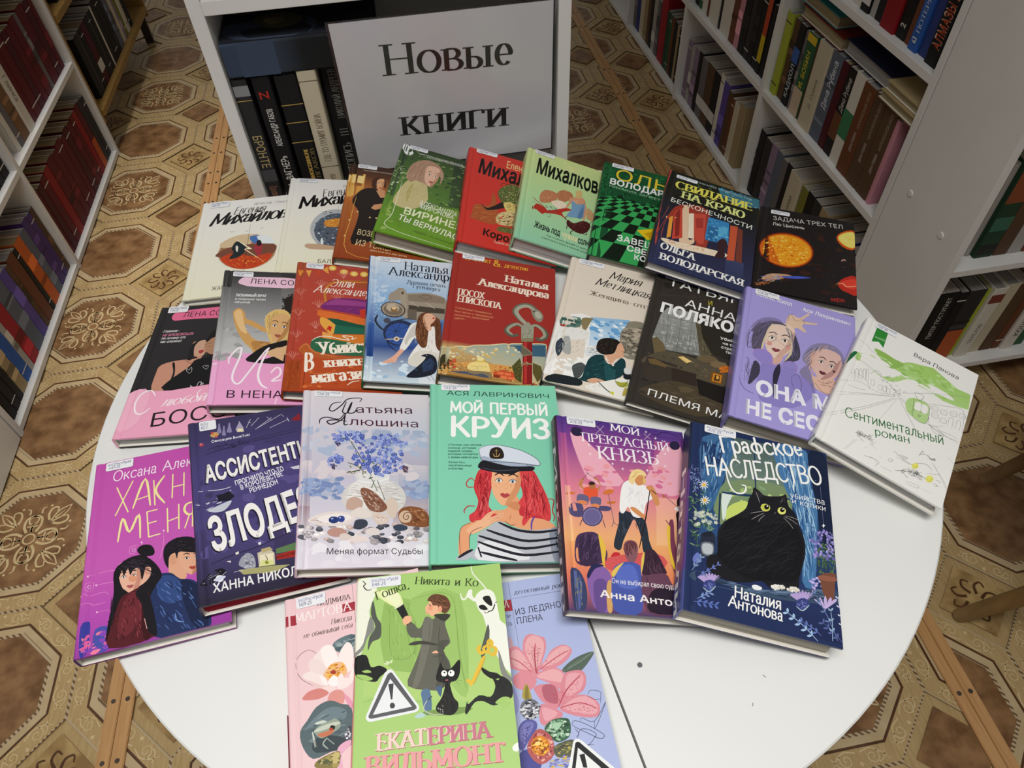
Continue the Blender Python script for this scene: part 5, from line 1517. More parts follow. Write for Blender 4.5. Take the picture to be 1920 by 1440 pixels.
["p","a8604c",[327,524,340,530,346,524,354,528,365,515,344,501]],
["s","6a2420",2,[328,522,346,516,364,514]],
["p","e0c078",[274,592,282,695,334,734,390,723,412,676,370,704,330,690,298,651,294,583,320,470,299,498]],
["x",["f0d898","b08840","d8b060","8a6428"],"hair",50,2,5,[278,592,282,690,334,732,396,715,316,682,301,593,320,470,296,507],7],
["p","dcb488",[248,368,328,452,406,436,398,312,346,316,306,360]],
["p","1c1a1c",[340,462,398,482,400,444,368,425,304,396,251,322,390,371,392,299,188,312,216,376,276,432]],
["q","dcb488",[292,378,342,420,394,430,385,316]],
["q","eca4d0",[4,300,411,310,392,-15,-8,-3]],
["q","f0b0d8",[4,300,40,296,38,-7,-3,1]],
["x",["f8dcec"],"blob",10,5,12,[10,296,41,294,30,283,11,283],2],
["s","fbeef6",23,[93,293,92,337,126,400,150,414,148,347,120,224,125,165,157,148,200,226,279,386,303,419]],
["s","fbeef6",26,[303,419,270,314,254,209,274,141,306,116]],
["s","fbeef6",24,[322,228,349,267,372,254,370,210,328,167,378,176]],
["t","201c20","В НЕНАВИСТЬ","sans",[200,95,1333,85,105]],
["s","fbeef6",16,[362,42,352,-7]]],
'elli': [["p","a85030",[-6,1052,482,1056,473,883,404,864,188,898,5,927]],
["s","5a2018",5,[160,1059,242,1043,337,1024,464,1043]],
["q","e8b850",[243,1024,240,1013,234,1004,224,999,213,998,203,1003,196,1012,194,1022,196,1033,202,1042,212,1047,224,1048,234,1043,240,1035]],
["q","f4d888",[232,1024,230,1017,227,1012,222,1008,216,1008,210,1010,206,1016,204,1022,206,1029,210,1034,215,1038,221,1038,226,1036,230,1030]],
["s","4a2018",6,[217,1050,216,1066]],
["q","e8b850",[316,999,314,988,306,979,296,974,286,974,276,978,268,986,266,996,268,1008,276,1016,286,1022,296,1022,306,1018,314,1010]],
["q","f4d888",[305,998,304,992,300,986,294,983,288,983,282,986,279,990,278,997,279,1004,282,1010,288,1012,294,1013,300,1010,304,1005]],
["s","4a2018",6,[290,1024,289,1040]],
["q","e8b850",[379,989,376,978,370,970,360,964,348,964,338,968,332,976,329,987,332,998,338,1007,348,1012,360,1012,370,1008,377,1000]],
["q","f4d888",[368,988,366,982,362,976,357,974,351,973,346,976,342,981,340,988,342,994,346,1000,351,1003,358,1003,363,1000,366,996]],
["s","4a2018",6,[353,1015,352,1031]],
["q","e8b850",[442,994,440,983,432,974,422,969,411,968,401,972,394,981,392,992,394,1002,402,1012,412,1017,423,1018,433,1013,440,1004]],
["q","f4d888",[430,994,429,986,426,981,420,978,414,978,408,980,404,986,403,992,404,999,408,1004,414,1008,420,1008,426,1005,430,1000]],
["s","4a2018",6,[416,1020,416,1036]],
["q","e89038",[10,974,46,980,27,912]],
["q","e8a850",[58,977,92,982,81,918]],
["q","c84830",[107,980,146,984,140,938]],
["q","e8a048",[158,996,186,1034,200,963]],
["s","d88878",6,[43,747,20,780,4,785,10,793]],
["s","d88878",6,[43,747,29,780,18,798,22,806]],
["s","d88878",6,[43,747,36,782,31,811,32,818]],
["s","d88878",6,[43,747,44,782,45,813,43,820]],
["s","d88878",6,[43,747,52,784,60,804,55,811]],
["s","d88878",6,[43,747,60,785,76,795,68,801]],
["s","d88878",5,[30,735,46,721,58,738]],
["s","d88878",6,[46,572,24,602,8,608,14,616]],
["s","d88878",6,[46,572,32,604,21,620,24,628]],
["s","d88878",6,[46,572,40,604,34,632,34,640]],
["s","d88878",6,[46,572,47,606,48,634,46,641]],
["s","d88878",6,[46,572,54,606,62,626,58,632]],
["s","d88878",6,[46,572,62,607,78,617,70,622]],
["s","d88878",5,[32,560,48,547,60,564]],
["s","d88878",6,[49,393,28,422,12,428,18,435]],
["s","d88878",6,[49,393,36,423,25,440,28,446]],
["s","d88878",6,[49,393,43,424,38,451,38,458]],
["s","d88878",6,[49,393,50,425,51,452,49,458]],
["s","d88878",6,[49,393,58,426,65,444,60,450]],
["s","d88878",6,[49,393,66,426,80,436,73,441]],
["s","d88878",5,[36,382,51,370,64,385]],
["s","d88878",6,[41,230,20,258,4,264,10,270]],
["s","d88878",6,[41,230,28,259,18,274,21,281]],
["s","d88878",6,[41,230,35,260,30,285,30,291]],
["s","d88878",6,[41,230,42,260,42,286,41,292]],
["s","d88878",6,[41,230,49,261,56,278,52,284]],
["s","d88878",6,[41,230,56,262,71,270,64,276]],
["s","d88878",5,[28,220,43,208,55,222]],
["s","d88878",6,[162,830,140,864,122,870,129,878]],
["s","d88878",6,[162,830,148,865,137,884,141,892]],
["s","d88878",6,[162,830,156,866,150,896,152,904]],
["s","d88878",6,[162,830,164,867,165,898,163,906]],
["s","d88878",6,[162,830,172,868,180,890,176,896]],
["s","d88878",6,[162,830,180,870,196,880,188,886]],
["s","d88878",5,[148,818,164,804,178,822]],
["s","d88878",6,[156,653,134,684,116,690,124,698]],
["s","d88878",6,[156,653,142,686,131,704,134,711]],
["s","d88878",6,[156,653,150,687,144,716,145,723]],
["s","d88878",6,[156,653,157,688,158,718,156,724]],
["s","d88878",6,[156,653,164,689,173,709,168,716]],
["s","d88878",6,[156,653,173,690,189,700,182,706]],
["s","d88878",5,[142,641,157,628,170,644]],
["s","d88878",6,[150,476,128,506,112,512,118,520]],
["s","d88878",6,[150,476,136,508,126,524,130,532]],
["s","d88878",6,[150,476,144,508,139,536,140,543]],
["s","d88878",6,[150,476,151,510,152,538,150,544]],
["s","d88878",6,[150,476,158,510,167,530,162,536]],
["s","d88878",6,[150,476,167,511,182,520,175,526]],
["s","d88878",5,[136,465,152,452,164,468]],
["s","d88878",6,[291,932,268,966,250,972,258,980]],
["s","d88878",6,[291,932,277,967,266,986,270,994]],
["s","d88878",6,[291,932,285,968,280,1000,282,1008]],
["s","d88878",6,[291,932,294,970,296,1002,294,1010]],
["s","d88878",6,[291,932,302,971,310,993,306,1000]],
["s","d88878",6,[291,932,310,972,328,983,320,990]],
["s","d88878",5,[276,918,292,904,306,922]],
["s","d88878",6,[264,728,242,760,224,766,232,774]],
["s","d88878",6,[264,728,250,762,240,780,244,788]],
["s","d88878",6,[264,728,258,762,254,792,254,800]],
["s","d88878",6,[264,728,266,764,268,794,266,802]],
["s","d88878",6,[264,728,274,764,282,786,278,792]],
["s","d88878",6,[264,728,282,766,299,776,291,782]],
["s","d88878",5,[250,716,265,702,279,720]],
["s","b86a30",45,[200,684,185,798,214,874,286,908,447,924]],
["s","d8883c",16,[200,684,184,793,211,869,283,900,447,916]],
["p","7a2c70",[174,682,250,748,444,752,448,629,226,644,179,648]],
["q","9a4488",[177,682,251,744,445,738,440,698,260,692]],
["x",["5a1c50","a85898"],"line",14,3,5,[178,673,440,680,441,637,226,649],3],
["s","5a1c50",5,[194,684,202,650]],
["p","e07030",[154,618,180,634,442,590,444,530,266,548,162,586]],
["x",["f09858","c05820"],"line",14,3,5,[164,612,442,577,444,543,183,588],3],
["q","c83c28",[398,666,440,680,442,590,406,606]],
["p","e8a848",[172,574,208,566,262,522,254,448,226,452,176,520]],
["q","246850",[207,574,444,535,445,464,254,448,262,522]],
["q","1a5440",[207,574,266,573,444,530,444,510,262,522]],
["q","c83020",[222,510,242,504,236,462,221,480,208,466]],
["q","d87c2c",[188,456,248,442,446,460,448,372,195,384]],
["q","e8a050",[188,460,248,445,240,390,194,416]],
["p","2f6848",[134,378,182,408,424,369,426,290,246,288,144,309]],
["x",["4a8868","1a4a30"],"line",12,3,6,[140,371,413,352,414,304,154,318],3],
["p","b85c2c",[67,308,108,360,156,302,280,276,438,276,439,245,250,220,116,252]],
["s","e09050",8,[72,310,108,352,156,294,280,268]],
["q","a0441c",[0,211,84,226,112,18,-8,8]],
["x",["c85c24","7a3014"],"line",40,3,7,[0,207,85,219,106,24,2,16],6],
["q","b84c24",[93,258,439,237,428,42,96,16]],
["s","7a3014",14,[116,244,112,18]],
["s","d87838",9,[132,246,135,134,286,155]],
["x",["c8582c","a8401c","d87038"],"blob",40,10,30,[100,236,422,220,416,49,116,25],4],
["t","f8ece0","Элли","brush",[430,1703,729,1717,137]],
["t","f8ece0","Александер","brush",[228,1576,949,1583,124]],
["s","f8ecdc",13,[136,382,171,414,227,424,308,408,348,409,306,437,364,435,360,414,388,430]],
["t","f8ecdc","Убийство","serifb",[343,554,1128,686,185]],
["t","f8ecdc","в","brushb",[219,301,352,335,346]],
["t","f8ecdc","книжном","serifb",[426,364,1107,480,143]],
["t","f8ecdc","магазине","serifb",[307,120,1074,280,159]],
["s","f8ecdc",11,[348,62,376,89,415,100]]],
'nat': [["g",["dfe6ee","a8c4e4"],[21,1060,520,1054,490,688,24,666]],
["g",["a8c4e4","3c64a8"],[23,684,490,706,460,474,22,426]],
["g",["3c64a8","1c3c80"],[20,443,460,492,442,212,20,180]],
["g",["a8c4dc","e4ecf0"],[20,180,441,204,414,-3,12,1]],
["x",["bcd2ea","acc6e4","c6d8ec"],"blob",40,20,60,[24,963,114,880,114,642,32,598],5],
["x",["f4f8fc"],"dot",90,2,7,[26,916,177,888,155,441,27,427],6],
["x",["a0c0dc","d8e8f4"],"blob",24,20,50,[21,165,246,170,246,20,16,9],7],
["p","a09484",[167,738,192,769,228,765,235,729,353,744,428,736,490,688,480,528,243,502,236,657,138,646,137,708]],
["q","8a7c6c",[248,712,359,736,478,714,476,660,254,660]],
["s","5c5044",7,[322,704,359,728,396,708,359,686,322,704]],
["q","a89c8a",[201,752,238,757,243,502,206,532]],
["q","4a4238",[254,624,476,615,474,571,254,572]],
["s","c8bca8",14,[266,652,315,614]],
["s","c8bca8",14,[364,655,414,608]],
["q","5c5248",[225,728,224,722,222,716,218,713,214,712,212,715,209,720,208,726,208,732,211,738,214,740,218,741,222,739,224,734]],
["q","6a6054",[248,588,303,586,303,508,249,502]],
["q","4a4440",[236,567,231,548,220,531,206,518,187,508,166,505,146,506,126,514,109,526,96,542,88,560,87,580,92,599,102,616,116,630,135,640,156,644,177,642,197,634,214,622,227,606,234,587]],
["q","a89a88",[228,570,224,554,214,539,201,528,184,520,166,516,147,518,130,524,114,535,103,548,96,564,94,581,98,598,108,612,120,624,138,632,156,635,175,634,193,627,208,616,220,602,226,586]],
["q","7a6c5c",[218,566,215,553,207,541,196,532,182,526,166,524,150,525,134,530,122,538,112,550,106,562,104,576,108,589,115,601,126,610,140,616,156,619,173,618,188,612,202,604,212,593,217,580]],
["q","c0b09a",[198,583,195,572,188,562,176,554,163,552,150,553,137,558,128,566,122,578,120,590,123,602,130,612,142,618,155,622,168,620,181,615,191,606,197,595]],
["q","8a6c48",[188,577,186,566,181,556,172,550,163,548,154,552,148,561,146,572,148,584,153,593,162,599,172,600,180,596,186,588]],
["q","e8c898",[182,588,180,582,176,577,170,574,164,574,158,575,154,579,152,584,154,590,158,594,164,597,170,598,176,596,180,592]],
["x",["3a3430","c8bca8"],"dot",30,3,6,[90,630,162,648,236,587,230,534,166,501,94,527],3],
["s","2c3040",26,[70,516,60,464,92,410,127,388]],
["s","3a3c48",16,[125,454,172,476,243,502,303,500]],
["q","2a3450",[300,390,297,364,288,340,276,318,258,299,238,286,216,278,192,275,170,279,150,288,132,304,119,322,110,346,107,370,109,396,116,421,130,444,146,463,167,478,190,486,213,489,236,485,257,475,275,460,288,440,297,416]],
["q","3456a0",[285,380,282,359,276,338,264,320,250,305,232,294,214,286,194,285,176,288,158,296,144,308,132,324,124,343,122,364,124,385,130,406,140,424,155,440,172,452,192,460,212,462,231,458,249,450,264,438,276,421,282,402]],
["s","2a3044",10,[179,394,279,384]],
["s","2a3044",10,[179,394,260,324]],
["s","2a3044",10,[179,394,212,290]],
["s","2a3044",10,[179,394,158,295]],
["s","2a3044",10,[179,394,121,337]],
["s","2a3044",10,[179,394,120,398]],
["s","2a3044",10,[179,394,154,450]],
["s","2a3044",10,[179,394,210,466]],
["s","2a3044",10,[179,394,260,441]],
["s","20283c",12,[122,340,147,270,188,234]],
["s","c8bca8",15,[123,320,180,329,256,345]],
["q","d8ccb8",[204,332,202,323,197,316,190,312,182,310,176,314,170,320,168,328,170,336,175,344,182,348,190,349,196,346,202,340]],
["q","8a5c3c",[194,330,194,326,191,324,188,322,184,321,181,322,179,325,178,329,178,333,181,336,184,338,188,338,191,337,194,334]],
["q","4a4c58",[148,478,146,468,140,460,132,455,124,454,116,458,110,464,108,474,110,484,114,492,122,496,132,498,140,494,146,488]],
["s","5a5c68",6,[88,518,126,430]],
["x",["3a3c48"],"gear",40,0,0,[142,474,184,499,255,507,327,502],2],
["p","f0eee8",[250,410,273,462,320,484,362,464,410,452,434,388,442,259,430,194,360,220,256,164,280,244,314,310,291,348,256,280,228,238,204,252,226,334]],
["p","d0ccc4",[273,429,302,466,326,434,302,374,262,338,244,288,232,318,256,386]],
["p","e0dcd0",[256,171,302,238,360,251,424,234,417,162,302,122,257,140]],
["x",["b8b4a8","faf8f4"],"line",40,3,6,[291,390,422,403,418,233,302,206],3],
["p","e8b098",[210,252,228,238,194,181,184,149,150,138,106,136,154,177,182,210]],
["s","b07060",4,[122,142,160,162]],
["s","b07060",4,[138,138,172,156]],
["p","6a4028",[309,509,340,564,388,570,418,538,448,490,442,267,414,304,410,452,374,415,361,291,326,280,296,374]],
["p","e8b898",[339,512,358,558,394,562,418,530,406,494,386,466,392,425,362,422]],
["q","c03c38",[394,522,411,538,412,516]],
["s","3a2018",6,[348,534,370,542]],
["x",["8a5838","4a2a18","a87048","5c3420"],"hair",70,4,7,[309,509,340,556,357,497,374,398,355,290,308,294,296,390],7],
["x",["8a5838","3a2014","5c3420"],"hair",30,4,7,[418,521,448,482,443,275,414,320],8],
["p","1c2230",[328,208,354,226,384,226,412,201,420,148,410,93,370,60,296,39,244,46,291,106,336,163,354,200]],
["q","2c3c5c",[336,156,383,198,406,162,393,114,336,80]],
["x",["0e1018","44587c"],"line",30,3,6,[291,98,360,165,412,178,404,100,302,47],5],
["s","1a1c20",7,[353,66,380,24]],
["s","1a1c20",7,[376,75,403,26]],
["q","e8e4d8",[363,218,362,216,362,215,360,214,360,214,358,214,358,216,357,217,358,218,358,220,360,220,360,220,362,220,362,219]],
["t","1c2430","Наталья","serif",[441,1895,1020,1879,156]],
["t","1c2430","Александрова","serif",[235,1771,1263,1739,152]],
["t","3a4654","Древняя печать","serif",[475,1634,981,1620,67]],
["t","3a4654","Гутенберга","serif",[554,1564,902,1541,67]]],
'posoh': [["t","e8a838","АРТЕФАКТ","serifb",[153,1954,489,1959,59]],
["t","e8b038","&","serifb",[519,1921,632,1926,118]],
["t","e8a838","ДЕТЕКТИВ","serifb",[655,1932,976,1932,54]],
["t","f4e4d0","Наталья","serifb",[668,1662,1248,1635,127]],
["t","f4e4d0","Александрова","serifb",[332,1525,1248,1476,124]],
["t","f4e4d0","ПОСОХ","serifb",[107,1293,453,1290,107]],
["t","f4e4d0","ЕПИСКОПА","serifb",[108,1173,670,1155,105]],
["t","e0a070","У епископа Гроваинуса","it",[108,1047,547,1034,32]],
["t","e0a070","был посох с серебряной","it",[108,987,572,976,32]],
["t","e0a070","рукоятью, дарующий","it",[108,928,525,930,31]],
["t","e0a070","удачу...","it",[108,869,248,884,31]],
["g",["88a8a8","d8c088"],[6,200,92,214,191,243,292,274,380,296,388,261,394,300,608,344,616,308,598,18,4,-20]],
["q","3c6078",[387,288,609,335,610,242,499,228]],
["x",["e8d098","d8b868","f0e0b8","b8b090"],"blob",60,10,30,[28,186,449,292,452,210,166,125,34,134],5],
["s","f0dca0",13,[3,201,60,202,92,220,158,230,190,248,278,268,380,298,392,257,394,300,497,324,602,343,614,308]],
["p","3a3420",[8,120,32,146,55,112,76,98,61,52,4,32]],
["q","c85c34",[56,103,94,124,104,78,66,62]],
["p","d89c50",[72,80,167,116,300,126,462,122,464,36,174,30,7,6]],
["x",["e0a858","b8642c","8a7040","f0d088","5a5c2c","c8482c"],"blob",150,8,20,[18,86,142,102,462,122,458,17,109,26,6,15],8],
["p","f0d888",[168,99,206,124,273,129,288,88,284,61,172,56]],
["q","d8b850",[206,124,214,152,230,170,250,164,262,131]],
["q","f0e0a0",[252,153,251,146,246,140,238,134,230,133,222,134,216,138,213,145,214,152,220,159,228,164,236,166,244,164,250,160]],
["s","8a6830",7,[232,170,231,188]],
["x",["8a6830","f8ecc0"],"line",26,3,5,[169,90,280,112,280,64,172,60],3],
["q","c8502c",[310,66,362,94,436,82,431,29,318,33]],
["x",["8a3018","e87848"],"brick",10,10,20,[310,66,436,82,431,29,318,33],2],
["p","4a5468",[89,31,173,44,284,44,286,18,174,22,84,22]],
["p","8a7858",[160,45,290,62,300,12,272,37,239,39,207,28]],
["q","4a4c24",[414,130,459,202,474,134,472,20,438,39]],
["q","5c5428",[534,182,583,164,597,96,564,38,536,102]],
["x",["6a6430","3a3c1c","8a7838"],"leaf",60,8,18,[414,130,459,193,475,125,464,27,438,39],4],
["x",["8a3c20","c87838"],"blob",20,8,20,[472,20,591,42,572,13,485,5],4],
["q","8a1c1c",[470,344,528,356,534,19,480,8]],
["q","b83430",[479,336,496,340,504,18,488,14]],
["s","6a6c5c",75,[488,405,500,466,448,524,418,578,445,630,503,649,556,599,571,542]],
["s","a8a894",52,[491,415,499,466,452,525,424,579,449,624,500,640,548,597,565,550]],
["p","8c8c7a",[518,611,562,621,592,576,578,523,550,526,527,562]],
["q","b4b4a0",[534,604,562,608,585,575,571,542,545,556]],
["q","2c2c24",[542,604,541,601,539,598,536,596,534,596,531,596,529,598,528,601,529,604,530,606,534,608,536,608,539,608,541,606]],
["s","4a4c40",6,[564,540,585,554]],
["s","5c5e50",60,[480,442,436,472,388,442,372,399,404,372,439,385]],
["s","9c9c88",40,[478,446,436,474,393,442,378,406,406,380]],
["s","5c5e50",60,[508,448,543,486,594,457,612,412,580,372,552,380]],
["s","a0a08c",40,[509,452,543,486,586,458,602,412,578,382]],
["q","9a9a86",[458,457,500,506,536,464,532,347,462,337]],
["x",["5a5c4c","c8c8b4"],"line",24,3,6,[462,438,529,452,531,352,465,342],6],
["q","8a8060",[460,360,535,376,532,346,463,332]],
["q","6a6450",[462,314,533,254,479,216,464,240]],
["s","a8a080",8,[466,305,530,248,472,228]],
["s","9a9068",34,[467,159,535,172]],
["x",["4a4430","d0c8a0"],"line",26,3,5,[465,176,536,190,536,150,466,136],3]],
'metl': [["t","2a2826","Мария","brush",[523,1865,955,1856,134]],
["t","2a2826","Метлицкая","brush",[367,1694,1094,1670,130]],
["t","6a5a4a","Женщина-отгадка","serif",[313,1490,1286,1481,77]],
["p","f0f0ec",[28,499,201,560,248,250,181,176,-3,122,11,328]],
["g",["8ab8dc","d0e4f0"],[201,560,434,614,422,488,348,372,222,328]],
["x",["c0dcf0","e8f2f8","6aa4d4"],"blob",40,20,50,[210,544,430,593,417,468,232,350],4],
["p","58786c",[30,500,137,533,146,456,43,430]],
["x",["a84840","3c5c54","c8d0c8"],"brick",10,10,20,[30,500,137,533,146,456,43,430],2],
["p","8a7c58",[151,533,216,552,206,524,185,442,162,462]],
["p","e8e8e2",[54,424,192,444,196,374,62,336]],
["s","8a8a84",8,[48,422,186,438]],
["s","8a8a84",6,[54,342,190,371]],
["p","a8aaa6",[68,338,84,362,106,352,129,236,83,238]],
["x",["a8a8a0","d8d8d0"],"line",40,2,5,[11,400,204,449,234,254,26,175],4],
["p","3a4450",[34,291,50,328,76,314,85,282,78,244,64,196,42,232]],
["q","2c3038",[66,327,66,322,64,316,61,313,56,312,52,312,48,316,46,320,47,326,49,330,52,334,57,336,62,335,65,332]],
["s","2a2e34",8,[60,238,58,194]],
["p","8a8474",[389,476,414,550,435,604,532,600,524,343,422,317]],
["p","a89c88",[415,541,528,562,526,487,417,468]],
["x",["5c564c","b8ac98","746c60"],"brick",18,10,20,[398,516,520,578,510,347,420,326],3],
["x",["4a4640","c8bcaa"],"line",50,3,5,[396,478,514,575,516,350,427,328],5],
["p","e0e4e4",[212,308,288,334,310,270,221,250]],
["s","5a6468",5,[212,308,289,325]],
["x",["6a7478"],"line",24,3,5,[212,308,289,325,302,277,220,254],4],
["p","f4f4f0",[9,93,52,175,148,182,222,241,252,217,210,69,91,62,12,44]],
["x",["dcdcd4","fafaf6"],"blob",24,15,40,[15,95,53,167,212,220,207,92],4],
["p","4a5050",[153,150,192,188,226,174,213,94,186,61,164,103]],
["s","6a7070",6,[162,136,206,176,232,176]],
["p","143c40",[219,96,232,218,270,274,321,283,378,242,417,298,446,274,444,180,382,117,274,66,204,67]],
["p","1f5054",[322,275,370,206,398,190,393,129,350,115]],
["x",["0c2a2e","2c6468"],"line",30,4,8,[225,98,240,212,322,275,369,214,436,194,382,121,274,74],4],
["p","dca888",[320,292,394,326,416,360,429,311,387,280,380,234,340,238]],
["x",["f4f0e8"],"dot",26,7,9,[318,282,340,238,381,222,389,263,380,260,360,240,334,279],4],
["p","dca888",[373,362,390,413,412,402,425,371,430,355,420,334,428,320,404,302,382,321]],
["p","1e1814",[266,326,273,391,315,424,368,432,396,415,386,394,380,356,369,317,320,292,286,298]],
["x",["3c3028","100c0a","4a3c30"],"line",36,4,8,[268,336,280,388,368,428,378,355,318,300],6],
["s","a8443c",9,[415,346,427,352]],
["s","2a1c18",5,[390,390,402,390]],
["p","1c2428",[18,14,66,62,210,69,212,20,52,0]],
["p","dca888",[248,73,294,105,360,94,300,66]],
["p","f0eee6",[250,17,288,62,346,98,479,158,488,22,435,-2]],
["x",["5a5a58"],"dot",30,2,4,[261,28,324,74,364,54,306,20],3],
["s","4a5a5c",14,[310,86,360,45,407,20]],
["q","d8d040",[380,36,408,40,408,12]],
["p","a8a83c",[407,118,439,120,476,132,473,98,436,86]],
["s","4a4c3c",5,[406,158,408,110,442,88,470,130,471,172]],
["p","1a2228",[445,230,484,226,486,160,448,156]],
["p","dcdcd8",[445,230,484,234,486,198,451,190]],
["p","b8a850",[462,86,481,84,480,44,456,28]]],
'polya': [["x",["34302a","2a2622","3c362e"],"blob",50,30,70,[42,1046,537,1056,542,164,60,73],5],
["s","4a4438",10,[64,887,164,992]],
["s","4a4438",10,[62,876,270,933]],
["x",["c89848","8a6c38"],"dot",26,2,4,[198,954,332,1000,334,868,229,824],4],
["g",["9a9c96","7a7c78"],[82,704,112,776,281,796,357,462,152,434,63,497]],
["x",["a2a49e","8e908c","a8aaa4"],"blob",70,15,40,[86,706,114,766,282,787,356,470,151,442,69,500],6],
["x",["6a6c66","d0d2cc"],"line",60,2,4,[86,706,282,787,350,468,75,502],7],
["s","302e28",5,[124,770,149,432]],
["s","302e28",5,[204,755,216,442]],
["s","302e28",5,[269,782,284,442]],
["s","302e28",5,[64,696,292,713]],
["s","302e28",5,[62,619,308,644]],
["s","302e28",5,[65,544,332,560]],
["s","302e28",5,[132,480,350,486]],
["p","5a5240",[290,732,316,733,352,606,422,516,357,462,326,576]],
["x",["3a3428","7a7058","4a4434"],"line",40,4,8,[298,716,318,724,365,556,404,499,359,472,329,578],4],
["q","2a261f",[322,745,558,823,522,493,410,510,352,606]],
["q","6a5c40",[64,488,86,516,132,480,156,426,95,384]],
["p","544c3c",[40,326,160,428,328,433,521,440,528,306,392,278,203,313,59,290]],
["q","3c342c",[50,304,203,313,222,186,72,177]],
["q","6a5434",[66,328,108,344,182,322,173,301,83,300]],
["q","342822",[209,316,349,320,354,230,224,220]],
["p","6a5a40",[333,444,368,476,425,490,461,460,426,428,361,428]],
["q","7a6848",[400,426,448,463,499,466,521,440,441,408]],
["x",["5c5040","463e32","746448"],"blob",40,10,30,[58,369,155,416,329,424,502,441,414,312,208,324],5],
["q","d8b868",[228,408,255,423,312,404,284,378]],
["q","e8cc88",[246,411,258,421,303,404,286,390]],
["q","c86c1c",[466,414,489,440,526,450,524,406,482,381]],
["x",["e89038","8a4414"],"blob",24,6,14,[469,415,520,448,522,406,485,386],3],
["q","7a4c18",[429,373,496,378,494,297,428,292]],
["q","c8842c",[440,364,489,366,488,307,438,304]],
["q","4a2c10",[450,356,478,358,480,316,448,312]],
["q","d8a048",[475,344,474,338,473,332,470,327,466,326,462,327,460,332,458,338,458,344,460,350,463,354,466,356,470,354,473,350]],
["p","4a4030",[88,125,224,220,354,230,532,274,533,137,387,26,74,62]],
["x",["5c523e","383026","6a5e48"],"line",60,4,9,[94,128,224,212,356,222,495,146,324,40,84,75],6],
["q","5c5038",[260,184,300,208,358,206,325,169,282,168]],
["q","1c1814",[353,288,530,282,530,160,380,182]],
["t","f0f0ee","ТАТЬЯНА","thin",[164,1946,1282,1952,140]],
["t","d8c838","И","sans",[699,1800,745,1805,77]],
["t","f0f0ee","АННА","thin",[418,1662,1048,1637,134]],
["t","f4f4f2","ПОЛЯКОВЫ","condx",[145,1449,1348,1436,172]],
["t","e8e8e4","Убийство","sansb",[899,1281,1213,1297,43]],
["t","e8e8e4","не самая","sansb",[936,1213,1192,1225,43]],
["t","e8e8e4","страшная","sansb",[924,1144,1211,1160,42]],
["t","e8e8e4","тайна","sansb",[980,1089,1125,1093,41]],
["t","f0f0ee","ПЛЕМЯ МАРЫ","sans",[217,144,1348,118,94]]],
'ona': [["p","e0c0a8",[256,782,264,862,290,882,330,871,379,931,386,920,350,856,431,867,428,854,358,830,352,805,372,781,367,764,321,782,290,760]],
["s","2a2430",4,[290,873,304,842,350,851]],
["s","2a2430",5,[336,869,356,854,364,829]],
["s","2a2430",4,[264,814,270,870,292,886]],
["s","2a2430",3,[350,856,424,862]],
["s","2a2430",3,[349,802,374,775]],
["p","8a80b0",[50,540,47,648,90,749,156,806,222,806,244,768,284,757,326,692,344,576,322,514,270,544,157,550,96,524]],
["p","4a4658",[224,769,269,779,310,732,345,620,346,542,310,505,262,481,283,550,296,644,278,728]],
["p","5a5468",[52,524,54,632,104,728,167,754,135,666,133,540,78,517]],
["p","e8cdbc",[152,566,158,695,194,746,257,764,292,714,302,646,282,558,241,520,197,522]],
["p","d8ac9c",[188,519,241,520,258,540,244,473,202,452]],
["p","e8cdbc",[158,736,200,781,278,786,311,746,299,638,280,572,241,514,210,494,182,510,154,563,148,628]],
["p","d0a898",[311,746,302,638,280,572,241,514,213,494,240,564,266,612,283,684]],
["p","f4efe8",[168,644,186,658,204,646,184,635]],
["p","2a2420",[178,644,186,656,193,645,184,634]],
["s","2a2420",8,[164,641,187,662,206,646]],
["s","3a3038",14,[164,676,190,692,213,680]],
["p","f4efe8",[240,648,260,662,276,651,257,640]],
["p","2a2420",[250,649,259,662,266,650,257,639]],
["s","2a2420",8,[236,646,260,666,279,651]],
["s","3a3038",14,[237,682,263,698,286,684]],
["s","d0a898",2,[226,645,226,605,210,595]],
["p","8a4450",[188,558,205,571,214,566,223,572,238,562,211,540]],
["s","6a2420",2,[189,558,212,557,236,560]],
["s","5a5058",5,[148,618,178,608,208,642,202,676]],
["s","6a6068",5,[234,626,266,609,296,640,301,673]],
["s","6a6068",5,[208,640,234,626]],
["q","d89890",[189,594,187,588,182,582,176,578,168,578,162,579,158,584,157,590,158,596,164,602,170,606,177,606,184,605,188,600]],
["q","d89890",[299,606,297,599,292,593,286,589,278,588,272,590,268,594,267,600,269,606,274,612,280,616,288,617,294,616,298,611]],
["p","5a5468",[75,551,76,642,105,718,159,772,223,790,263,772,224,769,180,752,155,702,142,615,133,540,91,514]],
["p","d8c8a8",[171,744,183,756,162,696,148,608,137,524,130,538,141,632]],
["p","d8c8a8",[264,767,291,714,304,630,301,558,262,485,286,560,293,642]],
["x",["3c3848","8a80b8","6a6488"],"hair",40,2,5,[50,540,53,650,102,754,163,804,204,788,150,728,133,611,84,520],5],
["x",["201c28","7a74a0"],"hair",40,2,5,[244,778,297,744,342,627,340,538,304,506,296,644],6],
["p","9486cc",[88,477,103,518,146,536,192,512,202,448,174,410,129,434]],
["p","9488cc",[248,424,262,481,304,506,336,486,333,426,286,390]],
["s","c080c8",6,[88,477,100,517,146,532,192,508,200,438,174,414,129,434]],
["s","b078c0",5,[250,425,266,478,304,502,333,484,330,428,289,395]],
["s","4a4460",3,[264,456,302,438,332,458]],
["p","9084c8",[132,402,203,439,254,426,352,425,420,387,441,314,329,175,152,166]],
["p","403c50",[99,422,132,410,137,345,112,285,84,250]],
["p","302c40",[212,392,238,462,248,408,236,312,226,204,213,302]],
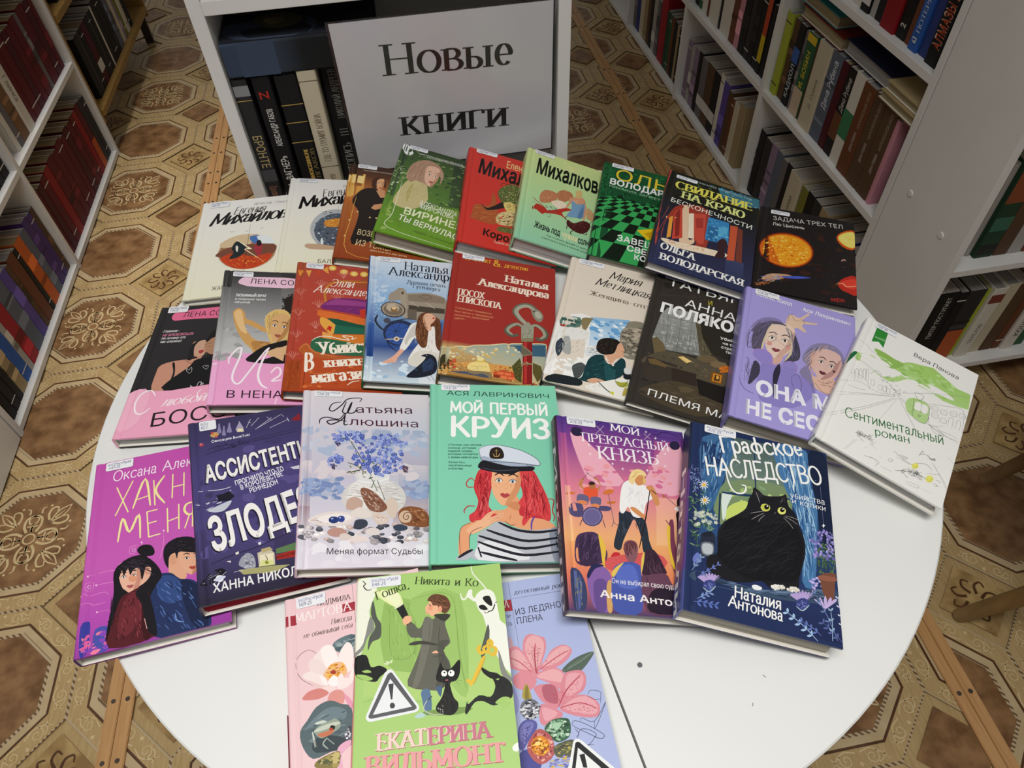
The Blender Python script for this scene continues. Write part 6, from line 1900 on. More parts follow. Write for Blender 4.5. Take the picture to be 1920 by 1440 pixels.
["x",["36323e","4c4658"],"hair",26,2,4,[33,463,124,415,133,318,105,226,30,276,52,402],5],
["s","2c2838",4,[310,392,340,420,366,365,358,297,320,330,310,392]],
["s","2c2838",4,[34,278,64,210,120,192]],
["s","2c2838",4,[364,422,414,384,436,312]],
["s","c88c84",5,[178,446,216,440,244,465]],
["p","8a84a8",[364,540,368,594,415,685,490,726,554,716,592,662,581,587,492,637,431,594,422,496,384,522]],
["p","dcb4a8",[406,584,442,652,504,660,580,622,569,531,534,466,472,458,422,488]],
["p","e0b8a4",[418,436,473,450,546,463,524,348,440,362]],
["p","dcb8ac",[458,654,496,682,558,670,578,629,554,540,530,487,492,446,464,435,444,455,430,506,434,563]],
["p","b88c84",[578,629,556,539,530,487,492,446,466,434,498,489,525,524,548,582]],
["p","f4efe8",[452,572,470,580,482,566,465,562]],
["p","2a2420",[461,570,470,580,473,568,465,560]],
["s","2a2420",8,[450,570,470,583,484,566]],
["s","3a2c30",13,[455,601,478,609,494,594]],
["p","f4efe8",[510,560,528,569,539,555,522,550]],
["p","2a2420",[518,559,527,568,530,556,522,549]],
["s","2a2420",8,[508,559,528,572,541,554]],
["s","3a2c30",13,[512,590,535,598,551,582]],
["s","b88c84",2,[499,561,494,526,480,521]],
["p","6a3440",[457,495,472,502,478,496,486,500,497,487,472,474]],
["s","6a2420",2,[458,494,476,488,496,486]],
["p","241c28",[534,535,540,529,547,537,544,524,548,517,538,518,532,511,534,522]],
["x",["c8a490","6a6488","e0c4b0","58505e"],"hair",60,2,5,[364,540,380,608,428,681,502,726,573,706,504,678,430,612,410,499,437,426,400,444],6],
["s","d8a890",12,[429,655,412,604,420,555,404,496,424,462,413,417,438,394]],
["p","8880a4",[351,441,391,508,418,436,440,346,414,384]],
["s","4a3c44",5,[450,424,486,414,534,442]],
["x",["3a3038","6a5048"],"line",26,2,4,[449,432,540,460,529,398,462,388],4],
["s","3a3040",4,[438,402,476,352,518,346]],
["t","f0eef8","Алекс Хилл","sansb",[135,1917,560,1903,70]],
["t","f0eef8","Ася Лавринович","sansb",[687,1884,1254,1863,61]],
["t","f2f0fa","ОНА МНЕ","condx",[261,390,1393,476,198]],
["t","f2f0fa","НЕ СЕСТРА","condx",[179,90,1391,164,192]]],
'senti': [["s","8a9088",3,[2,803,46,805,90,773,144,764,204,734]],
["g",["a4cc6c","b4d888"],[26,706,98,740,170,732,232,758,283,827,360,864,422,890,497,859,570,829,642,838,652,722,594,700,516,686,446,703,380,700,345,708,289,662,234,617,164,624,92,641,28,654]],
["p","94bc5c",[101,796,150,810,220,802,272,804,252,748,199,718]],
["p","a8d070",[270,810,344,858,430,856,484,836,446,779,346,774]],
["x",["b8dc90","98c464","c4e4a0"],"blob",50,15,40,[104,785,272,804,425,878,518,838,639,810,646,730,542,719,376,721,236,670],4],
["p","f2f1ec",[40,704,94,723,167,744,214,729,176,710,104,690]],
["p","f2f1ec",[424,748,468,758,536,751,572,731,510,717,451,720]],
["p","f2f1ec",[206,658,236,676,254,669,225,650]],
["p","f2f1ec",[250,618,275,651,314,702,366,726,383,689,418,680,472,662,410,574,328,570,280,567]],
["p","1f6a3c",[-21,614,-10,662,10,700,28,700,10,626,-4,588]],
["q","2f8a34",[70,970,136,972,142,841,108,868,72,844]],
["t","c8e8c0","КАК МЫ ЖИВЕМ","sans",[163,1768,273,1785,32]],
["s","7c807c",3,[5,442,96,504,198,500,292,552]],
["s","7c807c",3,[-3,642,34,660,162,634,296,568]],
["s","7c807c",3,[38,544,118,547,160,487]],
["s","7c807c",3,[14,356,146,446,287,536]],
["s","7c807c",3,[7,326,148,440,288,531]],
["s","7c807c",3,[8,178,157,346,290,526]],
["s","7c807c",3,[10,160,161,332,298,526]],
["s","7c807c",3,[304,537,250,304]],
["s","7c807c",3,[307,540,414,413,488,336]],
["s","7c807c",3,[301,548,354,530,387,461]],
["s","7c807c",3,[302,574,463,702,646,818]],
["s","7c807c",3,[302,545,473,472,655,451]],
["s","7c807c",3,[464,620,489,472,559,517]],
["s","7c807c",3,[458,614,552,666,629,692,651,533]],
["s","7c807c",3,[473,472,564,452,656,468]],
["s","7c807c",3,[48,439,110,454,139,470]],
["s","7c807c",3,[492,475,527,480,573,448,520,440,492,475]],
["s","7c807c",3,[538,466,598,480,638,477]],
["s","7c807c",3,[248,49,298,66,320,42]],
["s","7c807c",3,[254,54,322,64,310,23]],
["s","7c807c",3,[334,43,380,47,388,43]],
["s","7c807c",3,[464,41,521,54,525,38,467,28]],
["s","7c807c",3,[542,46,595,56]],
["s","7c807c",3,[548,241,622,174,664,115]],
["s","7c807c",3,[562,242,656,118]],
["s","7c807c",3,[618,328,656,305]],
["s","7c807c",3,[148,18,182,116]],
["s","7c807c",3,[158,26,192,122]],
["s","7c807c",3,[466,466,392,476]],
["s","7c807c",3,[56,498,39,561,44,573,53,560,68,496]],
["s","7c807c",3,[74,510,56,574,62,585,70,573,86,508]],
["s","7c807c",3,[91,522,74,588,80,598,88,586,104,520]],
["s","7c807c",3,[108,534,92,601,97,612,106,600,121,532]],
["s","7c807c",3,[123,544,106,611,111,622,120,610,136,541]],
["s","7c807c",3,[146,564,162,568,170,533,154,530,146,564]],
["s","7c807c",3,[190,556,206,560,214,526,198,522,190,556]],
["s","7c807c",3,[214,563,230,566,237,532,221,529,214,563]],
["s","7c807c",3,[235,562,251,564,258,530,242,528,235,562]],
["s","7c807c",3,[130,595,154,647,182,638,186,604]],
["x",["7c807c"],"loop",30,6,12,[184,614,220,670,276,614,335,612,287,536,233,554],4],
["p","b8d890",[346,548,379,598,456,600,473,472,428,458,366,480]],
["p","f2f1ec",[393,574,420,583,429,530,398,524]],
["p","f2f1ec",[426,582,457,586,460,531,434,528]],
["s","5c6458",4,[382,586,458,602,472,470,402,467,382,586]],
["s","5c6458",4,[422,584,432,520]],
["s","5c6458",4,[394,520,468,532]],
["x",["8ab058","5c7c3c"],"line",14,3,4,[346,548,379,598,402,484,370,482],2],
["s","5c6458",4,[370,640,404,595,422,646,374,641]],
["q","5c6458",[436,498,436,494,436,490,433,486,430,484,427,483,424,484,423,488,423,492,424,496,426,500,430,502,432,502,435,501]],
["q","b8d890",[434,496,434,494,434,492,432,489,430,487,428,486,426,487,425,489,425,492,426,494,428,497,430,498,432,499,434,498]],
["s","7c807c",3,[475,610,504,620,508,590,480,582,475,610]],
["x",["7c807c"],"line",6,2,3,[475,610,504,620,508,590,480,582],2],
["s","7c807c",3,[485,564,514,574,518,545,490,536,485,564]],
["x",["7c807c"],"line",6,2,3,[485,564,514,574,518,545,490,536],2],
["s","7c807c",3,[522,618,550,628,555,598,526,590,522,618]],
["x",["7c807c"],"line",6,2,3,[522,618,550,628,555,598,526,590],2],
["s","7c807c",3,[530,558,558,570,563,540,534,531,530,558]],
["x",["7c807c"],"line",6,2,3,[530,558,558,570,563,540,534,531],2],
["s","7c807c",3,[570,644,598,654,602,624,574,616,570,644]],
["x",["7c807c"],"line",6,2,3,[570,644,598,654,602,624,574,616],2],
["s","7c807c",3,[614,662,643,672,647,642,618,634,614,662]],
["x",["7c807c"],"line",6,2,3,[614,662,643,672,647,642,618,634],2],
["s","7c807c",3,[576,530,573,586,584,602,594,590,597,530]],
["s","7c807c",3,[614,538,612,594,623,609,633,598,635,538]],
["t","3c3c3c","Вера Панова","sans",[609,1803,1120,1801,64]],
["t","2f7038","Сентиментальный","hand",[198,447,1168,790,124]],
["t","2f7038","роман","hand",[525,424,862,564,97]],
["x",["5c605c"],"twig",12,2,4,[140,138,176,166,220,178,269,173,257,131,202,131],3],
["x",["5c605c"],"twig",14,2,4,[411,72,466,125,514,120,547,105,492,83],5],
["s","4c544c",4,[368,181,428,158,482,158]],
["p","d4d8d0",[387,168,422,185,448,185,427,162]],
["s","4c544c",4,[484,181,532,208,566,192]],
["s","4c544c",4,[405,66,471,108,558,124]],
["s","4c544c",4,[392,150,460,152]],
["q","ece870",[500,172,501,164,498,154,492,146,486,140,478,139,473,142,470,148,470,158,472,167,478,175,484,180,492,182,498,179]],
["s","8a8c48",3,[470,160,488,147,496,180]],
["q","ece870",[582,144,582,134,579,123,574,114,566,108,558,107,552,110,548,118,548,129,551,140,557,149,564,155,572,156,578,152]],
["s","8a8c48",3,[550,128,569,114,578,154]],
["s","4c544c",4,[486,241,511,266,544,259,566,261]],
["x",["5c605c"],"loop",12,5,9,[526,267,563,274,564,254,538,245],3],
["s","5c605c",3,[358,103,365,118,380,120,370,100,358,103]],
["s","5c605c",3,[239,97,248,108]],
["s","5c605c",3,[317,94,328,97]],
["s","5c605c",4,[594,147,612,150,618,142]],
["s","5c605c",4,[586,115,600,120,610,116,595,107]],
["s","5c605c",4,[487,236,497,277,504,261]],
["s","5c605c",3,[544,154,604,190]]],
'hakni': [["t","f8ecf4","Оксана Алексеева","hand",[192,1830,1286,1833,125]],
["s","f4e8a0",23,[119,870,182,707]],
["s","f4e8a0",23,[194,892,124,701]],
["s","f4e8a0",23,[204,722,254,890,286,718]],
["s","f4e8a0",23,[224,770,280,780]],
["s","f4e8a0",23,[296,868,308,714]],
["s","f4e8a0",23,[348,884,308,803,354,714]],
["s","f4e8a0",23,[389,880,389,735]],
["s","f4e8a0",23,[444,876,445,735]],
["s","f4e8a0",23,[391,801,446,802]],
["s","f4e8a0",23,[146,545,160,674,196,587,234,678,248,540]],
["s","f4e8a0",23,[272,682,287,534]],
["s","f4e8a0",23,[272,682,320,684]],
["s","f4e8a0",23,[280,612,318,616]],
["s","f4e8a0",23,[287,534,339,538]],
["s","f4e8a0",23,[368,676,375,538]],
["s","f4e8a0",23,[422,686,426,543]],
["s","f4e8a0",23,[373,600,424,611]],
["s","f4e8a0",23,[486,683,458,676,450,643,470,613,490,617]],
["s","f4e8a0",23,[474,612,454,540]],
["s","f4e8a0",23,[490,682,489,540]],
["s","e890d0",5,[26,395,132,396,159,372]],
["s","e890d0",5,[68,336,136,334,160,312]],
["s","e890d0",5,[4,297,24,306,40,290,107,292,126,272]],
["s","e890d0",5,[2,256,43,256,66,238,115,240]],
["s","e890d0",5,[84,198,140,197]],
["s","e890d0",5,[356,548,356,468,342,400]],
["s","e890d0",5,[256,510,256,478]],
["s","e890d0",5,[240,501,206,501,206,464,230,462]],
["s","e890d0",5,[52,169,72,25]],
["s","e890d0",5,[19,358,52,356,54,320,24,322,19,358]],
["s","e890d0",5,[202,500,236,502]],
["q","f4b8e0",[31,391,31,389,30,388,28,387,26,388,24,389,23,391,22,394,22,396,24,397,25,398,27,397,29,396,30,394]],
["q","f4b8e0",[72,336,72,333,71,332,69,331,67,332,66,334,64,336,64,338,64,340,64,342,66,342,68,342,70,340,72,338]],
["q","f4b8e0",[8,296,8,294,7,292,6,292,4,292,2,294,0,296,0,298,0,300,1,302,2,302,4,302,6,300,8,298]],
["q","f4b8e0",[88,198,88,196,86,194,85,194,83,194,81,196,80,198,79,200,80,202,80,203,82,204,84,203,86,202,87,200]],
["q","f4b8e0",[360,550,360,548,358,546,356,545,354,546,352,548,351,550,350,552,351,554,352,556,354,557,356,556,358,555,360,552]],
["q","f4b8e0",[261,510,260,508,260,506,258,506,256,506,254,508,252,510,252,513,252,516,253,517,255,518,257,517,259,516,260,513]],
["s","f8e0f0",5,[28,334,36,346,47,334]],
["s","f8e0f0",5,[33,328,38,334,44,328]],
["s","f8e0f0",6,[218,470,218,493]],
["s","f8e0f0",6,[228,490,228,468]],
["p","3c3c9c",[20,146,52,165,62,127,59,21,30,6]],
["p","4a50a8",[84,117,146,108,148,12,86,14]],
["x",["e060a0","5848b0","8848b8","f080a0"],"blob",30,15,40,[22,122,148,96,141,6,33,14],4],
["p","1c1820",[360,395,362,458,403,488,464,486,504,456,512,390,488,405,428,422,422,370,392,342,377,346]],
["p","e0a888",[384,362,390,405,428,412,504,392,512,327,490,298,468,300,460,262,394,290]],
["p","e4ac8c",[430,428,452,448,500,438,525,410,528,348,524,312,505,284,487,277,468,291,445,327,434,366]],
["p","c08468",[525,410,530,348,524,312,505,284,489,276,500,314,511,338,514,378]],
["p","f4efe8",[454,371,464,376,476,366,466,363]],
["p","2a2420",[460,370,464,376,470,368,466,362]],
["s","2a2420",5,[452,370,464,378,478,366]],
["s","241c1c",9,[448,390,463,396,479,385]],
["p","f4efe8",[499,362,510,368,522,358,511,354]],
["p","2a2420",[506,361,510,366,515,359,511,354]],
["s","2a2420",5,[498,361,510,370,524,358]],
["s","241c1c",9,[494,382,508,388,524,376]],
["s","c08468",2,[491,362,495,338,486,335]],
["p","b8483c",[476,317,485,322,491,318,496,320,507,311,492,302]],
["s","6a2420",2,[476,316,492,312,506,310]],
["p","1c1820",[360,404,366,466,418,494,488,479,512,436,512,390,466,402,428,412,421,378,409,418,390,414]],
["q","d89c7c",[419,370,418,359,414,351,407,348,400,350,392,356,388,367,386,380,387,390,392,398,398,402,406,400,412,393,417,382]],
["x",["3a3038","0e0c10"],"line",30,4,8,[367,430,404,484,496,468,504,401,428,422],4],
["p","24325c",[300,264,334,314,393,312,438,268,498,244,557,152,556,-33,318,25]],
["p","324a80",[334,297,394,298,438,252,454,171,398,154,346,202]],
["p","1a2444",[438,252,505,224,556,126,556,-26,485,49]],
["x",["1c2848","46609c","5a78b4"],"line",60,5,10,[322,258,394,281,484,214,550,112,542,-6,344,41],5],
["s","7090c8",12,[420,99,428,65,457,49]],
["p","1a161c",[140,376,166,422,224,446,284,425,332,368,356,308,336,271,309,212,321,110,332,22,269,31,159,124,143,66,130,54,141,176,148,281]],
["p","1a161c",[237,474,258,496,297,487,317,452,310,427,262,438]],
["p","e4b098",[167,360,198,378,265,368,302,367,304,322,276,288,234,274,198,276,178,306]],
["p","e8b49c",[156,404,175,426,223,421,251,394,262,330,260,291,246,260,229,251,208,264,182,300,168,340]],
["p","c88c78",[251,394,264,329,260,291,246,260,231,251,236,291,245,318,244,359]],
["p","f4efe8",[174,348,184,354,197,345,186,340]],
["p","2a2420",[181,346,184,353,190,346,187,340]],
["s","2a2420",6,[173,346,184,356,199,344]],
["s","241c1c",9,[167,368,180,374,198,364]],
["p","f4efe8",[220,342,230,349,242,340,232,336]],
["p","2a2420",[226,342,230,348,236,340,232,334]],
["s","2a2420",6,[218,341,230,351,244,340]],
["s","241c1c",9,[212,362,226,370,243,360]],
["s","c88c78",2,[212,342,218,318,210,313]],
["p","b05c5c",[202,294,210,299,217,295,222,298,234,290,220,279]],
["s","6a2420",2,[202,292,218,290,232,289]],
["q","dc9878",[246,322,245,314,240,310,232,308,224,311,216,316,210,324,208,332,210,339,214,344,222,345,230,342,238,337,244,330]],
["q","e0a48c",[300,346,298,336,295,329,290,326,284,328,278,334,274,343,272,353,274,363,276,370,282,372,288,371,294,365,298,356]],
["p","1a161c",[140,372,160,415,224,446,284,430,280,373,268,307,254,372,228,374,215,348,202,386,186,351,176,384,164,344]],
["x",["342c38","0c0a0e","483c4a"],"hair",60,3,6,[147,384,180,427,239,438,301,394,333,341,322,258,273,358,176,384],5],
["p","541c24",[186,246,220,261,270,272,309,212,321,110,332,14,148,12,152,126,168,201]],
["p","6c2830",[208,240,250,252,281,202,272,108,206,48,174,120]],
["p","3c1218",[274,188,310,178,324,31,290,18]],
["x",["3a1218","8a3c44","6a2830"],"line",50,5,10,[194,226,280,228,314,96,304,22,158,38,165,138],5],
["p","1a161c",[243,246,278,270,318,176,346,18,302,60,275,180]],
["x",["241c28","0c0a0e"],"hair",30,4,7,[140,283,168,300,170,168,137,52,128,86],7],
["s","e8b0a8",10,[289,112,302,60]]],
'zlod': [["g",["3a3458","4a4278"],[8,1058,571,1053,533,776,8,702]],
["g",["4a4278","4c4478"],[8,721,536,796,448,314,6,376]],
["g",["463e6c","2a2638"],[8,394,450,330,400,1,0,-10]],
["x",["544a80","403a68","5a5088"],"blob",40,40,90,[74,854,528,862,430,231,27,254],4],
["q","c8a060",[105,946,118,969,144,964,150,945,123,930]],
["q","c84848",[124,962,123,958,121,956,118,955,116,956,113,958,111,962,110,965,112,968,114,971,116,972,120,972,122,969,124,966]],
["q","d87058",[142,936,140,933,138,930,136,930,133,930,130,932,128,936,128,940,129,944,131,946,134,946,137,946,140,944,141,940]],
["q","b84058",[73,896,72,891,68,888,63,886,58,888,53,891,50,896,50,901,50,906,54,908,59,910,64,908,69,906,72,900]],
["q","e8a0a8",[62,902,62,900,60,900,59,899,58,899,56,900,55,902,54,904,55,906,56,906,58,907,60,907,61,906,62,904]],
["p","8a84a8",[141,960,148,994,152,1020,158,1018,159,992,162,956]],
["p","8a84a8",[188,954,197,988,202,1014,208,1012,210,985,212,948]],
["p","8a84a8",[164,939,170,972,174,998,180,997,180,970,182,934]],
["q","a8a0b8",[232,964,256,1012,272,965,273,938,238,942]],
["q","e8e0b0",[242,964,267,960,269,938,240,944]],
["s","e8e4f0",6,[252,1014,258,1001]],
["s","c8c4d8",10,[286,962,312,1016]],
["s","c8c4d8",10,[310,967,355,1017]],
["s","c8c4d8",10,[330,940,418,1003]],
["s","c8c4d8",10,[344,948,468,1014]],
["s","c8c4d8",10,[402,934,502,972]],
["s","c8c4d8",7,[298,1002,314,988]],
["s","c8c4d8",7,[395,1014,415,981]],
["s","c8c4d8",7,[472,1013,481,994]],
["s","d8d4e4",11,[496,985,504,955]],
["s","2a2440",8,[72,829,185,848,301,862,539,881]],
["s","2a2440",7,[88,856,134,870,216,861,208,842,294,874,550,900]],
["x",["2a2440"],"loop",22,10,18,[112,876,280,888,285,856,117,838],3],
["q","8a2430",[514,964,564,1003,565,952,540,952]],
["t","e8e6f0","Сенсация BookTok!","sansb",[221,1798,597,1806,33]],
["t","1c182c","АССИСТЕНТКА","slabx",[127,1290,1236,1416,214]],
["t","f2f0ec","АССИСТЕНТКА","slabx",[136,1301,1248,1432,214]],
["t","f0eef4","ПРОГНИЛО ЧТО-ТО","sansb",[409,1207,878,1279,60]],
["t","f0eef4","В КОРОЛЕВСТВЕ","sansb",[453,1143,861,1218,59]],
["t","f0eef4","РЕННЕДОН","sansb",[534,1085,804,1131,59]],
["x",["a8a4b8","2a2640","d0ccd8","4a4660"],"line",40,5,12,[16,568,182,602,181,508,74,482,12,497],4],
["p","c4c8d4",[67,488,103,501,168,521,176,510,143,472,101,470]],
["q","1c1a28",[114,562,172,576,194,542,168,521,119,528]],
["s","d8d8e0",8,[32,611,130,596,182,602]],
["q","d0d0dc",[470,652,516,656,513,632,484,638]],
["t","1c182c","ЗЛОДЕЯ","slabx",[154,506,1122,676,360]],
["t","f2f0ec","ЗЛОДЕЯ","slabx",[164,518,1137,690,362]],
["s","2a2440",9,[64,196,158,219,262,233,422,276]],
["p","9a9ca8",[198,200,226,213,250,186,252,136,231,122,199,143,181,164]],
["x",["d8d8e0","5a5c68","b8b8c4"],"blob",40,5,14,[205,206,244,196,249,138,206,141],4],
["q","c8c0a8",[266,202,316,214,340,183,336,122,266,133]],
["q","e8e0c0",[274,188,333,184,330,132,273,140]],
["q","d8d890",[282,161,328,148,332,123,265,129]],
["s","5a584c",7,[298,182,306,158,294,146]],
["q","8a8c28",[310,139,308,136,306,134,303,134,300,134,296,136,294,140,294,143,295,146,298,148,301,148,304,148,308,145,310,142]],
["q","b8a878",[284,218,323,220,334,201,286,197]],
["q","a82c24",[345,169,437,178,432,138,346,144]],
["q","5c7c50",[348,202,442,214,436,174,347,176]],
["q","a8a470",[178,136,332,119,400,105,328,84,196,108]],
["t","2a1414","ИСКУССТВО","sansb",[688,297,867,304,29]],
["p","16141c",[13,103,54,150,101,166,126,146,111,119,70,99]],
["x",["3c3a48","8a8894","0c0a10"],"line",40,4,8,[13,103,60,148,120,152,104,113],4],
["q","f4f4f8",[113,110,111,104,106,99,99,98,92,100,85,105,81,112,80,120,82,126,87,132,94,132,102,130,108,126,112,118]],
["q","d0d4e8",[122,120,121,115,114,110,104,107,92,105,82,106,74,108,70,111,72,116,78,120,88,124,100,126,111,125,119,123]],
["s","d0d4e8",7,[67,92,126,142]],
["q","e8e0d8",[172,228,186,232,187,220,173,216]],
["q","e8e0d8",[130,194,150,192,148,182]],
["s","d8d4e0",7,[158,130,198,131]],
["q","e8e4ec",[274,254,286,258,287,243,276,242]],
["t","f2f0f0","ХАННА НИКОЛЬ","sansb",[129,104,921,88,91]],
["s","1a1820",6,[6,26,404,31]]],
'tat': [["g",["e0d8dc","c8c8d8"],[38,1044,664,1020,644,742,24,779]],
["g",["c8c8d8","b8b0c4"],[23,788,649,762,633,551,23,576]],
["g",["d8ccd0","a8b0cc"],[23,586,634,560,622,408,18,438]],
["g",["8a94b8","c8b4b8"],[17,455,624,425,614,288,9,307]],
["g",["a8909c","d8d0d8"],[8,323,615,304,604,158,7,197]],
["g",["dcd4de","ece6f0"],[6,204,605,174,596,2,43,8]],
["x",["a8b4cc","b8c2d8","b0bcd4","c8ccdc"],"blob",60,30,90,[23,788,650,772,639,626,21,630],3],
["x",["7c90bc","98aad0","8a9cc8","b8bcd0"],"blob",50,20,60,[20,472,216,474,216,356,10,372],4],
["x",["8c9cc4","a8b4d0","98a8cc"],"blob",40,20,60,[514,468,626,460,618,356,516,372],5],
["x",["d8ccd4","dcd2d8"],"blob",30,40,80,[23,576,633,551,620,478,19,490],6],
["x",["a8a0a4","d8ccca","3c404c","585a64","c8b0a8","8a8488","e8e0e0"],"peb",90,22,46,[10,220,608,222,601,118,13,129],7],
["p","c09488",[139,188,162,203,202,202,226,178,216,160,170,156,142,168]],
["p","e4d8d4",[311,186,339,204,374,192,376,168,345,162,314,170]],
["p","ecdcd8",[240,148,284,162,320,150,317,131,256,128]],
["p","3c4250",[257,218,270,245,312,245,322,217,290,194,260,198]],
["p","3a4658",[440,208,472,219,507,207,502,187,456,184]],
["p","e0d0c8",[192,164,216,175,246,159,236,140,202,140]],
["x",["f0ebf2","e8e2ea"],"blob",30,40,80,[14,114,600,110,592,10,49,18],8],
["q","d8d4d0",[511,364,506,340,494,316,477,295,454,277,428,263,398,254,366,249,334,250,304,254,275,264,250,278,229,296,213,316,204,340,200,364,203,388,213,412,229,433,251,452,278,467,308,478,340,484,373,484,406,479,436,468,462,454,484,435,500,413,508,389]],
["q","e8e4e0",[401,390,396,363,382,340,364,322,340,310,314,306,288,310,264,322,246,340,234,363,230,389,234,415,246,439,266,458,290,470,316,475,343,471,367,459,386,440,398,416]],
["x",["f8f6f4","b8b4b4","a8a4a0"],"line",90,4,8,[216,372,258,458,360,476,462,459,509,372,490,288,370,306,223,306],6],
["p","e4e2e2",[280,510,420,520,433,476,410,441,302,440,273,475]],
["s","f8f8f8",10,[276,466,345,454,434,481]],
["s","a8a8a8",6,[274,501,284,466]],
["s","4a5c30",12,[346,476,372,406]],
["s","4a5c30",12,[374,467,407,356]],
["s","54683a",12,[360,467,344,424]],
["p","c8a898",[223,306,230,356,265,372,300,347,292,306,250,298]],
["p","e8dcd4",[244,282,286,314,334,290,340,265,312,253,264,262]],
["p","dcc8b8",[414,347,450,364,470,314,446,248,412,289]],
["p","8a5c48",[290,406,308,425,358,398,406,338,416,306,383,285,334,298,307,347]],
["x",["e0c8b8","5c3428","c09c88"],"line",60,4,9,[294,406,358,394,412,322,383,289,334,302,304,356],4],
["p","e0ccc0",[344,265,362,285,404,272,424,248,409,224,367,220]],
["x",["b89484","f4e8e0"],"line",24,4,7,[348,264,404,272,420,248,374,224],4],
["p","8a5434",[468,272,484,305,528,318,586,305,616,263,611,206,536,206,480,227]],
["x",["5c3018","b87c54","c89468"],"line",50,5,10,[528,314,600,296,614,238,550,210,517,256],4],
["q","d8b89c",[536,260,532,244,522,232,508,226,494,226,481,233,472,245,470,260,474,274,484,286,498,294,512,294,525,286,534,274]],
["s","6a4028",8,[506,260,514,268,517,256,506,243,492,256,500,278,522,284,534,264,526,235]],
["p","e8dcd8",[48,243,87,274,154,290,230,286,268,262,236,222,156,211,82,220]],
["x",["b8a49c","fbf6f2"],"line",50,4,7,[54,243,154,282,257,266,155,218],4],
["p","f4ece8",[88,250,154,278,230,274,244,250,162,222]],
["q","2c3c74",[188,244,186,236,180,230,170,226,160,226,151,230,144,236,142,244,144,253,150,260,160,263,170,263,180,260,186,252]],
["q","98a8dc",[164,252,164,250,162,248,160,247,157,247,154,248,153,250,152,252,152,254,154,256,157,256,160,256,162,256,164,254]],
["q","34448c",[216,250,215,242,210,236,203,232,195,233,188,236,183,242,182,250,183,258,188,264,195,267,203,267,210,264,215,258]],
["q","a8b8e4",[199,256,198,254,197,253,195,252,193,252,191,253,190,254,190,256,190,258,191,260,193,260,195,260,197,260,198,258]],
["s","4a5434",9,[246,701,275,646,318,555,346,493]],
["s","4a5434",9,[230,572,274,554,317,510]],
["s","4a5434",9,[434,696,416,621,384,547]],
["s","4a5434",9,[260,692,216,728]],
["s","4a5434",9,[223,509,288,528]],
["s","4a5434",9,[382,724,426,696,488,708]],
["s","4a5434",9,[172,690,201,723,238,710]],
["x",["5c7044","3c4c2c","788c58"],"leaf",40,15,35,[223,544,290,655,348,583,421,548,346,476,223,509],4],
["x",["6478d0","8898e4","4a60b8","a4b4f0"],"fl5",46,16,26,[152,736,178,770,238,777,306,760,320,712,298,684,238,720,172,690],1],
["x",["6478d0","8898e4","4a60b8","a4b4f0"],"fl5",46,16,26,[359,733,414,758,491,756,534,700,518,670,427,706,374,704],2],
["x",["6478d0","8898e4","4a60b8","a4b4f0"],"fl5",26,16,26,[133,578,158,624,201,616,205,580,166,544,144,552],3],
["x",["6478d0","8898e4","4a60b8","a4b4f0"],"fl5",150,16,26,[238,617,320,694,427,706,502,660,518,550,464,522,374,484,318,528,252,563],4],
["x",["3a3450","5c4c68"],"dot",24,5,9,[168,708,194,690,186,671,172,680],5],
["x",["4a3c4c","6a4c5c"],"dot",30,6,11,[504,558,534,554,524,513,506,522],6],
["x",["3a3450","5c4c68"],"dot",20,6,10,[148,561,176,552,166,530,152,534],7],
["s","241c24",13,[200,965,154,952,136,911,158,902,200,944,232,987,302,996,294,970]],
["s","241c24",16,[224,966,204,899,231,895,254,968,231,897,262,894,278,922]],
["t","402030","атьяна","sans",[547,1790,1148,1800,102]],
["s","241c24",13,[88,815,92,844,125,858,186,848,216,890]],
["s","241c24",15,[220,890,204,849,148,812,126,831,163,842,224,835]],
["s","241c24",15,[220,890,212,815,231,816]],
["t","4a2034","люшина","sans",[477,1622,1201,1615,103]],
["t","2a2830","Меняя формат Судьбы","sans",[272,137,1144,119,62]]],
'kruiz': [["t","24423c","АСЯ ЛАВРИНОВИЧ","sans",[179,1932,1284,1901,61]],
["t","f8faf6","МОЙ ПЕРВЫЙ","marker",[211,1707,1248,1674,134]],
["t","f8faf6","КРУИЗ","marker",[214,1408,1250,1377,235]],
["t","2a5048","«Теплая, как летнее","sansb",[184,1280,524,1279,23]],
["t","2a5048","солнце, история","sansb",[184,1242,466,1241,23]],
["t","2a5048","первой любви,","sansb",[183,1204,435,1203,24]],
["t","2a5048","которая остается","sansb",[183,1167,483,1166,23]],
["t","2a5048","с вами навсегда».","sansb",[183,1130,492,1129,23]],
["t","2a5048","Юлия Кот,","itb",[185,1071,352,1069,22]],
["t","2a5048","писательница","itb",[184,1034,415,1032,23]],
["t","2a5048","и блогер","itb",[184,998,330,996,22]],
["p","c8343c",[240,490,284,508,312,482,300,388,282,291,329,250,351,258,313,212,229,212,194,213,188,244,217,268,233,324,214,398]],
["p","c8343c",[446,490,508,498,539,438,567,346,580,264,568,208,512,217,470,226,438,186,423,274,451,354,442,422]],
["p","e8a478",[135,41,144,168,187,205,244,228,302,266,359,274,390,322,380,388,434,322,428,242,512,225,568,208,598,162,506,162,422,172,327,212,270,181,192,152,182,62]],
["p","d48c60",[361,306,434,314,422,266,374,290]],
["p","f0b488",[312,520,352,554,424,548,456,508,442,412,424,354,386,308,356,294,330,313,306,364,301,424]],
["p","d89468",[456,508,446,412,424,354,386,308,359,294,386,354,412,393,428,456]],
["p","f4efe8",[322,434,340,444,356,432,338,424]],
["p","3c5c6c",[332,434,340,444,346,432,338,424]],
["s","3c5c6c",8,[319,432,341,448,359,432]],
["s","2a1c1c",14,[320,464,344,476,366,461]],
["p","f4efe8",[390,429,408,439,424,426,406,419]],
["p","3c5c6c",[400,428,408,438,414,427,406,418]],
